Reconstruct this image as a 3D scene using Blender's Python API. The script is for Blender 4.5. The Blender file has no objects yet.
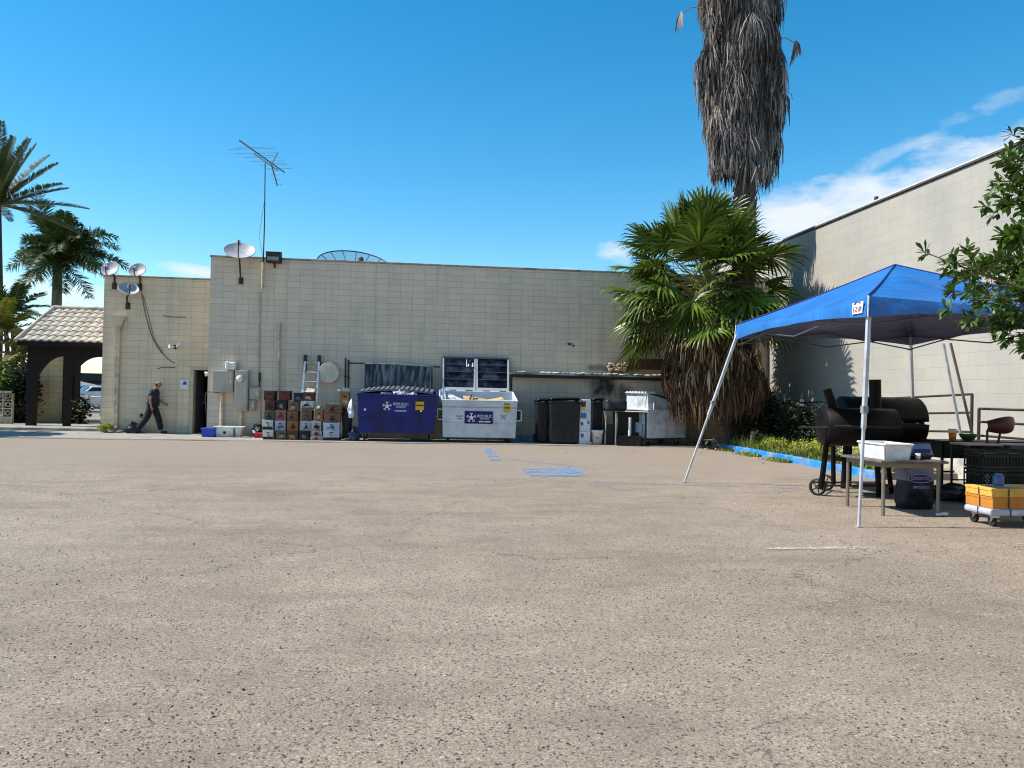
import bpy, bmesh, math, random
from mathutils import Vector, Matrix, noise
C = bpy.context.scene
COL = C.collection
rad = math.radians
V = Vector
rnd = random.Random(7)

# ------------------------------------------------------------------ camera
CAM_Z = 1.6
YAW, PITCH, ROLL, FPX = rad(6.6), rad(0.63), rad(1.25), 770.0
F0 = V((math.sin(YAW), math.cos(YAW), 0)); R0 = V((math.cos(YAW), -math.sin(YAW), 0))
FW = F0 * math.cos(PITCH) + V((0, 0, 1)) * math.sin(PITCH)
U0 = R0.cross(FW)
RT = R0 * math.cos(ROLL) + U0 * math.sin(ROLL)
UP = U0 * math.cos(ROLL) - R0 * math.sin(ROLL)
EYE = V((0, 0, CAM_Z))
cam_d = bpy.data.cameras.new('camera'); cam = bpy.data.objects.new('camera', cam_d); COL.objects.link(cam)
m = Matrix((RT, UP, -FW)).transposed().to_4x4(); m.translation = EYE
cam.matrix_world = m
cam_d.sensor_width = 36; cam_d.lens = FPX / 1024 * 36; cam_d.clip_start = 0.05; cam_d.clip_end = 3000
C.camera = cam

def ray(px, py): return (FW * FPX + RT * (px - 512) - UP * (py - 384)).normalized()
def G(px, py, z=0.0):
    d = ray(px, py); return EYE + d * ((z - CAM_Z) / d.z)
def PY(px, py, y):
    d = ray(px, py); return EYE + d * (y / d.y)
def PX(px, py, x):
    d = ray(px, py); return EYE + d * (x / d.x)
def PD(px, py, depth):
    d = ray(px, py); return EYE + d * (depth / d.dot(FW))
def cam2w(r, d, z=0.0):
    return V((r * R0.x + d * F0.x, r * R0.y + d * F0.y, z))

# ------------------------------------------------------------------ nodes / materials
MATS = {}
def new_mat(name):
    mt = bpy.data.materials.new(name); mt.use_nodes = True
    nt = mt.node_tree; b = nt.nodes['Principled BSDF']
    return mt, nt, b
def N(nt, t, **kw):
    n = nt.nodes.new(t)
    for k, v in kw.items(): setattr(n, k, v)
    return n
def ramp(nt, src, p0, c0, p1, c1, mid=None):
    r = N(nt, 'ShaderNodeValToRGB'); e = r.color_ramp.elements
    e[0].position = p0; e[0].color = (*c0, 1); e[1].position = p1; e[1].color = (*c1, 1)
    if mid:
        x = e.new(mid[0]); x.color = (*mid[1], 1)
    nt.links.new(src, r.inputs[0]); return r.outputs[0]
def mixc(nt, f, a, b, mode='MIX'):
    x = N(nt, 'ShaderNodeMix', data_type='RGBA', blend_type=mode)
    if isinstance(f, (int, float)): x.inputs[0].default_value = f
    else: nt.links.new(f, x.inputs[0])
    for s, v in ((6, a), (7, b)):
        if isinstance(v, tuple): x.inputs[s].default_value = (*v, 1)
        else: nt.links.new(v, x.inputs[s])
    return x.outputs[2]
def mth(nt, op, a, b=None):
    x = N(nt, 'ShaderNodeMath', operation=op)
    for s, v in ((0, a), (1, b)):
        if v is None: continue
        if isinstance(v, (int, float)): x.inputs[s].default_value = v
        else: nt.links.new(v, x.inputs[s])
    return x.outputs[0]
def tex(nt, vec, kind='noise', scale=5, detail=4, rough=.55, stretch=None, feature=None):
    if stretch:
        mp = N(nt, 'ShaderNodeMapping'); mp.inputs['Scale'].default_value = stretch
        nt.links.new(vec, mp.inputs[0]); vec = mp.outputs[0]
    if kind == 'noise':
        t = N(nt, 'ShaderNodeTexNoise'); t.inputs['Scale'].default_value = scale
        t.inputs['Detail'].default_value = detail; t.inputs['Roughness'].default_value = rough
        nt.links.new(vec, t.inputs['Vector']); return t.outputs[0]
    t = N(nt, 'ShaderNodeTexVoronoi'); t.voronoi_dimensions = '2D'; t.inputs['Scale'].default_value = scale
    if feature: t.feature = feature
    nt.links.new(vec, t.inputs['Vector']); return t
def bump(nt, b, h, strength=.3, dist=.01):
    x = N(nt, 'ShaderNodeBump'); x.inputs['Strength'].default_value = strength; x.inputs['Distance'].default_value = dist
    nt.links.new(h, x.inputs['Height']); nt.links.new(x.outputs[0], b.inputs['Normal'])

def M(name, col, rough=.6, metal=0., var=.18, scale=6., bmp=.15, bd=.004, dirt=None, dirt_amt=.5, streak=False, island=False, trans=0., spec=.35, dscale=2.5):
    if name in MATS: return MATS[name]
    mt, nt, b = new_mat(name)
    tc = N(nt, 'ShaderNodeTexCoord').outputs['Object']
    n1 = tex(nt, tc, scale=scale, detail=5)
    lo = tuple(c * (1 - var) for c in col); hi = tuple(min(1, c * (1 + var)) for c in col)
    c = ramp(nt, n1, .3, lo, .7, hi)
    if island:
        g = N(nt, 'ShaderNodeNewGeometry').outputs['Random Per Island']
        k = ramp(nt, g, 0, (1 - island,) * 3, 1, (1 + island * 1.1, 1 + island * .8, 1 + island * .3), mid=(.6, (1, 1, 1)))
        c = mixc(nt, 1., c, k, 'MULTIPLY')
    if dirt:
        n2 = tex(nt, tc, scale=dscale, detail=6, rough=.65, stretch=(3, 3, .35) if streak else None)
        f = ramp(nt, n2, .5 - .12 * dirt_amt, (0, 0, 0), .78 - .2 * dirt_amt, (1, 1, 1))
        c = mixc(nt, f, c, dirt)
    nt.links.new(c, b.inputs['Base Color'])
    b.inputs['Roughness'].default_value = rough; b.inputs['Metallic'].default_value = metal
    b.inputs['Specular IOR Level'].default_value = spec
    if rough < .7:
        rr = ramp(nt, n1, .2, (max(.05, rough - .08),) * 3, .8, (min(1, rough + .14),) * 3)
        nt.links.new(rr, b.inputs['Roughness'])
    if bmp: bump(nt, b, tex(nt, tc, scale=scale * 7, detail=4), bmp, bd)
    if trans:
        ts = N(nt, 'ShaderNodeBsdfTranslucent'); nt.links.new(c, ts.inputs[0])
        mx = N(nt, 'ShaderNodeMixShader'); mx.inputs[0].default_value = trans
        nt.links.new(b.outputs[0], mx.inputs[1]); nt.links.new(ts.outputs[0], mx.inputs[2])
        nt.links.new(mx.outputs[0], nt.nodes['Material Output'].inputs[0])
    MATS[name] = mt; return mt

def block_mat(name, col, mortar, axis='XZ', w=.406, h=.203, joint=.011, var=.05, stain=(.30, .26, .2), stain_amt=.45, soot=None, bond=0.):
    if name in MATS: return MATS[name]
    mt, nt, b = new_mat(name)
    tc = N(nt, 'ShaderNodeTexCoord').outputs['Object']
    sp = N(nt, 'ShaderNodeSeparateXYZ'); nt.links.new(tc, sp.inputs[0])
    cb = N(nt, 'ShaderNodeCombineXYZ')
    nt.links.new(sp.outputs[axis[0]], cb.inputs[0]); nt.links.new(sp.outputs['Z'], cb.inputs[1])
    br = N(nt, 'ShaderNodeTexBrick'); br.offset = bond; br.squash = 1
    br.inputs['Scale'].default_value = 1; br.inputs['Brick Width'].default_value = w; br.inputs['Row Height'].default_value = h
    br.inputs['Mortar Size'].default_value = joint / 2; br.inputs['Mortar Smooth'].default_value = .3
    br.inputs['Color1'].default_value = (*[c * (1 - var) for c in col], 1); br.inputs['Color2'].default_value = (*[c * (1 + var) for c in col], 1)
    br.inputs['Mortar'].default_value = (*mortar, 1); br.inputs['Bias'].default_value = 0
    nt.links.new(cb.outputs[0], br.inputs['Vector'])
    n1 = tex(nt, tc, scale=.55, detail=6, rough=.6)
    c = mixc(nt, 1., br.outputs['Color'], ramp(nt, n1, .3, (.86, .87, .9), .7, (1.06, 1.04, 1.0)), 'MULTIPLY')
    n2 = tex(nt, tc, scale=1.1, detail=7, rough=.65, stretch=(3.2, 3.2, .22))
    f = mth(nt, 'MULTIPLY', ramp(nt, n2, .52, (0, 0, 0), .78, (1, 1, 1)), stain_amt)
    c = mixc(nt, f, c, stain)
    # splash dirt low on the wall, with a ragged edge
    zz = mth(nt, 'ADD', sp.outputs['Z'], mth(nt, 'MULTIPLY', tex(nt, tc, scale=3, detail=6), .9))
    f2 = mth(nt, 'MULTIPLY', ramp(nt, zz, .45, (1, 1, 1), .95, (0, 0, 0)), .55)
    c = mixc(nt, f2, c, tuple(x * .75 for x in stain))
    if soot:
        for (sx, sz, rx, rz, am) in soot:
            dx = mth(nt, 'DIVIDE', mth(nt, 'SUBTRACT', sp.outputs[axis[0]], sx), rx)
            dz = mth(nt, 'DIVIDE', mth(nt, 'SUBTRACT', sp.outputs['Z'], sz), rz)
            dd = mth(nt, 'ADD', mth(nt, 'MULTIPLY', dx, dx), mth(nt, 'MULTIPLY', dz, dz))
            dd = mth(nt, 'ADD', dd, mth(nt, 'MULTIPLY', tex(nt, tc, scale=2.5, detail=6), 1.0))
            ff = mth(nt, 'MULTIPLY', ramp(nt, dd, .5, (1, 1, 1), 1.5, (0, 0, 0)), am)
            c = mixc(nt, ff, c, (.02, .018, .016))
    nt.links.new(c, b.inputs['Base Color']); b.inputs['Roughness'].default_value = .85
    b.inputs['Specular IOR Level'].default_value = .25
    hgt = mth(nt, 'ADD', mth(nt, 'MULTIPLY', br.outputs['Fac'], -1.0), mth(nt, 'MULTIPLY', tex(nt, tc, scale=45, detail=4), .25))
    bump(nt, b, hgt, .5, .006)
    MATS[name] = mt; return mt

# ------------------------------------------------------------------ mesh builder
class MB:
    def __init__(s): s.v = []; s.f = []; s.sm = []
    def add(s, vs, fs, smooth=False):
        o = len(s.v); s.v += [V(x) for x in vs]
        for f in fs: s.f.append([i + o for i in f]); s.sm.append(smooth)
        return s
    def box(s, x0, x1, y0, y1, z0, z1, xf=None):
        vs = [V((x, y, z)) for z in (z0, z1) for y in (y0, y1) for x in (x0, x1)]
        if xf: vs = [xf @ v for v in vs]
        return s.add(vs, [(0, 2, 3, 1), (4, 5, 7, 6), (0, 1, 5, 4), (2, 6, 7, 3), (0, 4, 6, 2), (1, 3, 7, 5)])
    def quadbox(s, pts, thick):
        # pts = 4 corner loop, extruded by vector
        a = [V(p) for p in pts]; b = [p + V(thick) for p in a]; n = len(a)
        fs = [tuple(range(n))[::-1], tuple(range(n, 2 * n))] + [(i, (i + 1) % n, (i + 1) % n + n, i + n) for i in range(n)]
        return s.add(a + b, fs)
    def cyl(s, p0, p1, r0, r1=None, n=12, caps=True, smooth=True):
        r1 = r0 if r1 is None else r1
        p0, p1 = V(p0), V(p1); d = (p1 - p0)
        if d.length < 1e-6: return s
        d.normalize(); a = d.orthogonal().normalized(); b = d.cross(a)
        vs = []
        for p, r in ((p0, r0), (p1, r1)):
            for i in range(n):
                t = 2 * math.pi * i / n; vs.append(p + a * math.cos(t) * r + b * math.sin(t) * r)
        s.add(vs, [(i, (i + 1) % n, (i + 1) % n + n, i + n) for i in range(n)], smooth)
        if caps:
            s.add([v.copy() for v in vs[:n]], [tuple(range(n))[::-1]]); s.add([v.copy() for v in vs[n:]], [tuple(range(n))])
        return s
    def tube(s, pts, r, n=8, r1=None):
        pts = [V(p) for p in pts]; k = len(pts); rings = []
        a = None
        for i, p in enumerate(pts):
            d = (pts[min(i + 1, k - 1)] - pts[max(i - 1, 0)]).normalized()
            if a is None: a = d.orthogonal().normalized()
            else: a = (a - d * a.dot(d)).normalized()
            b = d.cross(a); rr = r if r1 is None else r + (r1 - r) * i / (k - 1)
            rings.append([p + a * math.cos(2 * math.pi * j / n) * rr + b * math.sin(2 * math.pi * j / n) * rr for j in range(n)])
        fs = [(i * n + j, i * n + (j + 1) % n, (i + 1) * n + (j + 1) % n, (i + 1) * n + j) for i in range(k - 1) for j in range(n)]
        vs = [x for r_ in rings for x in r_]
        s.add(vs, fs, True); s.add([x.copy() for x in rings[0]], [tuple(range(n))[::-1]]); s.add([x.copy() for x in rings[-1]], [tuple(range(n))])
        return s
    def lathe(s, prof, c=(0, 0, 0), n=20, axis=None, cap=True):
        # prof: (r, z) list, axis: direction
        z = V(axis).normalized() if axis else V((0, 0, 1)); a = z.orthogonal().normalized() if axis else V((1, 0, 0)); b = z.cross(a)
        c = V(c); vs = [c + z * h + (a * math.cos(2 * math.pi * i / n) + b * math.sin(2 * math.pi * i / n)) * r for r, h in prof for i in range(n)]
        fs = [(k * n + i, k * n + (i + 1) % n, (k + 1) * n + (i + 1) % n, (k + 1) * n + i) for k in range(len(prof) - 1) for i in range(n)]
        s.add(vs, fs, True)
        return s
    def rock(s, c, r, sq=(1, 1, 1), rg=None, jit=.25):
        rg = rg or rnd
        t = (1 + 5 ** .5) / 2
        vs = [(-1, t, 0), (1, t, 0), (-1, -t, 0), (1, -t, 0), (0, -1, t), (0, 1, t), (0, -1, -t), (0, 1, -t), (t, 0, -1), (t, 0, 1), (-t, 0, -1), (-t, 0, 1)]
        fs = [(0, 11, 5), (0, 5, 1), (0, 1, 7), (0, 7, 10), (0, 10, 11), (1, 5, 9), (5, 11, 4), (11, 10, 2), (10, 7, 6), (7, 1, 8), (3, 9, 4), (3, 4, 2), (3, 2, 6), (3, 6, 8), (3, 8, 9), (4, 9, 5), (2, 4, 11), (6, 2, 10), (8, 6, 7), (9, 8, 1)]
        k = r / 1.9; c = V(c)
        return s.add([c + V((x * sq[0], y * sq[1], z * sq[2])) * k * rg.uniform(1 - jit, 1 + jit) for x, y, z in vs], fs)
    def build(s, name, mat, parent=None, bevel=0, xf=None, solid=0, seg=1):
        org = V((0, 0, 0)); p = parent
        while p is not None: org = org + p.location; p = p.parent
        me = bpy.data.meshes.new(name)
        vs = [(xf @ v if xf else v) for v in s.v]
        me.from_pydata([tuple(v - org) for v in vs], [], s.f)
        me.polygons.foreach_set('use_smooth', s.sm)
        me.update()
        if mat: me.materials.append(mat)
        o = bpy.data.objects.new(name, me); COL.objects.link(o)
        if parent: o.parent = parent
        if bevel:
            b = o.modifiers.new('bevel', 'BEVEL'); b.width = bevel; b.segments = seg; b.limit_method = 'ANGLE'; b.angle_limit = rad(40)
        if solid:
            q = o.modifiers.new('solid', 'SOLIDIFY'); q.thickness = solid; q.offset = 0
        return o

def thing(name, loc, label, cat, group=None):
    o = bpy.data.objects.new(name, None); COL.objects.link(o); o.location = loc
    o.empty_display_size = .1
    o['label'] = label; o['category'] = cat
    if group: o['group'] = group
    return o
def tag(o, label, cat, group=None, kind=None):
    if label: o['label'] = label
    if cat: o['category'] = cat
    if group: o['group'] = group
    if kind: o['kind'] = kind
    return o
def struct(o, kind='structure'): o['kind'] = kind; return o
def rotz(c, a):
    c = V(c); return Matrix.Translation(c) @ Matrix.Rotation(a, 4, 'Z') @ Matrix.Translation(-c)

def text(s, size, org, right, up, mat, parent, name='lettering', depth=.003, fit=None, proud=.004):
    cu = bpy.data.curves.new('t', 'FONT'); cu.body = s; cu.size = size; cu.extrude = depth / 2; cu.align_x = 'CENTER'; cu.align_y = 'CENTER'
    ob = bpy.data.objects.new('t', cu); COL.objects.link(ob)
    dg = bpy.context.evaluated_depsgraph_get(); dg.update()
    me = bpy.data.meshes.new_from_object(ob.evaluated_get(dg)); bpy.data.objects.remove(ob)
    r = V(right).normalized(); u = V(up).normalized(); n = r.cross(u)
    sx = 1
    if fit:
        w = max(v.co.x for v in me.vertices) - min(v.co.x for v in me.vertices); sx = fit / w
    mb = MB(); mb.add([V(org) + r * v.co.x * sx + u * v.co.y + n * (v.co.z + proud) for v in me.vertices], [tuple(p.vertices) for p in me.polygons])
    bpy.data.meshes.remove(me)
    return mb.build(name, mat, parent)

# ------------------------------------------------------------------ world, sun
SUN_EL = rad(50); AZ = math.pi - rad(3.0)   # direction to sun in plan, from +X counter-clockwise
to_sun = V((math.cos(AZ) * math.cos(SUN_EL), math.sin(AZ) * math.cos(SUN_EL), math.sin(SUN_EL)))
sd = bpy.data.lights.new('sun', 'SUN'); sd.energy = 5.0; sd.angle = rad(.53); sd.color = (1, .95, .87)
so = bpy.data.objects.new('sun', sd); COL.objects.link(so); so.location = (0, 0, 40)
so.rotation_euler = (-to_sun).to_track_quat('-Z', 'Y').to_euler()
w = bpy.data.worlds.new('World'); C.world = w; w.use_nodes = True
nt = w.node_tree; bg = nt.nodes['Background']; bg.inputs[1].default_value = .115
sky = N(nt, 'ShaderNodeTexSky', sky_type='NISHITA'); sky.sun_disc = False; sky.sun_elevation = SUN_EL
sky.sun_rotation = math.atan2(to_sun.x, to_sun.y)
sky.air_density = 1.0; sky.dust_density = .05; sky.ozone_density = 2.2
hs = N(nt, 'ShaderNodeHueSaturation'); hs.inputs['Hue'].default_value = .487; hs.inputs['Saturation'].default_value = 1.42; hs.inputs['Value'].default_value = 1.14
nt.links.new(sky.outputs[0], hs.inputs['Color'])
tcw = N(nt, 'ShaderNodeTexCoord').outputs['Generated']
def cloud(px, py, sx, sy, ang, thr, seedoff, amt):
    # an elliptical bank of broken cloud round a direction of the sky
    d = ray(px, py); r = d.cross(V((0, 0, 1))).normalized(); u = r.cross(d)
    a = r * math.cos(ang) + u * math.sin(ang); b = u * math.cos(ang) - r * math.sin(ang)
    outs = []
    for ax, sc in ((a, sx), (b, sy)):
        dp = N(nt, 'ShaderNodeVectorMath', operation='DOT_PRODUCT'); nt.links.new(tcw, dp.inputs[0]); dp.inputs[1].default_value = ax
        x = mth(nt, 'DIVIDE', dp.outputs['Value'], sc); outs.append(mth(nt, 'MULTIPLY', x, x))
    dp = N(nt, 'ShaderNodeVectorMath', operation='DOT_PRODUCT'); nt.links.new(tcw, dp.inputs[0]); dp.inputs[1].default_value = d
    front = mth(nt, 'GREATER_THAN', dp.outputs['Value'], 0.2)
    e = mth(nt, 'SUBTRACT', 1.0, mth(nt, 'SQRT', mth(nt, 'ADD', *outs)))
    mp = N(nt, 'ShaderNodeMapping'); mp.inputs['Location'].default_value = (seedoff, 0, 0); mp.inputs['Scale'].default_value = (1, 1, 2.2)
    nt.links.new(tcw, mp.inputs[0])
    n = tex(nt, mp.outputs[0], scale=11, detail=9, rough=.6)
    k = mth(nt, 'ADD', e, mth(nt, 'MULTIPLY', mth(nt, 'SUBTRACT', n, .5), 2.6))
    k = ramp(nt, k, thr, (0, 0, 0), thr + .75, (1, 1, 1))
    return mth(nt, 'MULTIPLY', mth(nt, 'MULTIPLY', k, amt), front)
c = hs.outputs[0]
for args in ((930, 188, .26, .050, rad(21), .14, 3.1, .92), (800, 222, .13, .05, rad(12), .10, 9.7, .9), (60, 292, .11, .022, 0, .15, 5.5, .7), (617, 252, .035, .018, 0, .1, 1.3, .8),
             (566, 272, .02, .008, 0, .1, 2.3, .8), (200, 272, .05, .010, rad(-8), .15, 6.1, .8), (905, 150, .12, .016, rad(22), .25, 12.1, .5)):
    c = mixc(nt, cloud(*args), c, (5.6, 5.9, 6.3))
nt.links.new(c, bg.inputs[0])
C.view_settings.view_transform = 'Standard'; C.view_settings.look = 'None'; C.view_settings.exposure = .52; C.view_settings.gamma = 1
C.render.filter_size = 1.1; C.cycles.filter_width = 1.1
# ================================================================== THE SETTING
YB, YL, XR, XC, XRAMP = 25.8, 26.7, 12.0, 9.15, 10.9
# asphalt material
def ground_mat():
    mt, nt, b = new_mat('asphalt_mat')
    tc = N(nt, 'ShaderNodeTexCoord').outputs['Object']
    big = tex(nt, tc, scale=.28, detail=5, rough=.6)
    mid = tex(nt, tc, scale=1.6, detail=6, rough=.65, stretch=(1, 1.3, 1))
    fine = tex(nt, tc, scale=55, detail=6, rough=.8)
    c = ramp(nt, big, .3, (.285, .235, .186), .7, (.39, .33, .267))
    c = mixc(nt, 1., c, ramp(nt, mid, .28, (.80, .79, .78), .72, (1.16, 1.15, 1.13)), 'MULTIPLY')
    c = mixc(nt, 1., c, ramp(nt, fine, .34, (.58, .565, .56), .64, (1.30, 1.29, 1.28)), 'MULTIPLY')
    # worn aggregate: every stone its own tone
    v = tex(nt, tc, 'vor', scale=190)
    tone = N(nt, 'ShaderNodeSeparateColor'); nt.links.new(v.outputs['Color'], tone.inputs[0])
    c = mixc(nt, 1., c, ramp(nt, tone.outputs[0], 0, (.70, .69, .68), 1, (1.24, 1.22, 1.18)), 'MULTIPLY')
    va = tex(nt, tc, 'vor', scale=88); ta = N(nt, 'ShaderNodeSeparateColor'); nt.links.new(va.outputs['Color'], ta.inputs[0])
    c = mixc(nt, 1., c, ramp(nt, ta.outputs[2], 0, (.78, .77, .76), 1, (1.18, 1.17, 1.16)), 'MULTIPLY')
    # dark chips and pits
    wz = tex(nt, tc, scale=30, detail=3)
    vm = N(nt, 'ShaderNodeVectorMath', operation='ADD'); cw = N(nt, 'ShaderNodeCombineXYZ'); nt.links.new(mth(nt, 'MULTIPLY', wz, .05), cw.inputs[0]); nt.links.new(mth(nt, 'MULTIPLY', fine, .04), cw.inputs[1]); nt.links.new(tc, vm.inputs[0]); nt.links.new(cw.outputs[0], vm.inputs[1])
    v2 = tex(nt, vm.outputs[0], 'vor', scale=42)
    t2 = N(nt, 'ShaderNodeSeparateColor'); nt.links.new(v2.outputs['Color'], t2.inputs[0])
    pit = mth(nt, 'MULTIPLY', mth(nt, 'LESS_THAN', v2.outputs['Distance'], .26), mth(nt, 'LESS_THAN', t2.outputs[1], mth(nt, 'ADD', -.44, mth(nt, 'MULTIPLY', mid, 1.2))))
    c = mixc(nt, mth(nt, 'MULTIPLY', pit, .8), c, (.055, .042, .038))
    v3 = tex(nt, vm.outputs[0], 'vor', scale=24)
    t3 = N(nt, 'ShaderNodeSeparateColor'); nt.links.new(v3.outputs['Color'], t3.inputs[0])
    pit2 = mth(nt, 'MULTIPLY', mth(nt, 'LESS_THAN', v3.outputs['Distance'], .2), mth(nt, 'LESS_THAN', t3.outputs[0], .12))
    c = mixc(nt, mth(nt, 'MULTIPLY', pit2, .8), c, (.05, .04, .04))
    v4 = tex(nt, vm.outputs[0], 'vor', scale=30); t4 = N(nt, 'ShaderNodeSeparateColor'); nt.links.new(v4.outputs['Color'], t4.inputs[0])
    c = mixc(nt, mth(nt, 'MULTIPLY', mth(nt, 'MULTIPLY', mth(nt, 'LESS_THAN', v4.outputs['Distance'], .24), mth(nt, 'LESS_THAN', t4.outputs[2], .035)), .5), c, (.62, .57, .50))
    # oil stains and darker worn lanes
    st = tex(nt, tc, scale=.55, detail=7, rough=.7, stretch=(.5, 1.4, 1))
    c = mixc(nt, mth(nt, 'MULTIPLY', ramp(nt, st, .50, (0, 0, 0), .70, (1, 1, 1)), .50), c, (.155, .115, .085))
    # hairline cracks
    wv = N(nt, 'ShaderNodeVectorMath', operation='ADD'); cw2 = N(nt, 'ShaderNodeCombineXYZ')
    nt.links.new(mth(nt, 'MULTIPLY', tex(nt, tc, scale=1.1, detail=6, rough=.65), 1.6), cw2.inputs[0]); nt.links.new(mth(nt, 'MULTIPLY', tex(nt, tc, scale=.9, detail=6, rough=.65, stretch=(1, 1.1, 1)), 1.6), cw2.inputs[1])
    nt.links.new(tc, wv.inputs[0]); nt.links.new(cw2.outputs[0], wv.inputs[1])
    ed = tex(nt, wv.outputs[0], 'vor', scale=.21, feature='DISTANCE_TO_EDGE')
    ck = mth(nt, 'MULTIPLY', mth(nt, 'LESS_THAN', ed.outputs['Distance'], .0022), mth(nt, 'GREATER_THAN', tex(nt, tc, scale=.35, detail=3), .47))
    c = mixc(nt, mth(nt, 'MULTIPLY', ck, .6), c, (.06, .05, .045))
    # patch of darker relaid asphalt towards the buildings
    sp = N(nt, 'ShaderNodeSeparateXYZ'); nt.links.new(tc, sp.inputs[0])
    yy = mth(nt, 'ADD', sp.outputs['Y'], mth(nt, 'MULTIPLY', tex(nt, tc, scale=.6, detail=5), 5))
    f = mth(nt, 'MULTIPLY', ramp(nt, mth(nt, 'DIVIDE', yy, 40), .40, (0, 0, 0), .50, (1, 1, 1)), .75)
    c = mixc(nt, f, c, (.29, .235, .185))
    nt.links.new(c, b.inputs['Base Color']); b.inputs['Roughness'].default_value = .92; b.inputs['Specular IOR Level'].default_value = .2
    h = mth(nt, 'ADD', mth(nt, 'MULTIPLY', fine, .9), mth(nt, 'MULTIPLY', v.outputs['Distance'], -.35))
    h = mth(nt, 'SUBTRACT', h, mth(nt, 'MULTIPLY', pit, .6))
    bump(nt, b, h, .8, .010)
    return mt
S = 600
struct(MB().add([(-S, -60, 0), (S, -60, 0), (S, 900, 0), (-S, 900, 0)], [(0, 1, 2, 3)]).build('asphalt_lot', ground_mat()))
conc = M('concrete_pale', (.33, .305, .265), .9, var=.12, scale=3, bmp=.3, dirt=(.22, .19, .16), dirt_amt=.6)
conc_dark = M('concrete_dark', (.27, .25, .23), .9, var=.15, scale=3, bmp=.3, dirt=(.13, .11, .1), dirt_amt=.7)
# concrete apron along the buildings, ragged front edge
mb = MB(); pts = []
r_ = random.Random(3)
xs = [-34 + i * .45 for i in range(100)]
front = [23.62 + .06 * math.sin(x * .9) + r_.uniform(-.03, .03) for x in xs]
vs = [(x, f, .005) for x, f in zip(xs, front)] + [(x, 27.6, .005) for x in xs]; n = len(xs)
mb.add(vs, [(i, i + 1, n + i + 1, n + i) for i in range(n - 1)])
struct(mb.build('concrete_apron', conc))
# gutter line with old asphalt seam
mb = MB(); vs = [(x, f - .32 + .05 * math.sin(x * 2.3), .009) for x, f in zip(xs, front)] + [(x, f - .22 + .06 * math.sin(x * 1.7 + 1), .009) for x, f in zip(xs, front)]
mb.add(vs, [(i, i + 1, n + i + 1, n + i) for i in range(n - 1)])
struct(mb.build('asphalt_seam', M('seam', (.16, .14, .125), .9, var=.3, scale=4)))
# raised sidewalk on the far left
mb = MB().box(-60, PY(103, 400, YL).x - .02, 27.0, 33.5, -.05, .11)
struct(mb.build('sidewalk', conc, bevel=.02))
mb = MB().box(-60, 60, 60, 72, .01, .02)
struct(mb.build('road', M('road_mat', (.10, .10, .10), .9)))

def worn(name, col, lo, hi, sc=9):
    mt, nt, b = new_mat(name)
    tc = N(nt, 'ShaderNodeTexCoord').outputs['Object']
    n1 = tex(nt, tc, scale=sc, detail=8, rough=.75); n2 = tex(nt, tc, scale=1.5, detail=4)
    f = ramp(nt, mth(nt, 'ADD', mth(nt, 'MULTIPLY', n1, .65), mth(nt, 'MULTIPLY', n2, .35)), lo, (0, 0, 0), hi, (1, 1, 1))
    nt.links.new(ramp(nt, n1, .3, tuple(c * .8 for c in col), .7, tuple(min(1, c * 1.2) for c in col)), b.inputs['Base Color']); b.inputs['Roughness'].default_value = .9
    nt.links.new(f, b.inputs['Alpha']); return mt
blue_worn = worn('worn_blue_paint', (.13, .30, .52), .44, .64, 7); white_worn = worn('worn_white_paint', (.55, .52, .46), .44, .62, 16)
blue_faint = worn('faint_blue_paint', (.22, .30, .42), .45, .78, 9)
def patch(name, pxs, mat, z=.014):
    ps = [G(*p, z) for p in pxs]
    struct(MB().add(ps, [tuple(range(len(ps)))]).build(name, mat))
patch('painted_marking', [(482, 448), (490, 447.5), (502, 460), (490, 461)][::-1], blue_worn)
patch('painted_marking', [(520, 468), (572, 466.5), (590, 475.5), (531, 477)][::-1], blue_worn)
patch('painted_line', [(586, 480), (800, 486.3), (800, 488.3), (586, 481.6)][::-1], blue_faint)
patch('painted_line', [(506, 457.5), (586, 466), (586, 468), (506, 459)][::-1], blue_faint)
patch('painted_line', [(766, 547.2), (885, 546.2), (885, 548.6), (766, 549.2)][::-1], white_worn)
patch('painted_line', [(1016, 543), (1100, 542), (1100, 546), (1016, 546)][::-1], white_worn)
# planting bed with blue kerb
YK0 = 14.6
soil = M('soil', (.20, .16, .10), .95, var=.35, scale=7, bmp=.8, bd=.03, dirt=(.28, .25, .09), dirt_amt=.9)
mb = MB(); nx, ny = 12, 50
def soil_z(x, y): return .12 + .06 * noise.noise(V((x * 1.2, y * 1.2, 0))) + .10 * max(0, min(1, (x - XC - .2) / 1.4))
vs = [(XC + .15 + (XRAMP - XC - .12) * i / nx, YK0 + .1 + (YB - YK0 - .1) * j / ny) for j in range(ny + 1) for i in range(nx + 1)]
mb.add([(x, y, soil_z(x, y)) for x, y in vs], [(j * (nx + 1) + i, j * (nx + 1) + i + 1, (j + 1) * (nx + 1) + i + 1, (j + 1) * (nx + 1) + i) for j in range(ny) for i in range(nx)], True)
struct(mb.build('planting_bed', soil))
kb = M('kerb_blue_paint', (.012, .24, .66), .55, var=.2, scale=5, dirt=(.25, .27, .30), dirt_amt=.55, bmp=.35)
mb = MB()
y = YK0
while y < 23.6:
    L = 1.52; mb.box(XC, XC + .155, y + .006, min(y + L, 23.62), -.05, .165 + rnd.uniform(-.006, .006)); y += L
tag(mb.build('kerb', kb, bevel=.018, seg=2), 'bright blue painted concrete kerb edging the weedy planting bed', 'kerb')
tag(MB().box(XC + .157, XRAMP - .002, YK0, YK0 + .15, -.05, .15).build('kerb', conc_dark, bevel=.015), 'short unpainted grey kerb closing the near end of the planting bed', 'kerb')

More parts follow.
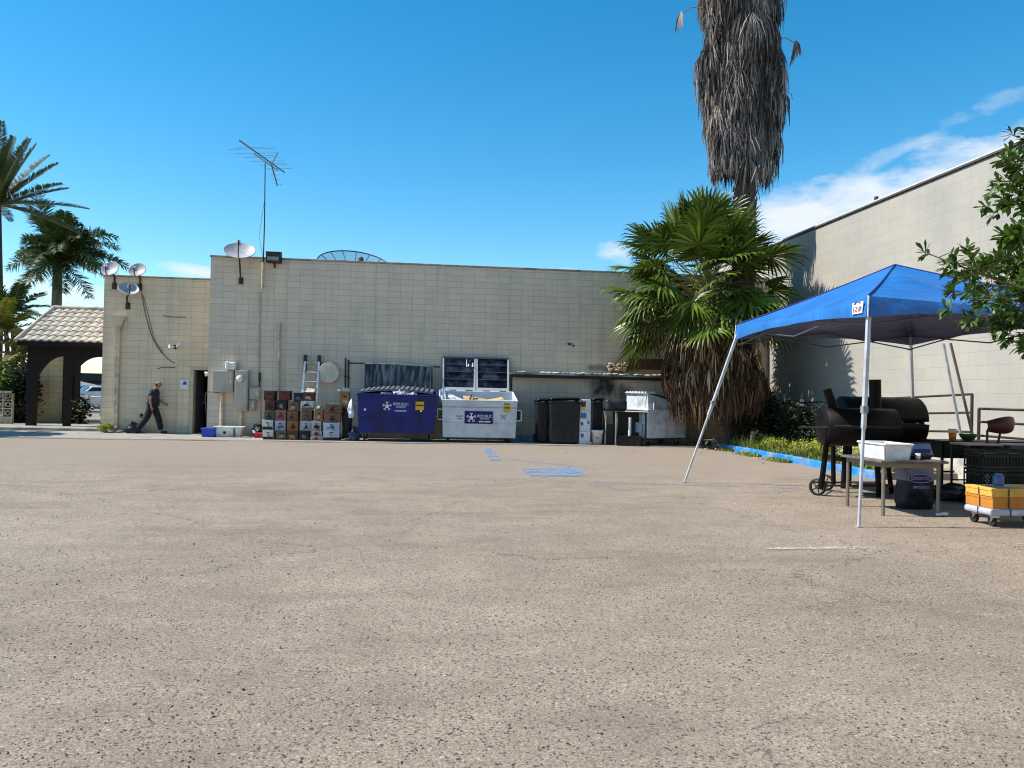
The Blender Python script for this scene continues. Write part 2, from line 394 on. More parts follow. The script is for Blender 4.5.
# ------------------------------------------------------------------ main building
tan = block_mat('tan_block', (.67, .55, .42), (.42, .34, .255), 'XZ', soot=[(PY(612, 372, YB).x - PY(208.5, 350, YB).x, PY(612, 368, YB).z, 1.6, .22, .7)])
tan2 = block_mat('tan_block_warm', (.75, .59, .40), (.48, .37, .25), 'XZ', h=.203)
tanside = block_mat('tan_block_side', (.60, .515, .375), (.33, .275, .195), 'YZ')
x0 = PY(208.5, 350, YB).x; HT = PY(400, 264.7, YB).z; HL = PY(150, 278, YL).z; xl = PY(102.5, 350, YL).x
bld = thing('store_building', (x0, YB, 0), 'tan block store building with a blank back wall and lower doorway wing', 'building')
MB().box(x0, 14.5, YB, YB + 22, 0, HT).build('wall', tan, bld)
# lit return of the tall wall is the same box; wing wall with real door opening
dx0, dx1 = PY(191.5, 400, YL).x, x0 + .2; dz = PY(195, 370, YL).z
wing = MB().box(xl, dx0, YL, YL + .25, 0, HL).box(dx0, x0 + .02, YL, YL + .25, dz, HL).box(xl, xl + .25, YL + .25, YL + 10, 0, HL)
wing.box(xl + .25, x0 + .02, YL + .25, YL + 10, HL - .45, HL - .3)
wo = wing.build('wing_wall', tan2, bld)
inner = MB().box(dx0 - 1.2, dx0 - 1.15, YL + .25, YL + 3.2, 0, dz + .3).box(dx0 - 1.15, x0, YL + 3.2, YL + 3.25, 0, dz + .3).box(dx0 - 1.15, x0, YL + .25, YL + 3.2, dz + .25, dz + .3)
inner.build('hallway', M('dark_interior', (.05, .045, .04), .8), bld)
fr = MB().box(dx0 - .06, dx0 + .06, YL - .04, YL + .2, 0, dz + .08).box(dx0 + .06, x0 - .003, YL - .04, YL + .2, dz, dz + .08)
fr.build('door_frame', M('tan_trim', (.50, .42, .29), .6), bld, bevel=.008)
dr = MB().box(dx0 + .02, dx0 + .07, YL + .26, YL + 1.2, 0, dz - .02).build('door', M('door_grey', (.10, .10, .11), .5), bld)
MB().cyl((dx0 + .07, YL + 1.08, 1.0), (dx0 + .13, YL + 1.08, 1.0), .03).build('handle', M('steel', (.55, .55, .55), .3, 1.), dr)
cop = M('coping_metal', (.33, .30, .26), .6, dirt=(.15, .12, .1))
MB().box(x0 - .03, 14.5, YB - .03, YB + .3, HT + .002, HT + .07).build('coping', cop, bld, bevel=.01)
MB().box(xl - .03, x0 - .035, YL - .03, YL + .3, HL + .002, HL + .06).build('coping', cop, bld, bevel=.01)
MB().box(x0, x0 + .3, YB + .3, YB + 22, HT + .002, HT + .07).build('coping', cop, bld)
# small vents / hooks on the wall
pipe_tan = M('pipe_tan', (.66, .52, .35), .6, dirt=(.28, .23, .17), dirt_amt=.4)
# ------------------------------------------------------------------ right building
white_blk = block_mat('white_block', (.385, .36, .315), (.345, .322, .28), 'YZ', h=.30, w=.61, joint=.014, var=.025, stain=(.44, .40, .33), stain_amt=.35, bond=.5)
HR = 6.87
rb = thing('warehouse_building', (XR, 10, 0), 'long off white block warehouse wall along the right edge of the lot', 'building')
MB().box(XR, XR + 25, -20, 44, 0, HR).build('wall', white_blk, rb)
MB().box(XR - .05, XR + .02, -20, 44, HR + .03, HR + .075).build('coping', M('roof_edge_dark', (.09, .075, .07), .7), rb)
MB().box(XR - .02, XR + .3, -20, 44, HR + .077, HR + .12).build('flashing', M('flashing_white', (.6, .58, .54), .6), rb)
for yy in (11.2, 19.4): MB().box(XR - .02, XR + .06, yy, yy + .08, HR + .122, HR + .22).build('roof_bracket', M('roof_edge_dark', (.09, .075, .07)), rb)

# ------------------------------------------------------------------ concrete ramp and its rails
def rz(y): return .42 + (23.6 - y) / 9.4 * .38 if y > 14.2 else .80
mb = MB(); ys = [23.6 - i * 1.175 for i in range(9)] + [8.0, 4.0]
for a, b_ in zip(ys[:-1], ys[1:]):
    za, zb = rz(a), rz(b_)
    mb.add([(XRAMP, b_, -.02), (XR, b_, -.02), (XR, a, -.02), (XRAMP, a, -.02), (XRAMP, b_, zb), (XR, b_, zb), (XR, a, za), (XRAMP, a, za)], [(4, 5, 6, 7), (0, 4, 7, 3), (2, 6, 7, 3), (0, 1, 5, 4)])
tag(mb.build('ramp', M('ramp_concrete', (.52, .50, .45), .85, var=.15, scale=4, dirt=(.26, .22, .18), dirt_amt=.5, bmp=.5)), 'pale concrete loading ramp running along the off white warehouse wall', 'ramp')
rail_m = M('rail_brown', (.03, .02, .018), .5, metal=.0, dirt=(.08, .04, .03), dirt_amt=.4)
def rail(name, label, y0, y1, off, n):
    t = thing(name, (XRAMP + .06, (y0 + y1) / 2, 0), label, 'railing', 'pipe railings on the loading ramp')
    for k in range(n):
        yy = y0 + (y1 - y0) * k / (n - 1); MB().cyl((XRAMP + .06, yy, rz(yy) - .02), (XRAMP + .06, yy, rz(yy) + off), .03).build('post', rail_m, t)
    for fr_ in (1., .62, .22):
        p = [V((XRAMP + .06, y0 + (y1 - y0) * k / 8, rz(y0 + (y1 - y0) * k / 8) + off * fr_)) for k in range(9)]
        MB().tube(p, .024).build('pipe_rail', rail_m, t)
rail('pipe_railing', 'brown pipe railing on the sloping ramp behind the barbecue smokers', 14.3, 23.5, .97, 5)
rail('pipe_railing', 'brown pipe railing on the level landing behind the red backed chair', 4.2, 14.1, .68, 6)

# ------------------------------------------------------------------ low annex behind the bins
YA = 25.42
ax0, ax1 = PY(512, 400, YA).x, PY(690, 400, YA).x; az = PY(560, 378.5, YA).z
annex = thing('low_annex', ((ax0 + ax1) / 2, YA, 0), 'low block annex with a thin flat roof over a painted black shadow line behind the bins', 'annex')
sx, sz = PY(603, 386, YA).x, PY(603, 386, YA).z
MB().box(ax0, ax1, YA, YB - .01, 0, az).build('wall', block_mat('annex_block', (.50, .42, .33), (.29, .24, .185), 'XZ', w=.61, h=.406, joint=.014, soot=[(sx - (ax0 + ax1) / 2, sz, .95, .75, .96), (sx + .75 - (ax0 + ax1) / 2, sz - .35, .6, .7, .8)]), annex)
MB().box(ax0 - .1, ax1 + .05, YA - .22, YB - .005, az + .002, az + .10).build('ledge_shadow', M('shadow_black', (.02, .02, .02), .7), annex)  # black strip stands in for the shadow line under the ledge
mb = MB().box(ax0 - .12, ax1 + .07, YA - .25, YB - .005, az + .102, az + .15)
mb.build('roof', M('roof_grey', (.36, .35, .33), .8, var=.3, scale=3, dirt=(.08, .07, .07), dirt_amt=.7), annex)
# rubble on the annex roof (uncountable scraps)
mb = MB(); r_ = random.Random(11)
for i in range(170):
    x = ax1 - abs(r_.gauss(0, 1)) * 2.6 - .1
    if x < ax0 + .1: continue
    mb.rock((x, r_.uniform(YA - .2, YB - .1), az + .17 + r_.uniform(0, .03)), r_.uniform(.02, .07), (1.7, 1, .5), r_)
tag(mb.build('roof_debris', M('debris_pale', (.5, .47, .42), .9, island=.6)), 'pale leaves scraps and rubble scattered over the annex roof', 'debris', kind='stuff')
p0, p1 = PY(628, 358.5, YA + .1), PY(668, 370.5, YA + .1)
t = thing('rusty_planter', ((p0.x + p1.x) / 2, YA + .1, p1.z), 'long rusty brown metal box on the annex roof beside the palm', 'box')
rust = M('rust_brown', (.085, .032, .02), .8, var=.4, scale=5, dirt=(.03, .015, .012), dirt_amt=.7)
b0 = MB().box(p0.x, p1.x + .4, YA + .05, YA + .32, p1.z + .02, p0.z).build('trough', rust, t, bevel=.01)
MB().box(p0.x - .015, p1.x + .42, YA + .035, YA + .05, p0.z - .04, p0.z + .005).build('rim', rust, t)
a, b_ = PY(609, 359, YA), PY(627, 372, YA)
mb = MB(); r_ = random.Random(4)
for i in range(60): mb.rock((r_.uniform(a.x + .04, b_.x - .02), YA + r_.uniform(0, .3), b_.z + r_.uniform(.02, .28)), r_.uniform(.03, .075), (1.3, 1, .8), r_)
tag(mb.build('rubble_pile', M('rubble', (.38, .29, .22), .95, island=.45)), 'small heap of broken tan rubble left of the rusty box', 'rubble', kind='stuff')

# ------------------------------------------------------------------ covered archway on the left
YAR = 28.0
ex0, ex1 = PY(21, 380, YAR).x, xl - .005
ze = PY(60, 342.5, YAR - .35).z; zr = PY(80, 310, YAR + 1.6).z
t = thing('covered_archway', ((ex0 + ex1) / 2, YAR, 0), 'covered archway with a pale tiled roof and two dark arches left of the store', 'archway')
def archseg(y0, y1, spans, ztop, xa, xb):
    mb = MB(); xs = sorted(set([xa, xb] + [s[0] + (s[1] - s[0]) * k / 16 for s in spans for k in range(17)]))
    def h(x, side):
        for (a, b_, hh, pk) in spans:
            if a <= x <= b_:
                if (side > 0 and x == b_) or (side < 0 and x == a): continue
                q = abs(x - pk) / (max(pk - a, b_ - pk)); return hh * (1 - .30 * q ** 2.6)
        return 0.
    for a, b_ in zip(xs[:-1], xs[1:]):
        ha, hb = h(a, 1), h(b_, -1)
        if ha == 0 or hb == 0: ha = hb = 0
        mb.add([(a, y0, ha), (b_, y0, hb), (b_, y0, ztop), (a, y0, ztop), (a, y1, ha), (b_, y1, hb), (b_, y1, ztop), (a, y1, ztop)], [(0, 1, 2, 3), (5, 4, 7, 6), (0, 4, 5, 1), (3, 2, 6, 7)])
        if ha == 0 and any(abs(a - s[1]) < 1e-6 for s in spans) : mb.add([(a, y0, 0), (a, y1, 0), (a, y1, ztop * .8), (a, y0, ztop * .8)], [(0, 1, 2, 3)])
        if ha == 0 and any(abs(b_ - s[0]) < 1e-6 for s in spans): mb.add([(b_, y0, 0), (b_, y1, 0), (b_, y1, ztop * .8), (b_, y0, ztop * .8)], [(0, 1, 2, 3)])
    return mb
brown = M('shaded_stucco', (.012, .009, .008), .9, var=.25, scale=3, bmp=.5)  # archway shade is put into this near-black brown
A = lambda px: PY(px, 400, YAR).x
hz = PY(63, 356, YAR).z
archseg(YAR, YAR + .28, [(A(33.5), A(63), hz, A(63)), (A(68), A(103) - .02, hz, A(98))], ze, A(26), ex1).build('arch_wall', brown, t)
mb = MB().box(A(26), ex1, YAR + .35, YAR + 3.2, ze - .1, ze - .02); mb.build('ceiling', brown, t)
bx0, bx1 = PY(31, 400, YAR + 3.0).x, PY(66, 400, YAR + 3.0).x
MB().box(bx0, bx1, YAR + 3.0, YAR + 3.2, .11, ze - .1).build('back_wall', block_mat('tan_block_bounce', (.85, .62, .32), (.48, .34, .17), 'XZ'), t)  # bounced daylight is put into this wall's brighter yellow block colour
MB().box(bx1 - .05, bx1 + .38, YAR + 2.8, YAR + 3.3, .11, ze - .1).build('pier', brown, t)
# tiled roof: corrugated courses on a slope, hip on the left
tile = M('pale_tile', (.50, .44, .355), .85, var=.15, scale=5, dirt=(.26, .21, .16), dirt_amt=.45)
def roofmesh(nc=7, wave=.26):
    mb = MB(); yv0, yv1 = YAR - .35, YAR + 1.6
    L = ex1 - (ex0 - .0)
    for k in range(nc):
        t0, t1 = k / nc, (k + 1) / nc + .02
        ya, yb = yv0 + (yv1 - yv0) * t0, yv0 + (yv1 - yv0) * t1; za, zb = ze + (zr - ze) * t0 + .05, ze + (zr - ze) * t1
        hip = (PY(52, 380, YAR + 1.6).x - ex0)
        xa = ex0 + hip * t0
        n = int((ex1 - xa) / (wave / 8)); rows = [[], []]
        for i in range(n + 1):
            x = ex1 - i * wave / 8; w = .035 * abs(math.cos(math.pi * (ex1 - x) / wave)) * 1.6
            rows[0].append((x, ya, za + w)); rows[1].append((max(x, ex0 + hip * min(1, t1)), yb, zb + w))
        # front lip of the course
        low = [(x, y, z - .05) for x, y, z in rows[0]]
        m_ = n + 1
        mb.add(low + rows[0] + rows[1], [(j * m_ + i + 1, j * m_ + i, (j + 1) * m_ + i, (j + 1) * m_ + i + 1) for j in range(2) for i in range(n)])
    return mb
roofmesh().build('tile_roof', tile, t)
hipx = PY(52, 380, YAR + 1.6).x
mb = MB().add([(ex0, YAR - .35, ze), (hipx, YAR + 1.6, zr), (ex0, YAR + 3.5, ze)], [(0, 2, 1)]).add([(ex1, YAR + 3.5, ze), (ex0, YAR + 3.5, ze), (hipx, YAR + 1.6, zr), (ex1, YAR + 1.6, zr)], [(0, 1, 2, 3)]).build('roof_slope', tile, t)
MB().tube([(ex0 - .03, YAR - .38, ze + .03), (hipx, YAR + 1.6, zr + .07)], .07).build('hip_ridge', tile, t)
MB().tube([(hipx, YAR + 1.6, zr + .06), (ex1, YAR + 1.6, zr + .06)], .075).build('ridge', tile, t)
MB().box(ex0, ex1, YAR - .36, YAR - .30, ze - .14, ze + .02).build('fascia', brown, t)
MB().box(ex0 + .02, ex1, YAR - .3, YAR + .02, ze - .03, ze + .0).build('soffit', brown, t)

# breeze block wall with pattern, far left
YW = 29.0
wx0, wx1, wz = -24, PY(12.5, 400, YW).x, PY(6, 391, YW).z
mb = MB(); bs = .3; x = wx1 - bs
t = thing('breeze_block_wall', (wx1 - 1, YW, 0), 'low tan breeze block garden wall with pierced pattern at the far left', 'wall')
mb.box(wx1 - 6, wx1, YW, YW + .12, .11, .11 + .25).box(wx1 - 6, wx1, YW, YW + .12, wz - .08, wz)
z = .36
while z < wz - .1:
    x = wx1
    while x > wx1 - 6:
        mb.box(x - .035, x, YW, YW + .12, z, z + bs - .001); mb.box(x - bs, x - .035, YW + .002, YW + .118, z + bs - .035, z + bs - .002)
        mb.lathe([(.09, 0), (.09, .1), (.065, .1), (.065, 0), (.09, 0)], (x - bs / 2 - .017, YW + .11, z + bs / 2 - .02), 10, (0, -1, 0))
        x -= bs
    z += bs
mb.build('block_panel', M('tan_trim2', (.55, .46, .32), .85, dirt=(.25, .2, .14), dirt_amt=.4), t)

# ------------------------------------------------------------------ far things seen through the arches
YG = 40.0
def px_rect(x0_, y0_, x1_, y1_, Y):
    a = PY(x0_, y1_, Y); b_ = PY(x1_, y0_, Y); return a.x, b_.x, a.z, b_.z
X0, X1, Z0, Z1 = px_rect(60, 377, 112, 402, 75)
t = thing('distant_shop', ((X0 + X1) / 2, 75, 0), 'low dark roofed shop with a red patterned fascia seen through the archway', 'building')
MB().box(X0 - 8, X1 + 6, 75, 85, 0, Z1 - .4).build('wall', M('shop_wall', (.12, .08, .06), .8), t)
MB().box(X0 - 9, X1 + 7, 74.2, 86, Z1 - .4, Z1 + .3).build('roof', M('shop_roof', (.03, .03, .03), .8), t)
sgx = block_mat('red_brick_band', (.30, .10, .06), (.45, .36, .28), 'XZ', w=.7, h=.34, joint=.09, var=.5)
MB().box(X0 - 8, X1 + 6, 74.6, 74.98, Z1 - 1.8, Z1 - .65).build('fascia', sgx, t)
X0, X1, Z0, Z1 = px_rect(14, 374, 40, 430, 60)
t = thing('distant_house', ((X0 + X1) / 2, 60, 0), 'small distant house with a low grey roof between the left palms and arch', 'building')
MB().box(-60, X1 + 1, 60, 68, 0, Z1 - .9).build('wall', M('house_wall', (.22, .18, .15), .8), t)
MB().add([(-60, 59.5, Z1 - .9), (X1 + 1.4, 59.5, Z1 - .9), (X1 - 1, 64, Z1), (-60, 64, Z1), (X1 + 1.4, 68.5, Z1 - .9), (-60, 68.5, Z1 - .9)], [(0, 1, 2, 3), (1, 4, 2), (3, 2, 4, 5)]).build('roof', M('house_roof', (.30, .27, .25), .8), t)
# chain link gate
X0, X1, Z0, Z1 = px_rect(66, 397, 104, 425, YG)
galv = M('galvanised', (.45, .47, .5), .45, .6)
t = thing('chain_link_gate', ((X0 + X1) / 2, YG, 0), 'galvanised chain link gate with tall posts beyond the right arch', 'gate')
for px in (75, 82, 88.5, 101): MB().cyl((PY(px, 400, YG).x, YG, 0), (PY(px, 400, YG).x, YG, Z1 + .1), .045).build('post', galv, t)
MB().cyl((X0, YG, Z1), (X1, YG, Z1), .03).cyl((X0, YG, Z1 * .6), (X1, YG, Z1 * .6), .025).cyl((X0, YG, .15), (X1, YG, .15), .025).build('frame', galv, t)
mb = MB(); x = X0
while x < X1:
    mb.tube([(x, YG + .03, .1), (x + Z1, YG + .03, Z1)], .005, 3) if x + Z1 < X1 + 1 else None
    mb.tube([(x + Z1, YG + .03, .1), (x, YG + .03, Z1)], .005, 3) if x + Z1 < X1 + 1 else None
    x += .16
mb.build('wire_mesh', galv, t)
X0, X1, Z0, Z1 = px_rect(78, 391, 86.5, 398, YG - .1)
t = thing('notice_sign', ((X0 + X1) / 2, YG - .1, Z0), 'small white rectangular sign fixed above the chain link gate', 'sign')
MB().box(X0, X1, YG - .14, YG - .1, Z0, Z1).build('panel', M('sign_white', (.7, .7, .72), .6), t)
MB().box(X0 + .06, X1 - .06, YG - .145, YG - .141, (Z0 + Z1) / 2 - .02, (Z0 + Z1) / 2 + .04).build('printed_line', M('sign_grey', (.25, .26, .3), .6), t)
MB().cyl(((X0 + X1) / 2, YG - .06, 0), ((X0 + X1) / 2, YG - .06, Z1), .03).build('post', galv, t)
# cars
def car(x, y, rot, body, label, group='cars parked beyond the archway'):
    t = thing('parked_car', (x, y, 0), label, 'car', group); xf = rotz((x, y, 0), rot)
    prof = [(-2.15, .35), (-2.2, .75), (-1.95, .95), (-1.5, 1.0), (-.95, 1.42), (.35, 1.45), (1.05, 1.02), (1.9, .88), (2.15, .7), (2.15, .35)]
    mb = MB(); n = len(prof)
    for s, wd in ((0, .85),):
        vs = [(x + a, y - (wd if b_ < 1.1 else wd - .14), b_) for a, b_ in prof] + [(x + a, y + (wd if b_ < 1.1 else wd - .14), b_) for a, b_ in prof]
        mb.add(vs, [tuple(range(n)), tuple(range(2 * n - 1, n - 1, -1))] + [(i, i + n, (i + 1) % n + n, (i + 1) % n) for i in range(n)], False)
    mb.build('body', body, t, bevel=.05, xf=xf, seg=2)
    gl = M('car_glass', (.02, .03, .04), .08)
    for s in (-1, 1): MB().quadbox([(x - 1.3, y + s * .80, 1.02), (x + .85, y + s * .80, 1.02), (x + .3, y + s * .73, 1.38), (x - .9, y + s * .73, 1.38)], (0, s * .03, 0)).build('side_window', gl, t, xf=xf)
    MB().quadbox([(x + .42, y - .66, 1.42), (x + .42, y + .66, 1.42), (x + 1.05, y + .74, 1.05), (x + 1.05, y - .74, 1.05)], (.02, 0, .02)).build('windscreen', gl, t, xf=xf)
    MB().quadbox([(x - 1.02, y + .66, 1.40), (x - 1.02, y - .66, 1.40), (x - 1.5, y - .74, 1.03), (x - 1.5, y + .74, 1.03)], (-.02, 0, .02)).build('rear_window', gl, t, xf=xf)
    for wx in (-1.35, 1.35):
        for s in (-1, 1):
            wl = MB().cyl((x + wx, y + s * .68, .33), (x + wx, y + s * .88, .33), .33, n=18).build('wheel', M('tyre', (.02, .02, .02), .8), t, xf=xf)
            MB().cyl((x + wx, y + s * .87, .33), (x + wx, y + s * .90, .33), .2, n=12).build('rim', M('steel', (.55, .55, .55), .3, 1.), wl, xf=xf)
    for s in (-1, 1):
        MB().box(x + 2.1, x + 2.17, y + s * .6 - .17, y + s * .6 + .17, .62, .76, xf).build('headlight', M('lamp_glass', (.8, .8, .8), .15), t)
        MB().box(x - 2.23, x - 2.16, y + s * .6 - .15, y + s * .6 + .15, .68, .84, xf).build('tail_light', M('red_plastic', (.4, .01, .01), .3), t)
car(PY(106, 410, 47).x, 47, rad(35), M('car_white', (.75, .75, .75), .25, bmp=0), 'white car parked behind the chain link gate')
car(PY(80, 410, 52).x, 52, rad(0), M('car_blue', (.08, .14, .26), .3, bmp=0), 'dull blue car parked furthest beyond the chain link gate')
# ================================================================== THINGS ON THE STORE WALLS
steel = M('steel', (.55, .55, .55), .3, 1.); dkmetal = M('dark_metal', (.035, .032, .03), .55, .3, dirt=(.09, .05, .03), dirt_amt=.3)
boxgrey = M('box_grey_paint', (.47, .40, .315), .6, var=.05, dirt=(.30, .25, .19), dirt_amt=.15)
dishmat = M('dish_white', (.40, .40, .41), .45, dirt=(.35, .33, .3), dirt_amt=.45, dscale=4)
def dish(px, py, rpx, Y, nrm, mount, label):
    c = PY(px, py, Y); r = rpx / FPX * c.y; m_ = PY(mount[0], mount[1], mount[2]); nrm = V(nrm).normalized()
    t = thing('satellite_dish', m_, label, 'satellite dish', 'satellite dishes along the parapet')
    prof = [(r * k / 8, .30 * r * (k / 8) ** 2) for k in range(9)]
    mb = MB(); mb.lathe(prof, c, 28, nrm); mb.lathe([(a, b_ - .02) for a, b_ in prof] , c, 28, nrm); mb.lathe([(r, .3 * r), (r + .012, .3 * r), (r + .012, .3 * r - .02), (r, .3 * r - .02)], c, 28, nrm)
    mb.build('reflector', dishmat, t)
    back = c - nrm * .08
    MB().tube([back, back - nrm * .08 + V((0, 0, -.05)), V((m_.x + .01, back.y * .5 + m_.y * .5, m_.z + .28)), m_ + V((0, -.05, 0))], .028).build('mast', dkmetal, t)
    MB().box(m_.x - .07, m_.x + .07, m_.y - .03, m_.y - .002, m_.z - .11, m_.z + .11).build('mount_plate', dkmetal, t)
    low = c + nrm * (.28 * r) + V((0, 0, -1)).cross(nrm).cross(nrm).normalized() * 0
    dn = (V((0, 0, -1)) - nrm * V((0, 0, -1)).dot(nrm)).normalized()
    e0 = c + dn * r * .95 + nrm * .25 * r; e1 = c + nrm * r * 1.25 + dn * r * .35
    arm = MB().tube([e0, e0 + nrm * r * .3 + dn * .03, e1], .018).build('feed_arm', dkmetal, t)
    MB().cyl(e1 - nrm * .02, e1 - nrm * .16, .05, .06, n=10).build('feed_horn', M('lnb_grey', (.3, .3, .32), .5), arm)
dish(111, 270, 8.0, YL - .15, (-.12, -.86, .5), (114.5, 286, YL), 'leftmost grey satellite dish standing on the wing parapet corner')
dish(138, 271, 7.6, YL - .15, (-.05, -.86, .5), (140, 287, YL), 'second grey satellite dish from the left above the wing parapet')
dish(128.5, 290.5, 8.8, YL - .35, (.3, -.62, .7), (128, 306, YL), 'white satellite dish bracketed lowest on the wing wall')
dish(239.5, 254, 14.5, YB - .45, (.10, -.62, .78), (241, 281, YB), 'large white satellite dish on the corner of the tall wall')
# yagi antenna
mp = PY(262.5, 284, YB - .06); tp = PY(265.2, 163, YB - .06)
t = thing('television_antenna', mp, 'tall thin television antenna mast with tilted boom rising above the wall', 'antenna')
MB().tube([mp, mp.lerp(tp, .5) + V((.02, 0, 0)), tp], .022, r1=.016).build('mast', dkmetal, t)
MB().cyl(PY(262.3, 289, YB - .06), PY(263, 262, YB - .06), .036).build('conduit_sleeve', pipe_tan, t)
a, b_ = PD(239.5, 140.5, 23.9), PD(284.5, 172.5, 27.2)
al = M('antenna_metal', (.10, .095, .09), .5, .4)
boom = MB().cyl(a, b_, .024).cyl(a.lerp(b_, .3) - V((0, 0, .09)), a.lerp(b_, .85) - V((0, 0, .09)), .016).build('boom', al, t)
mb = MB(); d = (b_ - a).normalized(); sidev = d.cross(V((0, 0, 1))).normalized()
for k in range(6):
    p = a.lerp(b_, .24 + .125 * k); L = .78 - .06 * k
    mb.cyl(p - sidev * L, p + sidev * L, .006, n=6)
    if k % 2 == 0: mb.cyl(p + V((0, 0, .05)) - sidev * L * .7, p + V((0, 0, .05)) + sidev * L * .7, .005, n=6)
mb.build('element', al, t)
MB().cyl(PY(271.5, 165, YB - .4), PY(277.5, 186, YB - .3), .02).cyl(PY(271, 165, YB - .4), PY(278, 153, YB - .5), .013).build('reflector_arm', al, t)
mb = MB()
for k in range(4):
    p = PY(273 + k * 1.4, 170 + k * 4.6, YB - .35); mb.cyl(p + V((-.17, .1, .04)), p + V((.17, -.1, -.04)), .005, n=6)
mb.build('reflector_rod', al, t)
g0 = PY(263.5, 262, YB - .06)
MB().tube([PY(264.5, 200, YB - .06), PY(259, 236, YB - .1), g0], .006, 5).build('cable', al, t)
# flood light box
X0, X1, Z0, Z1 = px_rect(266.5, 251.5, 281.5, 262.5, YB - .2)
t = thing('flood_light', ((X0 + X1) / 2, YB - .2, Z0), 'dark boxy flood light fixed to the top of the tall wall', 'light')
MB().add([(X0, YB - .38, Z1 - .04), (X1, YB - .38, Z1 - .04), (X1, YB - .3, Z0), (X0, YB - .3, Z0), (X0, YB - .05, Z1), (X1, YB - .05, Z1), (X1, YB - .05, Z0), (X0, YB - .05, Z0)], [(0, 3, 2, 1), (4, 5, 6, 7), (0, 1, 5, 4), (3, 7, 6, 2), (0, 4, 7, 3), (1, 2, 6, 5)]).build('housing', dkmetal, t, bevel=.01)
MB().box(X0 + .05, X1 - .05, YB - .395, YB - .375, Z0 + .05, Z0 + .17).build('lens', M('lens_grey', (.22, .22, .22), .2), t)
MB().cyl(((X0 + X1) / 2, YB - .12, Z0 - .02), ((X0 + X1) / 2, YB - .02, Z0 - .12), .03).build('bracket', dkmetal, t)
# big mesh dish on the roof
mt, nt_, b = new_mat('perforated_mesh'); MATS['mesh'] = mt
b.inputs['Base Color'].default_value = (.05, .07, .11, 1); b.inputs['Roughness'].default_value = .5; b.inputs['Alpha'].default_value = .38
cc = PY(354, 270, 30.5); nr = V((.12, -.5, .86)).normalized()
t = thing('roof_dish', V((cc.x, cc.y, HT)), 'very large round mesh satellite dish lying on the roof, only its rim showing', 'satellite dish')
R_ = 1.42; cd = cc + V((0, 0, .02)); prof = [(R_ * k / 7, .32 * R_ * (k / 7) ** 2) for k in range(8)]
cd = cd - nr * .25
MB().lathe(prof, cd, 36, nr).build('mesh_panel', mt, t)
mb = MB(); a_ = nr.orthogonal().normalized(); b2 = nr.cross(a_)
for k in range(16):
    an = 2 * math.pi * k / 16; u = a_ * math.cos(an) + b2 * math.sin(an)
    mb.tube([cd + u * R_ * q + nr * .32 * R_ * q * q for q in (.05, .35, .65, 1)], .016, 6)
mb.tube([cd + (a_ * math.cos(an) + b2 * math.sin(an)) * R_ + nr * .32 * R_ for an in [2 * math.pi * k / 40 for k in range(41)]], .024, 6)
mb.build('rib_frame', dkmetal, t)
MB().cyl((cc.x, cc.y + .1, HT - .6), cd, .08).build('pedestal', dkmetal, t)
hp = PY(361, 261, 29.6)
MB().cyl(hp + V((0, 0, -.18)), hp + V((0, 0, .1)), .12, .10).cyl(hp + V((0, 0, .1)), hp + V((0, 0, .16)), .10, .04).build('feed_horn', dkmetal, t)
# electrics
def cab(name, x0_, y0_, x1_, y1_, Y, dep, label, cat, mat=boxgrey, extra=None, bev=.012):
    X0, X1, Z0, Z1 = px_rect(x0_, y0_, x1_, y1_, Y - dep)
    t = thing(name, ((X0 + X1) / 2, Y, Z0), label, cat)
    MB().box(X0, X1, Y - dep, Y - .003, Z0, Z1).build('housing', mat, t, bevel=bev)
    MB().box(X0 + .03, X1 - .03, Y - dep - .014, Y - dep - .002, Z0 + .03, Z1 - .03).build('door', mat, t, bevel=.004)
    MB().box(X1 - .09, X1 - .06, Y - dep - .03, Y - dep - .012, (Z0 + Z1) / 2 - .05, (Z0 + Z1) / 2 + .05).build('latch', steel, t)
    if extra: extra(t, X0, X1, Z0, Z1, Y - dep)
    return t
cab('electrical_cabinet', 211.5, 370.5, 233.5, 392, YB, .22, 'wide grey electrical cabinet mounted right of the dark doorway', 'cabinet')
def meter(t, X0, X1, Z0, Z1, Y):
    c = PY(240.2, 378.5, Y - .02)
    m_ = MB().cyl((c.x, Y - .015, c.z), (c.x, Y - .10, c.z), .125, .115, n=20).build('meter_ring', M('meter_grey', (.5, .5, .5), .35, .5), t)
    MB().lathe([(.1, 0), (.1, .03), (.07, .06), (0, .07)], (c.x, Y - .10, c.z), 18, (0, -1, 0)).build('glass_dome', M('meter_glass', (.75, .77, .78), .1, bmp=0), m_)
cab('meter_cabinet', 233.8, 370, 248.2, 411, YB, .26, 'tall grey electrical cabinet with a round glass meter', 'cabinet', extra=meter)
cab('junction_box', 248.6, 387.5, 260, 399.5, YB, .16, 'small square grey junction box right of the meter cabinet', 'cabinet')
cab('junction_box', 248.4, 400, 255.5, 411, YB, .12, 'smallest grey junction box hanging under the square one', 'cabinet')
X0, X1, Z0, Z1 = px_rect(226.5, 362, 236, 370.2, YB - .2)
t = thing('wall_lamp', ((X0 + X1) / 2, YB, Z0), 'rounded cream lamp housing on top of the electrical cabinets', 'lamp')
MB().box(X0, X1, YB - .25, YB - .01, Z0 + .02, Z1).build('housing', M('cream_plastic', (.72, .68, .58), .4), t, bevel=.05, seg=3)
MB().box(X0 - .03, X0 + .07, YB - .27, YB - .05, Z0 + .03, Z1 + .01).build('lens', M('cream_lens', (.85, .82, .72), .25), t, bevel=.03, seg=2)
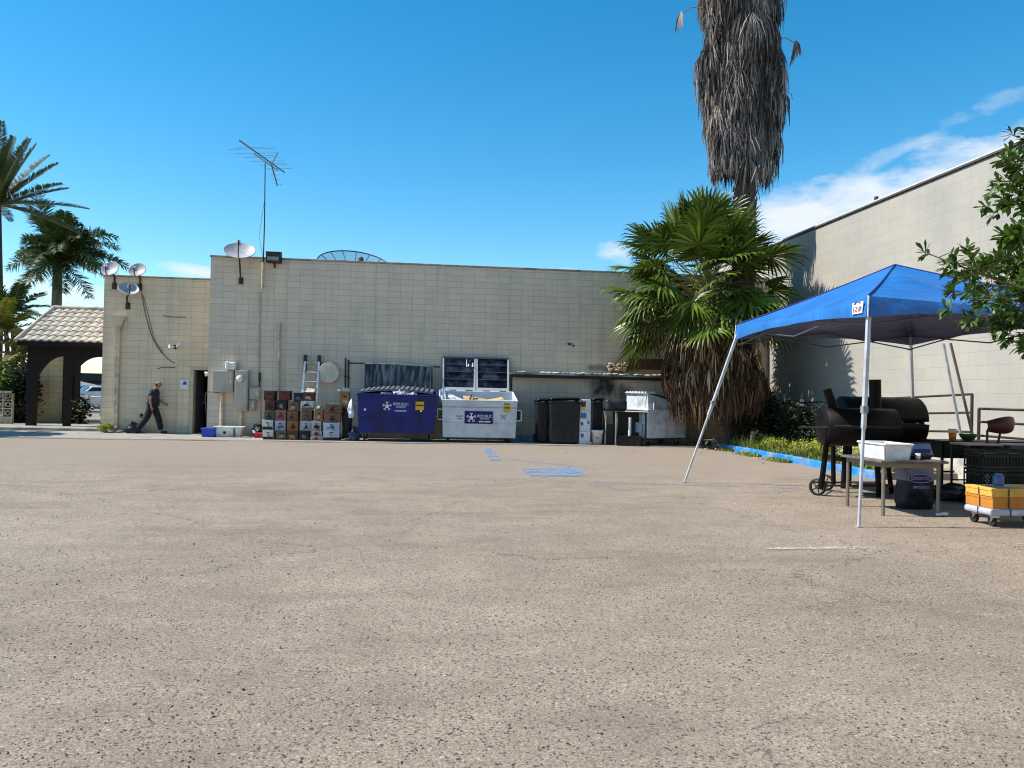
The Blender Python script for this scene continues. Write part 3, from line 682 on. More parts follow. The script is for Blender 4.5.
def pipe(name, pts, r, Y, label, cat='pipe', mat=pipe_tan, grp=None, clamps=2):
    P = [PY(x, y, Y - r - .015) for x, y in pts]
    P = [V((p.x, p.y, max(p.z, .0))) for p in P]
    t = thing(name, V((P[-1].x, Y, P[-1].z)), label, cat, grp)
    MB().tube(P, r, 10).build('pipe', mat, t)
    for k in range(clamps):
        q = P[0].lerp(P[-1], (k + .6) / (clamps + .3)); MB().box(q.x - r - .03, q.x + r + .03, Y - .012, Y - .002, q.z - .02, q.z + .02).build('strap', mat, t)
pipe('conduit', [(222, 392.5), (221.3, 434)], .06, YB, 'thick tan conduit below the wide electrical cabinet')
pipe('conduit', [(241, 411.5), (240.5, 434)], .06, YB, 'thick tan conduit below the meter cabinet')
pipe('conduit', [(279.3, 322), (277.6, 436)], .035, YB, 'tall tan conduit rising behind the leftmost cartons', clamps=4)
pipe('conduit', [(259.5, 292), (258.5, 362), (258.2, 399)], .022, YB, 'thin conduit descending from the antenna to the junction box', clamps=4)
pipe('conduit', [(260, 400), (259.3, 436)], .03, YB, 'short tan standpipe beside the red tray', clamps=1)
pipe('black_pipe', [(345.6, 358), (344.8, 428)], .025, YB, 'left one of two thin black pipes behind the open carton', mat=dkmetal)
pipe('black_pipe', [(348.6, 360), (347.8, 428)], .025, YB, 'right one of two thin black pipes behind the open carton', mat=dkmetal)
mb = MB().tube([PY(349, 363, YB - .04), PY(375, 363.4, YB - .04), PY(440, 367, YB - .04)], .018)
tag(mb.build('horizontal_pipe', dkmetal), 'thin dark pipe running level along the wall above the blue dumpster', 'pipe')
a = PY(259.5, 378, YB - .06)
tag(MB().box(a.x - .03, a.x + .03, YB - .09, YB - .002, a.z - .12, a.z + .18).cyl(a, a + V((0, 0, -.35)), .02).build('shut_off_lever', dkmetal, bevel=.01), 'small dark shut off handle above the square junction box', 'handle')
# round drum cover
c = PY(329, 373, YB - .1); r = 9.6 / FPX * c.y
t = thing('round_vent_cover', (c.x, YB, c.z), 'large round cream drum shaped vent cover high on the wall by the ladder', 'vent')
MB().cyl((c.x, YB - .003, c.z), (c.x, YB - .24, c.z), r, n=32).build('drum', M('drum_cream', (.70, .58, .43), .5, dirt=(.5, .4, .28), dirt_amt=.15), t, bevel=.03, seg=2)
MB().lathe([(r * 1.01, 0), (r * 1.04, .0), (r * 1.04, .05), (r * 1.01, .05)], (c.x, YB - .18, c.z), 32, (0, -1, 0)).build('rim', M('drum_cream', (.55, .50, .41)), t)
# ladder
Yl = YB - .12
t = thing('ladder', (PY(312, 436, Yl - .5).x, Yl - .5, 0), 'aluminium ladder leaning on the wall behind the carton stacks', 'ladder')
alu = M('aluminium', (.62, .60, .56), .4, .7, dirt=(.35, .3, .25), dirt_amt=.4)
Lx0, Lx1 = PY(305.2, 356, Yl).x, PY(319.2, 356, Yl).x; lz = PY(312, 356, Yl).z
for x in (Lx0, Lx1):
    MB().quadbox([(x - .03, Yl - .75, 0), (x + .03, Yl - .75, 0), (x + .03, Yl, lz), (x - .03, Yl, lz)], (0, .06, 0)).build('rail', alu, t)
    MB().box(x - .045, x + .045, Yl - .05, Yl + .08, lz - .55, lz + .03).build('rubber_cover', dkmetal, t)
k = 0
while k * .31 + .25 < lz - .1:
    z = .25 + k * .31; q = z / lz
    MB().cyl((Lx0, Yl - .72 + .75 * q, z), (Lx1, Yl - .72 + .75 * q, z), .022).build('rung', alu, t); k += 1
# downspout with funnel head
t = thing('downspout', (PY(115, 432, YL).x, YL, 0), 'tan downspout with a flared funnel head on the wing wall', 'downspout')
pa, pb = PY(118.3, 330, YL - .08), PY(115.5, 430, YL - .08)
MB().quadbox([(pb.x - .065, YL - .14, .12), (pb.x + .065, YL - .14, .12), (pa.x + .065, YL - .14, pa.z), (pa.x - .065, YL - .14, pa.z)], (0, .12, 0)).build('pipe', pipe_tan, t)
f0, f1 = PY(112.5, 317.5, YL - .1), PY(125, 317.5, YL - .1)
MB().add([(f0.x, YL - .2, f0.z), (f1.x, YL - .2, f0.z), (f1.x, YL - .01, f0.z), (f0.x, YL - .01, f0.z), (pa.x - .08, YL - .16, pa.z), (pa.x + .08, YL - .16, pa.z), (pa.x + .08, YL - .01, pa.z), (pa.x - .08, YL - .01, pa.z)], [(0, 4, 5, 1), (1, 5, 6, 2), (2, 6, 7, 3), (3, 7, 4, 0), (4, 7, 6, 5)]).build('funnel_head', pipe_tan, t, solid=.012)
MB().box(f0.x - .02, f1.x + .02, YL - .22, YL - .005, f0.z, f0.z + .04).build('rim', pipe_tan, t)
MB().quadbox([(pb.x - .065, YL - .14, .14), (pb.x + .065, YL - .14, .14), (pb.x + .03, YL - .42, .03), (pb.x - .10, YL - .42, .03)], (0, .03, .08)).build('spout', pipe_tan, t)
# cables swagging
blk = M('cable_black', (.12, .10, .08), .7)
def cable(pts, label, Y=YL - .02, r=.012):
    P = [PY(x, y, Y) for x, y in pts]
    # smooth through points
    out = []
    for i in range(len(P) - 1):
        p0, p1, p2, p3 = P[max(i - 1, 0)], P[i], P[i + 1], P[min(i + 2, len(P) - 1)]
        for k in range(6):
            s = k / 6; out.append(.5 * ((2 * p1) + (p2 - p0) * s + (2 * p0 - 5 * p1 + 4 * p2 - p3) * s * s + (3 * p1 - p0 - 3 * p2 + p3) * s ** 3))
    out.append(P[-1]); tag(MB().tube(out, r, 5).build('hanging_cable', blk), label, 'cable')
cable([(141, 290), (145, 312), (151, 334), (158, 348), (168, 359), (175, 363.5)], 'long dark cable swagging down from the second dish')
cable([(143, 295), (149, 318), (154, 338), (163, 353)], 'shorter cable hanging just above the long one', Y=YL - .03, r=.009)
cable([(163, 315.5), (172, 317), (186, 317)], 'short level cable high on the wing wall')
cable([(157, 369), (163, 367.4), (175, 367.6)], 'short level cable under the small wing lamp')
cable([(219.5, 393), (206, 393.5), (206.5, 415)], 'thin looped cable below the wide cabinet', Y=YB - .03)
c = PY(175, 347, YL - .1)
t = thing('security_light', (c.x, YL, c.z), 'small white security light with two heads on the wing wall', 'light')
wp = M('white_plastic', (.75, .74, .70), .4)
MB().cyl((c.x - .02, YL - .003, c.z), (c.x - .02, YL - .06, c.z), .07).build('base', dkmetal, t)
for s in (-1, 1): MB().cyl((c.x + s * .04, YL - .06, c.z), (c.x + s * .15, YL - .2, c.z + (.02 if s < 0 else .1)), .03, .065).build('lamp_head', wp, t)
c = PY(205.3, 374, YB - .1)
t = thing('door_lamp', (x0, YB + .2, c.z), 'little round cream lamp on the wall corner beside the doorway', 'lamp')
MB().cyl((x0 - .002, YB + .15, c.z + .02), (x0 - .12, YB + .15, c.z), .05, .085).build('shade', M('cream_lens', (.85, .82, .72)), t); MB().box(x0 - .02, x0 - .001, YB + .08, YB + .22, c.z - .1, c.z + .1).build('base', dkmetal, t)
X0, X1, Z0, Z1 = px_rect(180, 380.5, 188.5, 388.8, YL - .01)
t = thing('paper_notice', ((X0 + X1) / 2, YL, Z0), 'white paper notice with a small blue print left of the doorway', 'notice')
MB().box(X0, X1, YL - .012, YL - .003, Z0, Z1).build('sheet', M('paper', (.72, .72, .74), .8), t)
xm = (X0 + X1) / 2; zm = Z0 + (Z1 - Z0) * .6
MB().add([(xm - .07, YL - .014, zm - .03), (xm + .08, YL - .014, zm - .03), (xm + .08, YL - .014, zm + .05), (xm, YL - .014, zm + .09), (xm - .05, YL - .014, zm + .02)], [(0, 1, 2, 3, 4)]).build('print', M('print_blue', (.08, .09, .25), .7), t)
c = PY(141, 415, YL - .05)
tag(MB().cyl((c.x, YL - .002, c.z), (c.x, YL - .07, c.z), .05, .04).cyl((c.x, YL - .05, c.z), (c.x, YL - .05, c.z - .09), .02).build('wall_tap', dkmetal), 'small dark tap low on the wing wall behind the walking man', 'tap')
c = PY(570, 344, YB - .05)
tag(MB().rock((c.x, YB - .02, c.z), .06).rock((c.x + .12, YB - .02, c.z - .06), .04).cyl((c.x - .12, YB - .01, c.z), (c.x + .1, YB - .01, c.z + .01), .008).build('wall_fixing', dkmetal), 'tiny broken dark fixing on the tall wall above the annex', 'fixing')
# big bag slumped behind man
c = G(143, 434.0); r_ = random.Random(2)
def sack(name, cx, cy, w_, d_, h_, mat, label, cat='bag', seed=1, n=22, neck=False):
    mb = MB(); vs = []; rr = random.Random(seed); ph = [rr.uniform(0, 6) for _ in range(6)]
    K = 14
    for k in range(K + 1):
        q = k / K; prof = (math.sin(min(1, q * 1.25 + .22) * math.pi * .5) ** .6) * (math.cos(q * math.pi / 2) ** .55 if q < 1 else .02)
        for i in range(n):
            an = 2 * math.pi * i / n; f = prof * (1 + .10 * math.sin(3 * an + ph[0] + q * 3) + .07 * math.sin(5 * an + ph[1] - q * 4) + .04 * rr.uniform(-1, 1))
            vs.append((cx + math.cos(an) * w_ / 2 * f, cy + math.sin(an) * d_ / 2 * f, h_ * q * (1 + .06 * math.sin(2 * an + ph[2]))))
    vs = [(x + w_ * .16 * noise.noise(V((x * 6, z * 7, seed))) , y + w_ * .2 * noise.noise(V((y * 6 + 3, x * 6, z * 7 + seed))), max(0, z * (1 + .35 * noise.noise(V((x * 5, y * 5, seed + .5)))))) for x, y, z in vs]
    mb.add(vs, [(k * n + i, k * n + (i + 1) % n, (k + 1) * n + (i + 1) % n, (k + 1) * n + i) for k in range(K) for i in range(n)] + [tuple(range(K * n, K * n + n))], False)
    if neck: mb.cyl((cx, cy, h_ * .96), (cx + .02, cy, h_ * 1.1), .03, .07, 8)
    return tag(mb.build(name, mat), label, cat)
plas_black = M('bin_bag_black', (.012, .012, .014), .35, bmp=.4, scale=9)
sack('rubbish_bag', c.x - .42, YL - .35, .5, .4, .36, plas_black, 'slumped black bag on the ground behind the walking man', seed=5)
mb = MB(); mb.rock((c.x - .95, YL - .3, .05), .12, (2, 1, .5)).rock((c.x - 1.25, YL - .25, .05), .10, (1.8, 1, .5))
tag(mb.build('cloth_rag', M('rag_grey', (.25, .22, .18), .9)), 'crumpled grey rag along the foot of the wing wall', 'rag')

# ------------------------------------------------------------------ things at the door
def tray(name, x0_, x1_, y, d, h, mat, label, cat, flare=.03, tilt=0, base=0):
    xm = (x0_ + x1_) / 2; w2 = (x1_ - x0_) / 2
    t = thing(name, (xm, y + d / 2, base), label, cat)
    xf = Matrix.Translation((xm, y, base)) @ Matrix.Rotation(tilt, 4, 'X') @ Matrix.Translation((-xm, -y, -base))
    th = .015; mb = MB()
    def wall(pa, pb, pc, pd, th_): mb.quadbox([pa, pb, pc, pd], th_)
    xa, xb, ya, yb, z0, z1 = x0_, x1_, y, y + d, base, base + h; f = flare
    mb.quadbox([(xa + f, ya + f, z0), (xb - f, ya + f, z0), (xb, ya, z1), (xa, ya, z1)], (0, th, 0))
    mb.quadbox([(xa + f, yb - f, z0), (xb - f, yb - f, z0), (xb, yb, z1), (xa, yb, z1)], (0, -th, 0))
    mb.quadbox([(xa + f, ya + f, z0), (xa + f, yb - f, z0), (xa, yb, z1), (xa, ya, z1)], (th, 0, 0))
    mb.quadbox([(xb - f, ya + f, z0), (xb - f, yb - f, z0), (xb, yb, z1), (xb, ya, z1)], (-th, 0, 0))
    mb.box(xa + f, xb - f, ya + f, yb - f, z0, z0 + th)
    mb.build('tub', mat, t, xf=xf)
    r = MB(); z = z1
    for p, q in (((xa, ya), (xb, ya)), ((xb, ya), (xb, yb)), ((xb, yb), (xa, yb)), ((xa, yb), (xa, ya))): r.cyl((p[0], p[1], z), (q[0], q[1], z), .016, n=8)
    r.build('rim', mat, t, xf=xf)
    return t
a, b_ = G(200.5, 437), G(215.5, 437)
YT = 24.9
X0, X1, Z0, Z1 = px_rect(200.5, 428.5, 215, 437, YT)
tray('blue_crate', X0, X1, YT, .4, .27, M('crate_blue', (.02, .07, .42), .45), 'low blue plastic crate on the ground by the doorway', 'crate')
X0, X1, Z0, Z1 = px_rect(213, 427.5, 242.5, 437, YT + .1)
t = tray('white_trough', X0, X1, YT + .1, .42, .32, M('trough_white', (.78, .76, .70), .45, dirt=(.4, .35, .28), dirt_amt=.3), 'long white plastic trough standing below the electrical cabinets', 'trough', flare=.08)
MB().lathe([(.05, 0), (.02, .012), (0, .012)], ((X0 * .62 + X1 * .38), YT + .135, .15), 12, (0, -1, 0)).build('drain_hole', dkmetal, t)
MB().box(X0 + .70 * (X1 - X0), X0 + .73 * (X1 - X0), YT + .085, YT + .15, .02, .3).build('crack', dkmetal, t)
X0, X1, Z0, Z1 = px_rect(253, 431.5, 266, 438, YT)
tray('red_tray', X0, X1, YT, .4, .14, M('red_plastic_tray', (.38, .03, .02), .45), 'flat red plastic tray left of the first carton stack', 'tray')
sack('rubbish_bag', (X0 + X1) / 2 - .15, YT + .6, .45, .4, .42, plas_black, 'small black bag crammed behind the red tray', seed=9)

# ------------------------------------------------------------------ carton stacks
card = {k: M('card_' + k, c_, .85, var=.12, scale=7, bmp=.1, dirt=(c_[0] * .55, c_[1] * .5, c_[2] * .5), dirt_amt=.35) for k, c_ in dict(
    dark=(.085, .045, .035), maroon=(.12, .045, .035), brown=(.20, .115, .065), pink=(.28, .15, .12), white=(.62, .62, .62), orange=(.30, .14, .05), black=(.03, .03, .035), pinkwhite=(.50, .42, .40), bluewhite=(.50, .56, .66), grey=(.40, .42, .46), khaki=(.14, .11, .07)).items()}
prt = {k: M('print_' + k, c_, .8, var=.2) for k, c_ in dict(dk=(.02, .018, .018), gold=(.30, .19, .03), red=(.20, .03, .02), cream=(.25, .20, .15), blue=(.04, .06, .17), lite=(.36, .30, .25)).items()}
CX, CY, CS = 255., 350., 8.08
def carton(zx0, zy0, zx1, zy1, mat, pr, label, Y=24.15, d=.42, z0=None, z1=None, open_=False, style=0, seed=0):
    rr = random.Random(seed * 7 + int(zx0))
    X0, X1, Z0, Z1 = px_rect(CX + zx0 / CS, CY + zy0 / CS, CX + zx1 / CS, CY + zy1 / CS, Y)
    if z0 is not None: Z0 = z0
    if z1 is not None: Z1 = z1
    jx = rr.uniform(-.022, .022); X0 += .008 + jx; X1 -= .008 - jx
    t = thing('cardboard_carton', ((X0 + X1) / 2, Y + d / 2, Z0), label, 'carton', 'stacked cartons against the store wall')
    c = ((X0 + X1) / 2, Y + d / 2, 0); xf = rotz(c, rad(rr.uniform(-6, 6)))
    top = Z1 - (.012 if not open_ else 0)
    if open_:
        mb = MB().box(X0, X1, Y, Y + .01, Z0, top).box(X0, X1, Y + d - .01, Y + d, Z0, top).box(X0, X0 + .01, Y + .01, Y + d - .01, Z0, top).box(X1 - .01, X1, Y + .01, Y + d - .01, Z0, top).box(X0 + .01, X1 - .01, Y + .01, Y + d - .01, Z0, Z0 + .02)
        mb.build('body', card[mat], t, xf=xf)
        fl = card['brown'] if open_ == 1 else M('flap_cream', (.55, .48, .38), .85)
        MB().quadbox([(X0, Y + d, top), (X1, Y + d, top), (X1 - .02, Y + d + .1, top + .10), (X0 + .03, Y + d + .12, top + .13)], (0, .006, 0)).build('flap', fl, t, xf=xf)
        MB().quadbox([(X0, Y, top), (X0, Y + d, top), (X0 - .09, Y + d, top + .06), (X0 - .08, Y, top + .03)], (0, 0, .006)).build('flap', fl, t, xf=xf)
        MB().quadbox([(X1, Y, top), (X1, Y + d, top), (X1 + .05, Y + d, top + .14), (X1 + .04, Y, top + .11)], (.006, 0, 0)).build('flap', fl, t, xf=xf)
    else:
        MB().box(X0, X1, Y, Y + d, Z0 + .002, top).build('body', card[mat], t, bevel=.006, xf=xf)
        MB().box(X0 - .006, X1 + .006, Y - .006, Y + d + .006, top - (.05 if style != 2 else .02), top + .008).build('lid', card[mat] if style != 1 else card['white'], t, bevel=.004, xf=xf)
    w_ = X1 - X0; h_ = Z1 - Z0; f = -.010
    # dark hand hole
    MB().box(X0 + w_ * .38, X1 - w_ * .38, Y + f - .004, Y + f + .004 + .006, Z0 + h_ * .64, Z0 + h_ * .74).build('hand_hole', prt['dk'], t, xf=xf)
    zc, xc = Z0 + h_ * .38, (X0 + X1) / 2
    if pr == 'band':
        MB().box(X0 + .005, X1 - .005, Y - .006, Y - .001, Z0 + .01, Z0 + h_ * .30).build('printed_band', prt['dk'], t, xf=xf)
        MB().lathe([(0, 0), (.045, 0), (.045, .004), (0, .004)], (xc, Y - .006, Z0 + h_ * .38), 14, (0, -1, 0)).build('printed_seal', prt['gold'], t, xf=xf)
    elif pr:
        sx_ = rr.uniform(-.08, .08) * w_; q = MB(); n_ = rr.randint(5, 8); R1, R2 = rr.uniform(.05, .10), rr.uniform(.04, .07)
        q.add([(xc + sx_ + math.cos(2 * math.pi * i / 14) * R1 * rr.uniform(.75, 1.2), Y - .003, zc + math.sin(2 * math.pi * i / 14) * R2 * rr.uniform(.7, 1.2)) for i in range(14)], [tuple(range(14))])
        q.build('printed_badge', prt[pr], t, xf=xf)
        q = MB()
        for _ in range(n_):
            xx = X0 + w_ * rr.uniform(.05, .75); z_ = Z0 + h_ * rr.choice((.10, .15, .20, .26)); q.box(xx, xx + w_ * rr.uniform(.05, .2), Y - .0045, Y - .001, z_, z_ + rr.uniform(.008, .02))
        q.build('printed_lines', prt['dk' if rr.random() < .5 else pr], t, xf=xf)
    return t
def col(x0_, x1_, tops, spec, Y, base=725, **kw):
    # stack from the ground: heights read from the photograph, each carton resting on the one below
    pass
Yc = 24.15
def zz(y, x=150): return PY(CX + x / CS, CY + y / CS, Yc).z
lv1 = [0, zz(645), zz(565), zz(488), zz(408), zz(328)]
s1 = [('white', 'band', 'white carton with black band at the very bottom of the leftmost stack'), ('white', 'band', 'white carton with black band, second from the ground in the leftmost stack'), ('khaki', 'dk', 'dark khaki carton third up in the leftmost stack'), ('maroon', 'dk', 'dark maroon carton fourth up in the leftmost stack'), ('dark', 'red', 'darkest brown carton on top of the leftmost stack')]
for k, (m_, p_, l_) in enumerate(s1): carton(78 + k * 2, 0, 168 + k, 0, m_, p_, l_, z0=lv1[k], z1=lv1[k + 1], seed=k)
lv2 = [0, zz(650), zz(568), zz(482), zz(405), zz(326)]
s2 = [('khaki', 'cream', 'mottled dark carton at the bottom of the second stack from the left'), ('grey', 'blue', 'pale carton with blue ring print low in the second stack'), ('pink', 'red', 'dusty pink carton in the middle of the second stack'), ('black', 'cream', 'black carton fourth up in the second stack'), ('maroon', 'red', 'maroon carton shifted right on top of the second stack')]
for k, (m_, p_, l_) in enumerate(s2): carton((180, 178, 178, 182, 200)[k], 0, (268, 266, 268, 270, 298)[k], 0, m_, p_, l_, z0=lv2[k], z1=lv2[k + 1], seed=k + 10)
lv3 = [0, zz(650), zz(572), zz(492), zz(413), zz(340)]
s3 = [('maroon', 'gold', 'reddish brown carton at the bottom of the third stack'), ('orange', 'dk', 'orange brown carton second up in the third stack'), ('brown', 'dk', 'plain brown carton in the middle of the third stack'), ('brown', 'lite', 'brown carton fourth up in the third stack under the black one'), ('black', 'blue', 'wide black and blue carton on top of the third stack')]
for k, (m_, p_, l_) in enumerate(s3): carton((275, 276, 275, 275, 310)[k], 0, (366, 366, 362, 364, 395)[k], 0, m_, p_, l_, z0=lv3[k], z1=lv3[k + 1], seed=k + 20)
lv4 = [0, zz(648), zz(568), zz(460), zz(405), zz(335)]
s4 = [('black', 'pink', 'near black carton at the bottom of the fourth stack'), ('grey', 'dk', 'pale grey ring printed carton second up in the fourth stack'), ('khaki', 'red', 'tall khaki and black carton in the middle of the fourth stack'), ('white', 'dk', 'white carton fourth up in the fourth stack'), ('maroon', 'lite', 'open red brown carton with raised flaps on top of the fourth stack')]
prt['pink'] = card['pink']
for k, (m_, p_, l_) in enumerate(s4): carton((375, 378, 392, 392, 402)[k], 0, (460, 466, 480, 494, 492)[k], 0, m_, p_, l_, z0=lv4[k], z1=lv4[k + 1], seed=k + 30, open_=2 if k == 4 else False)
lv5 = [0, zz(688), zz(645), zz(566), zz(480)]
s5 = [('pinkwhite', 'red', 'flat pinkish white carton at the bottom of the fifth stack'), ('pinkwhite', 'red', 'flat pinkish white carton second up in the fifth stack'), ('pinkwhite', 'dk', 'taller pinkish carton third up in the fifth stack'), ('orange', 'lite', 'open orange brown carton with white flaps topping the fifth stack')]
for k, (m_, p_, l_) in enumerate(s5): carton((468, 468, 474, 490)[k], 0, (556, 556, 556, 562)[k], 0, m_, p_, l_, z0=lv5[k], z1=lv5[k + 1], seed=k + 40, open_=2 if k == 3 else False, Y=24.1)
lv6 = [0, zz(700), zz(640), zz(578), zz(503), zz(425)]
s6 = [('black', None, 'flat black base carton under the pale blue ones'), ('bluewhite', 'lite', 'pale blue white carton lower in the wide stack'), ('bluewhite', 'blue', 'pale blue white carton upper in the wide stack'), ('brown', 'dk', 'wide brown carton second from the top of the wide stack'), ('brown', 'dk', 'wide dusty brown carton on top of the wide stack')]
for k, (m_, p_, l_) in enumerate(s6): carton((560, 562, 562, 566, 570)[k], 0, (706, 694, 692, 704, 708)[k], 0, m_, p_, l_, z0=lv6[k], z1=lv6[k + 1], seed=k + 50, Y=24.1)
# black bin behind wide stack holding an open box
def wheelie(name, x0_, x1_, y, d, h, mat, label, lid_open=False, xf=None, cat='bin', grp='wheeled bins beside the annex'):
    xm = (x0_ + x1_) / 2; t = thing(name, (xm, y + d / 2, 0), label, cat, grp); w_ = x1_ - x0_; tp = .045
    hb = h - .12
    vs = [(x0_ + tp, y + tp, .05), (x1_ - tp, y + tp, .05), (x1_ - tp, y + d - tp, .05), (x0_ + tp, y + d - tp, .05), (x0_, y, hb), (x1_, y, hb), (x1_, y + d, hb), (x0_, y + d, hb)]
    MB().add(vs, [(3, 2, 1, 0), (0, 1, 5, 4), (1, 2, 6, 5), (2, 3, 7, 6), (3, 0, 4, 7), (4, 5, 6, 7)]).build('body', mat, t, bevel=.03, seg=2, xf=xf)
    mb = MB().box(x0_ - .02, x1_ + .02, y - .025, y + d + .02, hb - .05, hb)
    for q in (.25, .5, .75): mb.quadbox([(x0_ + w_ * q - .02, y + .028, .12), (x0_ + w_ * q + .02, y + .028, .12), (x0_ + w_ * q + .02, y - .006, hb - .06), (x0_ + w_ * q - .02, y - .006, hb - .06)], (0, .03, 0))
    mb.build('rim', mat, t, bevel=.01, xf=xf)
    n = 8; vs = []
    for j in range(n + 1):
        q = j / n; zc = hb + .015 + .10 * math.sin(math.pi * min(1, q * .8 + .2)) 
        vs += [(x0_ - .02, y - .04 + (d + .05) * q, zc - .03), (x0_ + .05, y - .04 + (d + .05) * q, zc + .03), (x1_ - .05, y - .04 + (d + .05) * q, zc + .03), (x1_ + .02, y - .04 + (d + .05) * q, zc - .03)]
    MB().add(vs, [(j * 4 + i, j * 4 + i + 1, j * 4 + i + 5, j * 4 + i + 4) for j in range(n) for i in range(3)], True).build('lid', mat, t, solid=.02, xf=xf)
    MB().tube([(x0_ + .06, y + d + .02, hb), (x0_ + .06, y + d + .09, hb + .03), (x1_ - .06, y + d + .09, hb + .03), (x1_ - .06, y + d + .02, hb)], .02).build('handle', mat, t, xf=xf)
    for x in (x0_ + .02, x1_ - .02): MB().cyl((x - .03, y + d - .02, .13), (x + .03, y + d - .02, .13), .13, n=16).build('wheel', M('tyre', (.02, .02, .02), .8), t, xf=xf)
    return t
binblack = M('bin_black', (.008, .008, .010), .45, dirt=(.025, .023, .02), dirt_amt=.25, dscale=5)
X0, X1, Z0, Z1 = px_rect(341.5, 408, 349, 440, 24.5)
wheelie('wheelie_bin', X0, X1 + .1, 24.35, .5, PY(345, 408, 24.4).z, binblack, 'narrow black bin wedged between the cartons and the blue dumpster', grp=None)
carton(684, 335, 762, 402, 'orange', 'lite', 'open orange carton with torn white flaps perched on the black bin', Y=24.4, d=.34, open_=2, z0=PY(345, 408, 24.4).z + .0)
tb = sack('white_bag', PY(351, 412, 24.3).x, 24.3, .22, .25, .5, M('bag_white', (.68, .70, .74), .4, bmp=.3), 'crumpled white plastic bag hanging at the blue dumpster corner', seed=12)
tb.location.z = PY(351, 418, 24.3).z
for k, (px, c_) in enumerate(((343.3, (.5, .52, .5)), (356.5, (.06, .08, .16)))):
    p = PY(px, 430, 23.95)
    if k: sack('rubbish_bag', PY(353.5, 430, 24.0).x, 24.2, .45, .5, .55, M('bag_navy', (.03, .045, .08), .4, bmp=.3), 'dark navy bag on the ground at the left of the blue dumpster', seed=15)

# ------------------------------------------------------------------ dumpsters
def caster(t, x, y, h=.24, xf=None):
    MB().box(x - .06, x + .06, y - .06, y + .06, h - .02, h + .04, xf).build('caster_plate', dkmetal, t)
    f = MB().quadbox([(x - .045, y - .05, h), (x - .045, y + .05, h), (x - .045, y + .10, .09), (x - .045, y + .04, .09)], (.01, 0, 0)).quadbox([(x + .035, y - .05, h), (x + .035, y + .05, h), (x + .035, y + .10, .09), (x + .035, y + .04, .09)], (.01, 0, 0)).build('caster', M('caster_grey', (.3, .3, .3), .5), t, xf=xf)
    MB().cyl((x - .03, y + .07, .09), (x + .03, y + .07, .09), .09, n=14).build('wheel', M('tyre', (.02, .02, .02), .8), f, xf=xf)
def dumpster(name, label, x0_, x1_, y, d, zb, zf, zbk, paint, xf=None, taper=.06, pockets=True, ribs=True):
    xm = (x0_ + x1_) / 2; t = thing(name, (xm, y + d / 2, 0), label, 'dumpster'); th = .03; tp = taper
    mb = MB()
    mb.quadbox([(x0_ + tp, y + tp * 1.5, zb), (x1_ - tp, y + tp * 1.5, zb), (x1_, y, zf), (x0_, y, zf)], (0, th, 0))
    mb.quadbox([(x0_ + tp, y + d - th, zb), (x1_ - tp, y + d - th, zb), (x1_, y + d - th, zbk), (x0_, y + d - th, zbk)], (0, th, 0))
    for s, xa, xb in ((1, x0_ + tp, x0_), (-1, x1_ - tp, x1_)):
        mb.quadbox([(xa, y + tp * 1.5 + .001, zb), (xa, y + d - .001, zb), (xb, y + d - .001, zbk), (xb, y + .001, zf)], (s * th, 0, 0))
    mb.box(x0_ + tp, x1_ - tp, y + tp * 1.5, y + d, zb - .02, zb + .03)
    mb.build('body', paint, t, xf=xf)
    r = MB().cyl((x0_, y, zf), (x1_, y, zf), .028, n=8).cyl((x0_, y, zf), (x0_, y + d, zbk), .028, n=8).cyl((x1_, y, zf), (x1_, y + d, zbk), .028, n=8).cyl((x0_, y + d, zbk), (x1_, y + d, zbk), .028, n=8)
    if ribs:
        for q in (.35,): 
            yy = y + tp * 1.5 * (1 - q); z = zb + (zf - zb) * q; r.box(x0_ + tp * (1 - q) - .0, x1_ - tp * (1 - q), yy - .025, yy + .005, z - .012, z + .03)
    r.build('rim', paint, t, xf=xf)
    if pockets:
        zp = zb + (zf - zb) * .60
        for s, x in ((-1, x0_ + tp * .4), (1, x1_ - tp * .4)):
            q = MB(); xo = x + s * .16; zt, zl = zp + .17, zp - .17
            q.quadbox([(x, y + .1, zt), (xo, y + .1, zt - .03), (xo, y + .1, zl + .06), (x, y + .1, zl)], (0, .02, 0)) if False else None
            q.box(min(x, xo), max(x, xo), y + .1, y + d - .25, zt - .02, zt + .01).box(min(x, xo), max(x, xo), y + .1, y + d - .25, zl, zl + .03)
            q.box(xo - .012, xo + .012, y + .1, y + d - .25, zl + .001, zt - .001)
            q.quadbox([(x, y + .1, zt + .10), (xo, y + .1, zt - .01), (xo, y + .12, zt - .01), (x, y + .12, zt + .10)], (0, .01, 0)).quadbox([(x, y + .1, zl - .14), (xo, y + .1, zl + .02), (xo, y + .12, zl + .02), (x, y + .12, zl - .14)], (0, .01, 0))
            q.build('fork_pocket', paint, t, xf=xf)
    for x in (x0_ + .22, x1_ - .22):
        for yy in (y + .2, y + d - .25): caster(t, x, yy, zb - .03, xf)
    return t
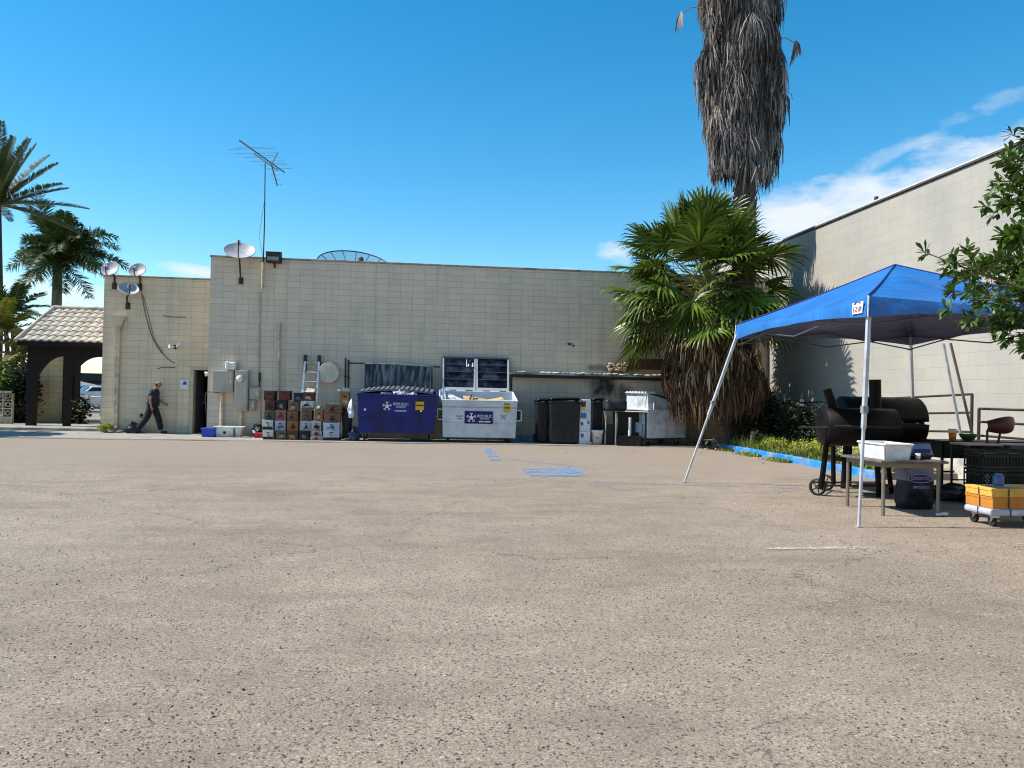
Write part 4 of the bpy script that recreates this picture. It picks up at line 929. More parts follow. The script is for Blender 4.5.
def logo(t, xc, zc, y, s, tilt, panel=None, white=None):
    # five petalled star emblem in a ring, then two lines of lettering
    wm = white or M('logo_white', (.75, .76, .8), .6); pk = M('logo_pink', (.62, .42, .50), .6)
    def fr(x, z): return V((x, y + (z - zc) * -tilt, z))
    mb = MB()
    for k in range(5):
        an = math.pi / 2 + 2 * math.pi * k / 5
        pts = []
        for j in range(12):
            q = 2 * math.pi * j / 12; r1 = s * .30; ex, ez = math.cos(q) * r1 * 1.0, math.sin(q) * r1 * .62
            px_, pz_ = xc + math.cos(an) * s * .72 - math.sin(an) * ex + math.cos(an) * ez, zc + math.sin(an) * s * .72 + math.cos(an) * ex + math.sin(an) * ez
            pts.append(fr(px_, pz_) + V((0, -.006 - .0004 * k, 0)))
        mb.add(pts, [tuple(range(12))[::-1]])
    mb.build('emblem_ring', pk, t)
    pts = []
    for j in range(10):
        q = math.pi / 2 + math.pi * j / 5; r1 = s * (.62 if j % 2 == 0 else .28); pts.append(fr(xc + math.cos(q) * r1, zc + math.sin(q) * r1) + V((0, -.0105, 0)))
    MB().add(pts, [tuple(range(10))[::-1]]).build('emblem_star', wm, t)
sgn_white = M('logo_white', (.75, .76, .8), .6); yel = M('sticker_yellow', (.65, .40, .02), .5)
def sticker(t, px, py, w_, h_, y):
    c = PY(px, py, y); a = MB().box(c.x - w_ / 2, c.x + w_ / 2, y - .008, y - .003, c.z - h_ / 2, c.z + h_ / 2).build('warning_sticker', yel, t)
    MB().box(c.x - w_ / 2 + .015, c.x + w_ / 2 - .015, y - .011, y - .009, c.z - h_ * .06, c.z + h_ * .08).box(c.x - w_ / 2, c.x + w_ / 2, y - .011, y - .009, c.z + h_ * .42, c.z + h_ * .52).build('printed_band', dkmetal, a)
# blue dumpster
bp = M('dumpster_blue', (.004, .011, .155), .4, var=.25, scale=2, dirt=(.005, .005, .035), dirt_amt=.5, bmp=.1)
YD = 23.95
X0, X1, Z0, Z1 = px_rect(356.5, 396, 437, 432, YD)
db = dumpster('blue_dumpster', 'deep blue steel dumpster with its black streaked lid thrown open', X0, X1, YD, 1.35, Z0, Z1, Z1 + .12, bp, pockets=False, taper=.05)
for px in (365, 421): c = PY(px, 409.5 if px < 400 else 411, YD); MB().cyl((c.x, YD - .01, c.z), (c.x, YD + .05, c.z), .035).build('reflector', sgn_white, db)
c = PY(387, 406.2, YD + .01); logo(db, c.x, c.z, YD + .012, .155, .07)
c = PY(401, 404.2, YD); text('REPUBLIC', .12, (c.x, YD + .005, c.z), (1, 0, 0), (0, 0, 1), sgn_white, db, fit=.46, proud=.014)
c = PY(401, 407.2, YD); text('SERVICES', .08, (c.x, YD + .012, c.z), (1, 0, 0), (0, 0, 1), sgn_white, db, fit=.28, proud=.014)
c = PY(400.5, 410.8, YD + .02); MB().box(c.x - .18, c.x + .18, YD + .004, YD + .012, c.z - .03, c.z + .025).build('printed_line', M('print_pale_blue', (.30, .33, .55), .6), db)
sticker(db, 419.8, 405.5, .26, .28, YD - .0)
# lids
lidblk = M('lid_black_streaked', (.010, .012, .022), .35, var=.5, scale=4, dirt=(.30, .30, .31), dirt_amt=.36, streak=True, bmp=.3, dscale=3.2)
yb_ = YD + 1.35
X0l, X1l = PY(364, 380, yb_ + .05).x, PY(433, 380, yb_ + .05).x
zl0, zl1 = Z1 + .10, PY(400, 364.5, yb_ + .1).z
mb = MB()
for k in range(2):
    xa = X0l + (X1l - X0l) * k / 2 + .01; xb = X0l + (X1l - X0l) * (k + 1) / 2 - .01
    l = MB().quadbox([(xa, yb_ + .03, zl0), (xb, yb_ + .03, zl0), (xb, yb_ + .12, zl1), (xa, yb_ + .12, zl1)], (0, .03, 0))
    for q in range(7): x = xa + (xb - xa) * (q + .5) / 7; l.quadbox([(x - .02, yb_ + .005, zl0 + .05), (x + .02, yb_ + .005, zl0 + .05), (x + .02, yb_ + .085, zl1 - .06), (x - .02, yb_ + .085, zl1 - .06)], (0, .025, 0))
    lo = l.build('lid', lidblk, db)
    MB().quadbox([(xa, yb_ + .08, zl1 - .01), (xb, yb_ + .08, zl1 - .05 * (k)), (xb, yb_ + .08, zl1 + .03 - .05 * k), (xa, yb_ + .08, zl1 + .04)], (0, .06, 0)).build('lid_edge', M('lid_edge_pale', (.45, .44, .42), .6, var=.4), lo)
MB().cyl((X0l - .05, yb_ + .02, Z1 + .12), (X1l + .05, yb_ + .02, Z1 + .12), .02).build('hinge_rod', dkmetal, db)
# the grey ribbed split lid sagging over the load
ribm = M('lid_grey', (.13, .15, .175), .45, dirt=(.12, .12, .13), dirt_amt=.4)
mb = MB(); n = 15
for k in range(n):
    q0, q1 = k / n, (k + .62) / n
    def ht(q): return .10 * math.sin(math.pi * min(1, max(0, q))) * (1 if abs(q - .52) > .0 else 0)
    xa, xb = X0 + .02 + (X1 - X0 - .1) * q0, X0 + .02 + (X1 - X0 - .1) * q1; sl = .10
    za, zb_ = Z1 + .05 + ht(q0), Z1 + .05 + ht(q1)
    mb.quadbox([(xa, YD + .35, za), (xb, YD + .35, zb_), (xb + .06, YD + 1.25, zb_ + .10), (xa + .06, YD + 1.25, za + .10)], (0, 0, .045))
for k in range(n): 
    q0, q1 = k / n, (k + 1) / n; xa, xb = X0 + (X1 - X0 - .1) * q0, X0 + (X1 - X0 - .1) * q1
    mb.quadbox([(xa, YD + .33, Z1 + .04 + ht(q0)), (xb, YD + .33, Z1 + .04 + ht(q1)), (xb, YD + 1.25, Z1 + .13 + ht(q1)), (xa, YD + 1.25, Z1 + .13 + ht(q0))], (0, 0, .012))
mb.build('ribbed_lid', ribm, db)
r_ = random.Random(8)
def scrap(name, px, py, Y, w_, h_, mat, label, cat, seed=0):
    c = PY(px, py, Y); mb = MB(); rr = random.Random(seed); n = 6
    vs = [(c.x + w_ * (i / n - .5), Y + rr.uniform(-.08, .08) + .1 * j, c.z + h_ * (j / 2 - .5) + rr.uniform(-.03, .04)) for j in range(3) for i in range(n + 1)]
    mb.add(vs, [(j * (n + 1) + i, j * (n + 1) + i + 1, (j + 1) * (n + 1) + i + 1, (j + 1) * (n + 1) + i) for j in range(2) for i in range(n)])
    return tag(mb.build(name, mat, solid=.02), label, cat)
scrap('white_bag', 389, 393.5, YD + .3, .5, .09, M('bag_paleblue', (.50, .58, .66), .4), 'pale blue plastic bag poking out of the blue dumpster', 'bag', 1)
scrap('white_bag', 397, 391.5, YD + .25, .25, .09, M('bag_white', (.68, .70, .74)), 'white plastic bag at the peak of the blue dumpster load', 'bag', 2)
scrap('pink_bag', 407, 393.5, YD + .2, .6, .15, M('bag_pink', (.42, .34, .38), .5), 'pinkish grey plastic bag lying right in the blue dumpster', 'bag', 3)
sack('rubbish_bag', (X0 + X1) / 2 - .45, YD + .7, 1.1, .9, Z1 - .5, plas_black, 'large black bag filling the left of the blue dumpster', seed=21).location.z = .42
sack('rubbish_bag', (X0 + X1) / 2 + .55, YD + .7, 1.0, .9, Z1 - .5, plas_black, 'large black bag filling the right of the blue dumpster', seed=22).location.z = .42
# white dumpster
wpnt = M('dumpster_white', (.56, .585, .61), .45, var=.10, scale=2.5, dirt=(.38, .38, .37), dirt_amt=.05, bmp=.1, dscale=1.6)
YD2 = 24.0
X0, X1, Z0, Z1 = px_rect(441.5, 401.5, 517.5, 436.5, YD2)
zbk = PY(480, 391.8, YD2 + 1.3).z
dw = dumpster('white_dumpster', 'white steel dumpster with two tall lids standing open', X0, X1, YD2, 1.3, Z0, Z1, zbk, wpnt, taper=.04)
MB().box(X0 + .03, X1 - .03, YD2 - .004, YD2 + .03, Z1 - .22, Z1 - .2).build('seam', M('seam_grey', (.3, .3, .3)), dw)
a = px_rect(464.5, 411.5, 493, 423.5, YD2 + .0)
nav = M('panel_navy', (.008, .008, .11), .5)
pan = MB().box(a[0], a[1], YD2 + .0, YD2 + .02, a[2], a[3]).build('logo_panel', nav, dw)
c = PY(471.3, 417.6, YD2); logo(pan, c.x, c.z, YD2 - .002, .17, 0)
c = PY(484.7, 416.3, YD2); text('REPUBLIC', .12, (c.x, YD2, c.z), (1, 0, 0), (0, 0, 1), sgn_white, pan, fit=.46)
c = PY(484.7, 418.8, YD2); text('SERVICES', .08, (c.x, YD2, c.z), (1, 0, 0), (0, 0, 1), sgn_white, pan, fit=.28)
c = PY(484.5, 421.7, YD2); MB().box(c.x - .18, c.x - .03, YD2 - .006, YD2 - .001, c.z - .02, c.z + .02).box(c.x + .0, c.x + .18, YD2 - .006, YD2 - .001, c.z - .02, c.z + .02).build('printed_line', sgn_white, pan)
sticker(dw, 507, 408, .2, .27, YD2)
mb = MB()
for bx in (457, 501):
    for i, (ox, oy) in enumerate(((0, 0), (2.3, .3), (4.6, 0), (1, 2.6), (3.6, 2.8))):
        c = PY(bx + ox, 416 + oy, YD2); mb.cyl((c.x, YD2 + .03, c.z), (c.x, YD2 + .005, c.z), .02, n=8)
mb.build('bolt', dkmetal, dw)
lid_in = M('lid_inside_black', (.005, .007, .011), .42, var=.5, scale=3, dirt=(.09, .11, .14), dirt_amt=.12, bmp=.2, dscale=1.8, spec=.12)
yb2 = YD2 + 1.3; tz = PY(480, 357, yb2 + .32).z
xa0, xb0 = PY(442.0, 391, yb2).x, PY(509.5, 391, yb2).x
for k in range(2):
    xa = xa0 + (xb0 - xa0) * k / 2 + .012; xb = xa0 + (xb0 - xa0) * (k + 1) / 2 - .012; zs = zbk + .02; sk = -.0
    def P_(u, v_, o=0): # point on lid plane
        return V((xa + (xb - xa) * u + (.5 - (u if k == 0 else u)) * 0, yb2 + .02 + .34 * v_ + o, zs + (tz - zs) * v_))
    lo = MB().quadbox([P_(0, 0), P_(1, 0), P_(1, 1), P_(0, 1)], (0, .02, 0)).build('lid', lid_in, dw)
    f = MB()
    f.quadbox([P_(0, 0, -.03), P_(1, 0, -.03), P_(1, .10, -.03), P_(0, .10, -.03)], (0, .028, 0))
    f.quadbox([P_(0, .101, -.03), P_(.05, .101, -.03), P_(.035, 1, -.03), P_(0, 1, -.03)], (0, .028, 0)).quadbox([P_(.94, .101, -.03), P_(1, .101, -.03), P_(1, 1, -.03), P_(.96, 1, -.03)], (0, .028, 0))
    f.build('lid_frame', wpnt, lo)
    f = MB()
    for v_ in (.33, .55, .76): f.quadbox([P_(.07, v_, -.025), P_(.93, v_, -.025), P_(.93, v_ + .02, -.025), P_(.07, v_ + .02, -.025)], (0, .024, 0))
    f.quadbox([P_(0, .95, -.035), P_(1, .95, -.035), P_(1, 1, -.035), P_(0, 1, -.035)], (0, .034, 0))
    f.build('lid_rib', M('lid_rib_dark', (.06, .07, .085), .35), lo)
    for u in (.2, .7): MB().box(xa + (xb - xa) * u - .0, xa + (xb - xa) * u + .22, yb2 - .02, yb2 + .03, zs - .02, zs + .025).build('hinge', dkmetal, lo)
scrap('torn_film', 470, 361, yb2 + .24, .22, .34, M('film_white', (.6, .6, .62), .4), 'torn strip of white film stuck on the open lid', 'film', 4)
cb = M('cardboard_tan', (.52, .34, .17), .85, dirt=(.35, .2, .1), dirt_amt=.3)
xm = (X0 + X1) / 2
for k, (ox, w_, zt, rot, lab) in enumerate(((-.1, .8, .0, .15, 'flattened tan cardboard sheet in the middle of the white dumpster'), (.45, .7, -.04, -.2, 'flattened tan cardboard sheet at the right of the white dumpster'), (-.75, .5, .02, .4, 'pale crumpled cardboard at the left of the white dumpster'))):
    c0 = V((xm + ox, YD2 + .45, Z1 + .02 + zt))
    xf = Matrix.Translation(c0) @ Matrix.Rotation(rot, 4, 'Y') @ Matrix.Rotation(.18, 4, 'X')
    tag(MB().box(-w_ / 2, w_ / 2, -.3, .4, -.02, .0).box(-w_ * .3, w_ * .45, -.1, .3, .004, .03).build('cardboard_sheet', cb if k < 2 else M('paper', (.72, .72, .74), .8), xf=xf), lab, 'cardboard')
tag(MB().tube([(xm - .35, YD2 + .3, Z1 - .1), (xm - .25, YD2 + .3, Z1 + .17), (xm - .18, YD2 + .33, Z1 + .05), (xm - .05, YD2 + .3, Z1 + .06)], .025).build('broken_stick', rust), 'short dark broken stick poking out of the white dumpster', 'stick')
scrap('white_bag', 443, 397, YD2 + .5, .25, .5, M('bag_white', (.68, .70, .74)), 'white torn bag draped on the left rim of the white dumpster', 'bag', 6)
sack('rubbish_bag', xm, YD2 + .65, 1.8, .95, Z1 - .45, M('bag_pale', (.5, .5, .5), .5), 'mound of pale rubbish inside the white dumpster', seed=23).location.z = .33
# blue strip on the ground by the wall
a, b_ = G(511, 437.5), G(538, 438.5)
tag(MB().box(PY(510, 437, 25.0).x, PY(539, 437, 25.0).x, 25.0, 25.3, .0, .16).build('wheel_stop', M('stop_blue', (.03, .09, .26), .6, dirt=(.2, .22, .26), dirt_amt=.4), bevel=.03, seg=2), 'low blue painted wheel stop at the foot of the annex', 'wheel stop')
# small white dumpster, turned
p = PY(647.5, 440, 23.8); L = 46 / FPX * 24.2 * 1.0; ang = rad(24)
p = PY(647.5, 443.5, 23.75); p.z = 0; W3, D3 = 1.62, 1.15
xf3 = Matrix.Translation(p) @ Matrix.Rotation(ang, 4, 'Z')
zt = PY(647, 410, p.y).z
M_ = xf3
d3 = thing('small_white_dumpster', p, 'small white dumpster with sloping lids next to the fan palm skirt', 'dumpster')
w3 = M('dumpster_white2', (.58, .61, .65), .5, dirt=(.34, .33, .32), dirt_amt=.3, bmp=.1)
zb3 = .24; z2 = PY(647, 393.5, p.y + .2).z
MB().box(0, W3, 0, D3, zb3, zt - .02).build('body', w3, d3, bevel=.01, xf=xf3)
MB().add([(.04, .04, zt + .02), (W3 - .04, .04, zt + .02), (W3 - .04, D3, zt + .02), (.04, D3, zt + .02), (.05, .10, z2), (W3 - .05, .1, z2 - .32), (W3 - .05, D3, z2 - .2), (.05, D3, z2 + .02)], [(0, 1, 5, 4), (1, 2, 6, 5), (2, 3, 7, 6), (3, 0, 4, 7), (4, 5, 6, 7)]).build('hood', w3, d3, bevel=.01, xf=xf3)
MB().box(-.03, W3 + .03, -.03, D3 + .03, zt - .02, zt + .02).box(-.012, W3 + .012, -.012, 0, zt - .32, zt - .29).build('rim', w3, d3, bevel=.006, xf=xf3)
mb = MB()
for k in range(7): y = .1 + (D3 - .1) * k / 7; mb.box(-.02, .35, y, y + .09, z2 + .0, z2 + .06)
mb.box(-.02, .3, .08, D3, z2 + .001, z2 + .02)
mb.build('ribbed_lid', wp, d3, xf=xf3)
MB().quadbox([(.35, .05, z2 - .04), (W3 - .02, .05, z2 - .29), (W3 - .02, D3, z2 - .14), (.35, D3, z2 + .06)], (0, 0, .03)).build('lid', M('lid_darkgrey', (.10, .11, .12), .5), d3, xf=xf3)
for x in (.2, W3 - .35): MB().box(x, x + .05, -.03, .0, zt + .02, zt + .26).build('latch_bar', w3, d3, xf=xf3)
MB().box(-.10, .0, .2, D3 - .2, zb3 + .45, zb3 + .49).box(-.10, -.08, .2, D3 - .2, zb3 + .2, zb3 + .45).box(-.1, 0, .2, D3 - .2, zb3 + .17, zb3 + .2).build('fork_pocket', w3, d3, xf=xf3)
for x in (.18, W3 - .18):
    for y in (.15, D3 - .2): caster(d3, x, y, zb3 - .03, xf3)

# ------------------------------------------------------------------ bins in the black row
def binpx(x0_, x1_, ytop, Y, d, label, mat=binblack):
    X0, X1 = PY(x0_, 420, Y).x, PY(x1_, 420, Y).x
    return wheelie('wheelie_bin', X0, X1, Y, d, PY((x0_ + x1_) / 2, ytop, Y).z, mat, label)
binpx(537, 549, 399, 24.35, .6, 'tall black wheeled bin at the left end of the bin row')
binpx(550.5, 580.5, 398, 23.9, .7, 'broad black wheeled bin with a pale left edge, nearest in the bin row')
binpx(592.5, 605, 398.5, 24.5, .55, 'black wheeled bin in deep shade behind the white bucket')
# pale edge strips caught on broad bin
X0, X1 = PY(580, 400, 24.0).x, PY(591, 400, 24.0).x
def wbox(z0, z1, mat, lab, pr):
    t = thing('white_carton', ((X0 + X1) / 2, 24.2, z0), lab, 'carton', 'white cartons stacked between the black bins')
    MB().box(X0, X1, 24.0, 24.4, z0 + .002, z1 - .002).build('body', mat, t, bevel=.006)
    pr(t, z0, z1); return t
wc = M('carton_white', (.66, .68, .74), .7, dirt=(.45, .47, .52), dirt_amt=.2)
redp = M('print_red', (.6, .05, .03), .6); yp = M('print_yellow', (.7, .5, .04), .6)
za, zb_, zc_, zd = 0, PY(585, 419, 24).z, PY(585, 413, 24).z, PY(585, 399.5, 24).z
wbox(0, zb_ * .5, wc, 'white carton at the bottom of the narrow white stack', lambda t, a, b_: MB().box(X0 + .05, X0 + .14, 23.993, 23.999, b_ - .18, b_ - .06).build('print', prt['blue'], t))
wbox(zb_ * .5, zb_, wc, 'white carton second up in the narrow white stack', lambda t, a, b_: MB().box(X0 + .04, X0 + .12, 23.993, 23.999, b_ - .2, b_ - .1).box(X1 - .1, X1 - .04, 23.993, 23.999, b_ - .15, b_ - .05).build('print', prt['blue'], t))
wbox(zb_, zc_ + .05, wc, 'flat white carton with green print in the narrow white stack', lambda t, a, b_: MB().box(X0 + .02, X0 + .22, 23.993, 23.999, a + .03, b_ - .05).build('print', M('print_teal', (.05, .2, .25), .6), t))
wbox(zc_ + .05, zd, wc, 'topmost white carton with a red square print', lambda t, a, b_: (MB().box(X0 + .03, X0 + .19, 23.993, 23.999, b_ - .23, b_ - .06).build('print', redp, t), MB().box(X0 + .03, X0 + .17, 23.993, 23.999, b_ - .33, b_ - .24).build('print', yp, t)))
# bucket
c = G(597, 444.5)
t = thing('white_bucket', c, 'white plastic bucket on the concrete in front of the black bins', 'bucket')
bw = M('bucket_white', (.74, .70, .66), .45, dirt=(.45, .4, .35), dirt_amt=.25)
MB().lathe([(0, .01), (.155, .01), (.19, .40), (.20, .40), (.20, .37), (.19, .37)], c, 24).lathe([(0, .34), (.18, .34)], c, 24).build('pail', bw, t)
MB().lathe([(.19, .40), (.205, .41), (.205, .46), (.195, .46), (.0, .45)], c, 24).build('lid', bw, t)
MB().tube([c + V((.2 * math.cos(a), -.2 * abs(math.sin(a)) * .6, .38 - .16 * abs(math.sin(a)))) for a in [math.pi * k / 10 for k in range(11)]], .006, 5).build('handle', dkmetal, t)
text('II B', .07, c + V((-.03, -.178, .22)), (1, 0, 0), (0, 0, 1), dkmetal, t, name='printed_mark', proud=.01)
# black plastic barbecue cart: domed top on flared pale legs
X0, X1 = PY(604.5, 420, 23.9).x, PY(628.5, 420, 23.9).x; zt = PY(616, 411, 23.9).z; zd = PY(616, 399.5, 23.9).z
t = thing('covered_cart', ((X0 + X1) / 2, 24.1, 0), 'black domed cart with a worn frame coloured sunlit pale between bins and small dumpster', 'cart')
MB().box(X0 + .05, X1 - .02, 23.95, 24.45, zt, zd).build('domed_lid', M('lid_grey_black', (.015, .017, .02), .35, dirt=(.08, .08, .09), dirt_amt=.25), t, bevel=.09, seg=3)
pale = M('worn_sunlit_frame', (.46, .43, .38), .6, dirt=(.12, .1, .09), dirt_amt=.5)  # sunlight on the front legs is put into their pale colour
for x in (X0 + .02, X0 + .38): MB().quadbox([(x - .05, 23.9, zt), (x + .03, 23.9, zt), (x + .06, 23.93, zt * .72), (x + .03, 23.93, .02), (x, 23.93, .02), (x + .02, 23.93, zt * .72)], (0, .03, 0)).build('leg', pale, t)
for x in (X0 + .08, X1 - .08): MB().box(x - .02, x + .02, 24.42, 24.46, 0, zt).build('leg', dkmetal, t)
MB().box(X0 + .05, X0 + .36, 23.95, 24.4, .05, zt * .62).build('cabinet', binblack, t, bevel=.01)
X0, X1 = PY(615, 420, 23.75).x, PY(648, 420, 23.75).x; zt = PY(630, 412, 23.75).z
t = thing('side_shelf', ((X0 + X1) / 2, 23.9, 0), 'black metal shelf table standing before the small white dumpster', 'table')
MB().box(X0, X1, 23.75, 24.2, zt - .03, zt).build('top', binblack, t, bevel=.005)
for x in (X0 + .03, X1 - .08):
    for y in (23.78, 24.14): MB().box(x, x + .04, y, y + .04, 0, zt - .03).build('leg', pale if (x < X0 + .1 and y < 24) else dkmetal, t)  # only the front left leg takes the sunlit colour
MB().box(X0 + .08, X1 - .1, 24.15, 24.19, .1, zt - .04).build('back_panel', binblack, t)
c = G(626, 443); X0, X1 = PY(617.5, 440, 23.55).x, PY(642, 440, 23.55).x
t = tray('black_crate', X0, X1, 23.6, .4, .30, M('crate_black', (.01, .01, .011), .5, dirt=(.04, .038, .035), dirt_amt=.3), 'low black plastic crate on the ground before the small dumpster', 'crate', flare=.01)
c = V((PY(629.5, 425, 23.8).x, 23.85, 0)); zq0, zq1 = PY(629, 434, 23.8).z, PY(629, 417.5, 23.8).z
t = thing('white_cylinder', c + V((0, 0, .3)), 'slim white paper roll standing upright in the black crate', 'roll')
MB().cyl(c + V((0, -.08, .1)), c + V((0, -.08, zq1)), .05, n=14).build('roll', wp, t); MB().cyl(c + V((0, -.08, zq1 - .0)), c + V((0, -.08, zq1 + .012)), .02).build('core', cb, t)
# ================================================================== PERSON
def skin(name, pts, edges, radii, root=0, sub=2, mat=None, parent=None, org=V((0, 0, 0)), extra=None):
    me = bpy.data.meshes.new('s'); me.from_pydata([tuple(p) for p in pts], edges, []); ob = bpy.data.objects.new('s', me); COL.objects.link(ob)
    ob.modifiers.new('skin', 'SKIN').use_smooth_shade = True
    if not me.skin_vertices: 
        bpy.context.view_layer.objects.active = ob; bpy.ops.mesh.customdata_skin_add()
    for i, r in enumerate(radii):
        me.skin_vertices[0].data[i].radius = (r, r) if not isinstance(r, tuple) else r
    me.skin_vertices[0].data[root].use_root = True
    s = ob.modifiers.new('sub', 'SUBSURF'); s.levels = sub; s.render_levels = sub
    dg = bpy.context.evaluated_depsgraph_get(); dg.update(); m2 = bpy.data.meshes.new_from_object(ob.evaluated_get(dg)); bpy.data.objects.remove(ob)
    mb = MB(); mb.add([v.co.copy() for v in m2.vertices], [tuple(p.vertices) for p in m2.polygons], True)
    if extra: extra(mb)
    o = bpy.data.objects.new(name, None)
    bpy.data.objects.remove(o)
    me = bpy.data.meshes.new(name); off = org
    me.from_pydata([tuple(v) for v in mb.v], [], mb.f); me.polygons.foreach_set('use_smooth', [True] * len(mb.f)); me.materials.append(mat)
    o = bpy.data.objects.new(name, me); COL.objects.link(o)
    if parent: o.parent = parent
    return o
skinm = M('skin', (.36, .17, .10), .55, var=.08, bmp=.05); shirt = M('shirt_navy', (.018, .02, .032), .8, bmp=.3, scale=12); trou = M('trousers_black', (.012, .012, .014), .85, bmp=.3, scale=12); shoe = M('shoe_black', (.01, .01, .01), .5)
B = dict(pel=(0, 0, .95), bel=(.02, 0, 1.10), che=(.045, 0, 1.29), nkb=(.085, 0, 1.44), nk=(.125, 0, 1.50), hd0=(.165, 0, 1.575), hd1=(.185, 0, 1.64), hd2=(.175, 0, 1.70),
         ls=(.06, -.18, 1.39), le=(.0, -.23, 1.13), lw=(.045, -.235, .90), lh=(.06, -.23, .83),
         rs=(.07, .18, 1.39), re=(.10, .235, 1.14), rw=(.30, .21, .99), rh=(.365, .20, .955),
         lhip=(-.02, -.09, .90), lk=(-.13, -.10, .50), la=(-.43, -.10, .15), lt=(-.36, -.10, .05), lto=(-.27, -.10, .035),
         rhip=(.02, .09, .90), rk=(.17, .10, .50), ra=(.27, .10, .09), rt=(.36, .10, .045), rto=(.45, .10, .035))
K = list(B); I = {k: i for i, k in enumerate(K)}
E = [('pel', 'bel'), ('bel', 'che'), ('che', 'nkb'), ('nkb', 'nk'), ('nk', 'hd0'), ('hd0', 'hd1'), ('hd1', 'hd2'), ('che', 'ls'), ('ls', 'le'), ('le', 'lw'), ('lw', 'lh'), ('che', 'rs'), ('rs', 're'), ('re', 'rw'), ('rw', 'rh'),
     ('pel', 'lhip'), ('lhip', 'lk'), ('lk', 'la'), ('la', 'lt'), ('lt', 'lto'), ('pel', 'rhip'), ('rhip', 'rk'), ('rk', 'ra'), ('ra', 'rt'), ('rt', 'rto')]
Rr = dict(pel=.13, bel=.135, che=.145, nkb=.075, nk=.058, hd0=.09, hd1=.107, hd2=.085, ls=.062, le=.045, lw=.030, lh=.034, rs=.062, re=.045, rw=.030, rh=.034, lhip=.09, lk=.058, la=.038, lt=.04, lto=.03, rhip=.09, rk=.058, ra=.038, rt=.04, rto=.03)
def fingers(mb):
    for h, d in (('lh', V((.35, 0, -1)).normalized()), ('rh', V((1, 0, -.45)).normalized())):
        b0 = V(B[h]); sd_ = V((1, 0, .3)) if h == 'lh' else V((.3, 0, 1)); sd_ = (sd_ - d * sd_.dot(d)).normalized()
        for k in range(4):
            o_ = b0 + sd_ * (k - 1.5) * .017; L = (.068, .078, .074, .058)[k]; cu = V((0, -.5 if h == 'rh' else .3, 0))
            mb.tube([o_, o_ + d * L * .55, o_ + (d + cu * .5).normalized() * L, o_ + (d + cu).normalized() * L * 1.25], .0095, 6, .006)
        mb.tube([b0 - d * .02, b0 + sd_ * .04 + d * .015, b0 + sd_ * .045 + d * .05], .011, 6, .007)
    # face: nose, brow, ears, eyes, mouth
    hc = V((.185, 0, 1.635)); fw = V((.93, 0, -.36)).normalized(); up = V((.36, 0, .93)).normalized()
    mb.add([hc + fw * .088 + up * .02, hc + fw * .118 - up * .025, hc + fw * .09 - up * .032 + V((0, .018, 0)), hc + fw * .09 - up * .032 - V((0, .018, 0))], [(0, 1, 2), (0, 3, 1), (1, 3, 2)], True)
    for s in (-1, 1):
        mb.tube([hc + V((0, s * .088, 0)) + up * .025 - fw * .01, hc + V((0, s * .105, 0)) + up * .02 - fw * .02, hc + V((0, s * .10, 0)) - up * .02, hc + V((0, s * .088, 0)) - up * .03], .011, 6)
        mb.tube([hc + fw * .084 + up * .03 + V((0, s * .012, 0)), hc + fw * .078 + up * .034 + V((0, s * .05, 0))], .009, 5)
    mb.tube([hc + fw * .082 - up * .058 + V((0, -.02, 0)), hc + fw * .09 - up * .056, hc + fw * .082 - up * .058 + V((0, .02, 0))], .007, 5)
fp = G(151.5, 433.6)
man = skin('person', [B[k] for k in K], [(I[a], I[b_]) for a, b_ in E], [Rr[k] for k in K], mat=skinm, extra=fingers)
man.location = (fp.x, fp.y, .0); tag(man, 'bald man in dark shirt and black trousers striding right past the doorway', 'person')
hc = V((.185, 0, 1.635))
mb = MB()
for s in (-1, 1): mb.rock(hc + V((-.0, s * .089, .045)), .014, (1.2, .7, .8), jit=.1)
SK = ['pel', 'bel', 'che', 'nkb', 'ls', 'rs']
sb = dict(B); sb['lsl'] = (.012, -.215, 1.22); sb['rsl'] = (.092, .222, 1.22); sb['hem'] = (-.01, 0, .90)
ks = ['hem', 'pel', 'bel', 'che', 'nkb', 'ls', 'lsl', 'rs', 'rsl']; ii = {k: i for i, k in enumerate(ks)}
rr_ = dict(hem=.175, pel=.18, bel=.178, che=.18, nkb=.095, ls=.092, lsl=.08, rs=.092, rsl=.08)
skin('shirt', [sb[k] for k in ks], [(ii[a], ii[b_]) for a, b_ in (('hem', 'pel'), ('pel', 'bel'), ('bel', 'che'), ('che', 'nkb'), ('che', 'ls'), ('ls', 'lsl'), ('che', 'rs'), ('rs', 'rsl'))], [rr_[k] for k in ks], root=2, mat=shirt, parent=man)
tb_ = dict(B); tb_['la2'] = (-.42, -.10, .13); tb_['ra2'] = (.26, .10, .10)
tb_['wst'] = (.0, 0, 1.05); ks = ['pel', 'lhip', 'lk', 'la2', 'rhip', 'rk', 'ra2', 'wst']; ii = {k: i for i, k in enumerate(ks)}
rr_ = dict(pel=.15, wst=.12, lhip=.125, lk=.105, la2=.09, rhip=.125, rk=.105, ra2=.09)
skin('trousers', [tb_[k] for k in ks], [(ii[a], ii[b_]) for a, b_ in (('pel', 'lhip'), ('lhip', 'lk'), ('lk', 'la2'), ('pel', 'rhip'), ('rhip', 'rk'), ('rk', 'ra2'), ('pel', 'wst'))], [rr_[k] for k in ks], mat=trou, parent=man)
skin('shoe', [(-.45, -.10, .11), (-.37, -.10, .06), (-.255, -.10, .04)], [(0, 1), (1, 2)], [.05, .05, .04], root=1, mat=shoe, parent=man)
skin('shoe', [(.25, .10, .055), (.36, .10, .05), (.465, .10, .04)], [(0, 1), (1, 2)], [.052, .05, .04], root=1, mat=shoe, parent=man)
mb = MB(); r_ = random.Random(3)
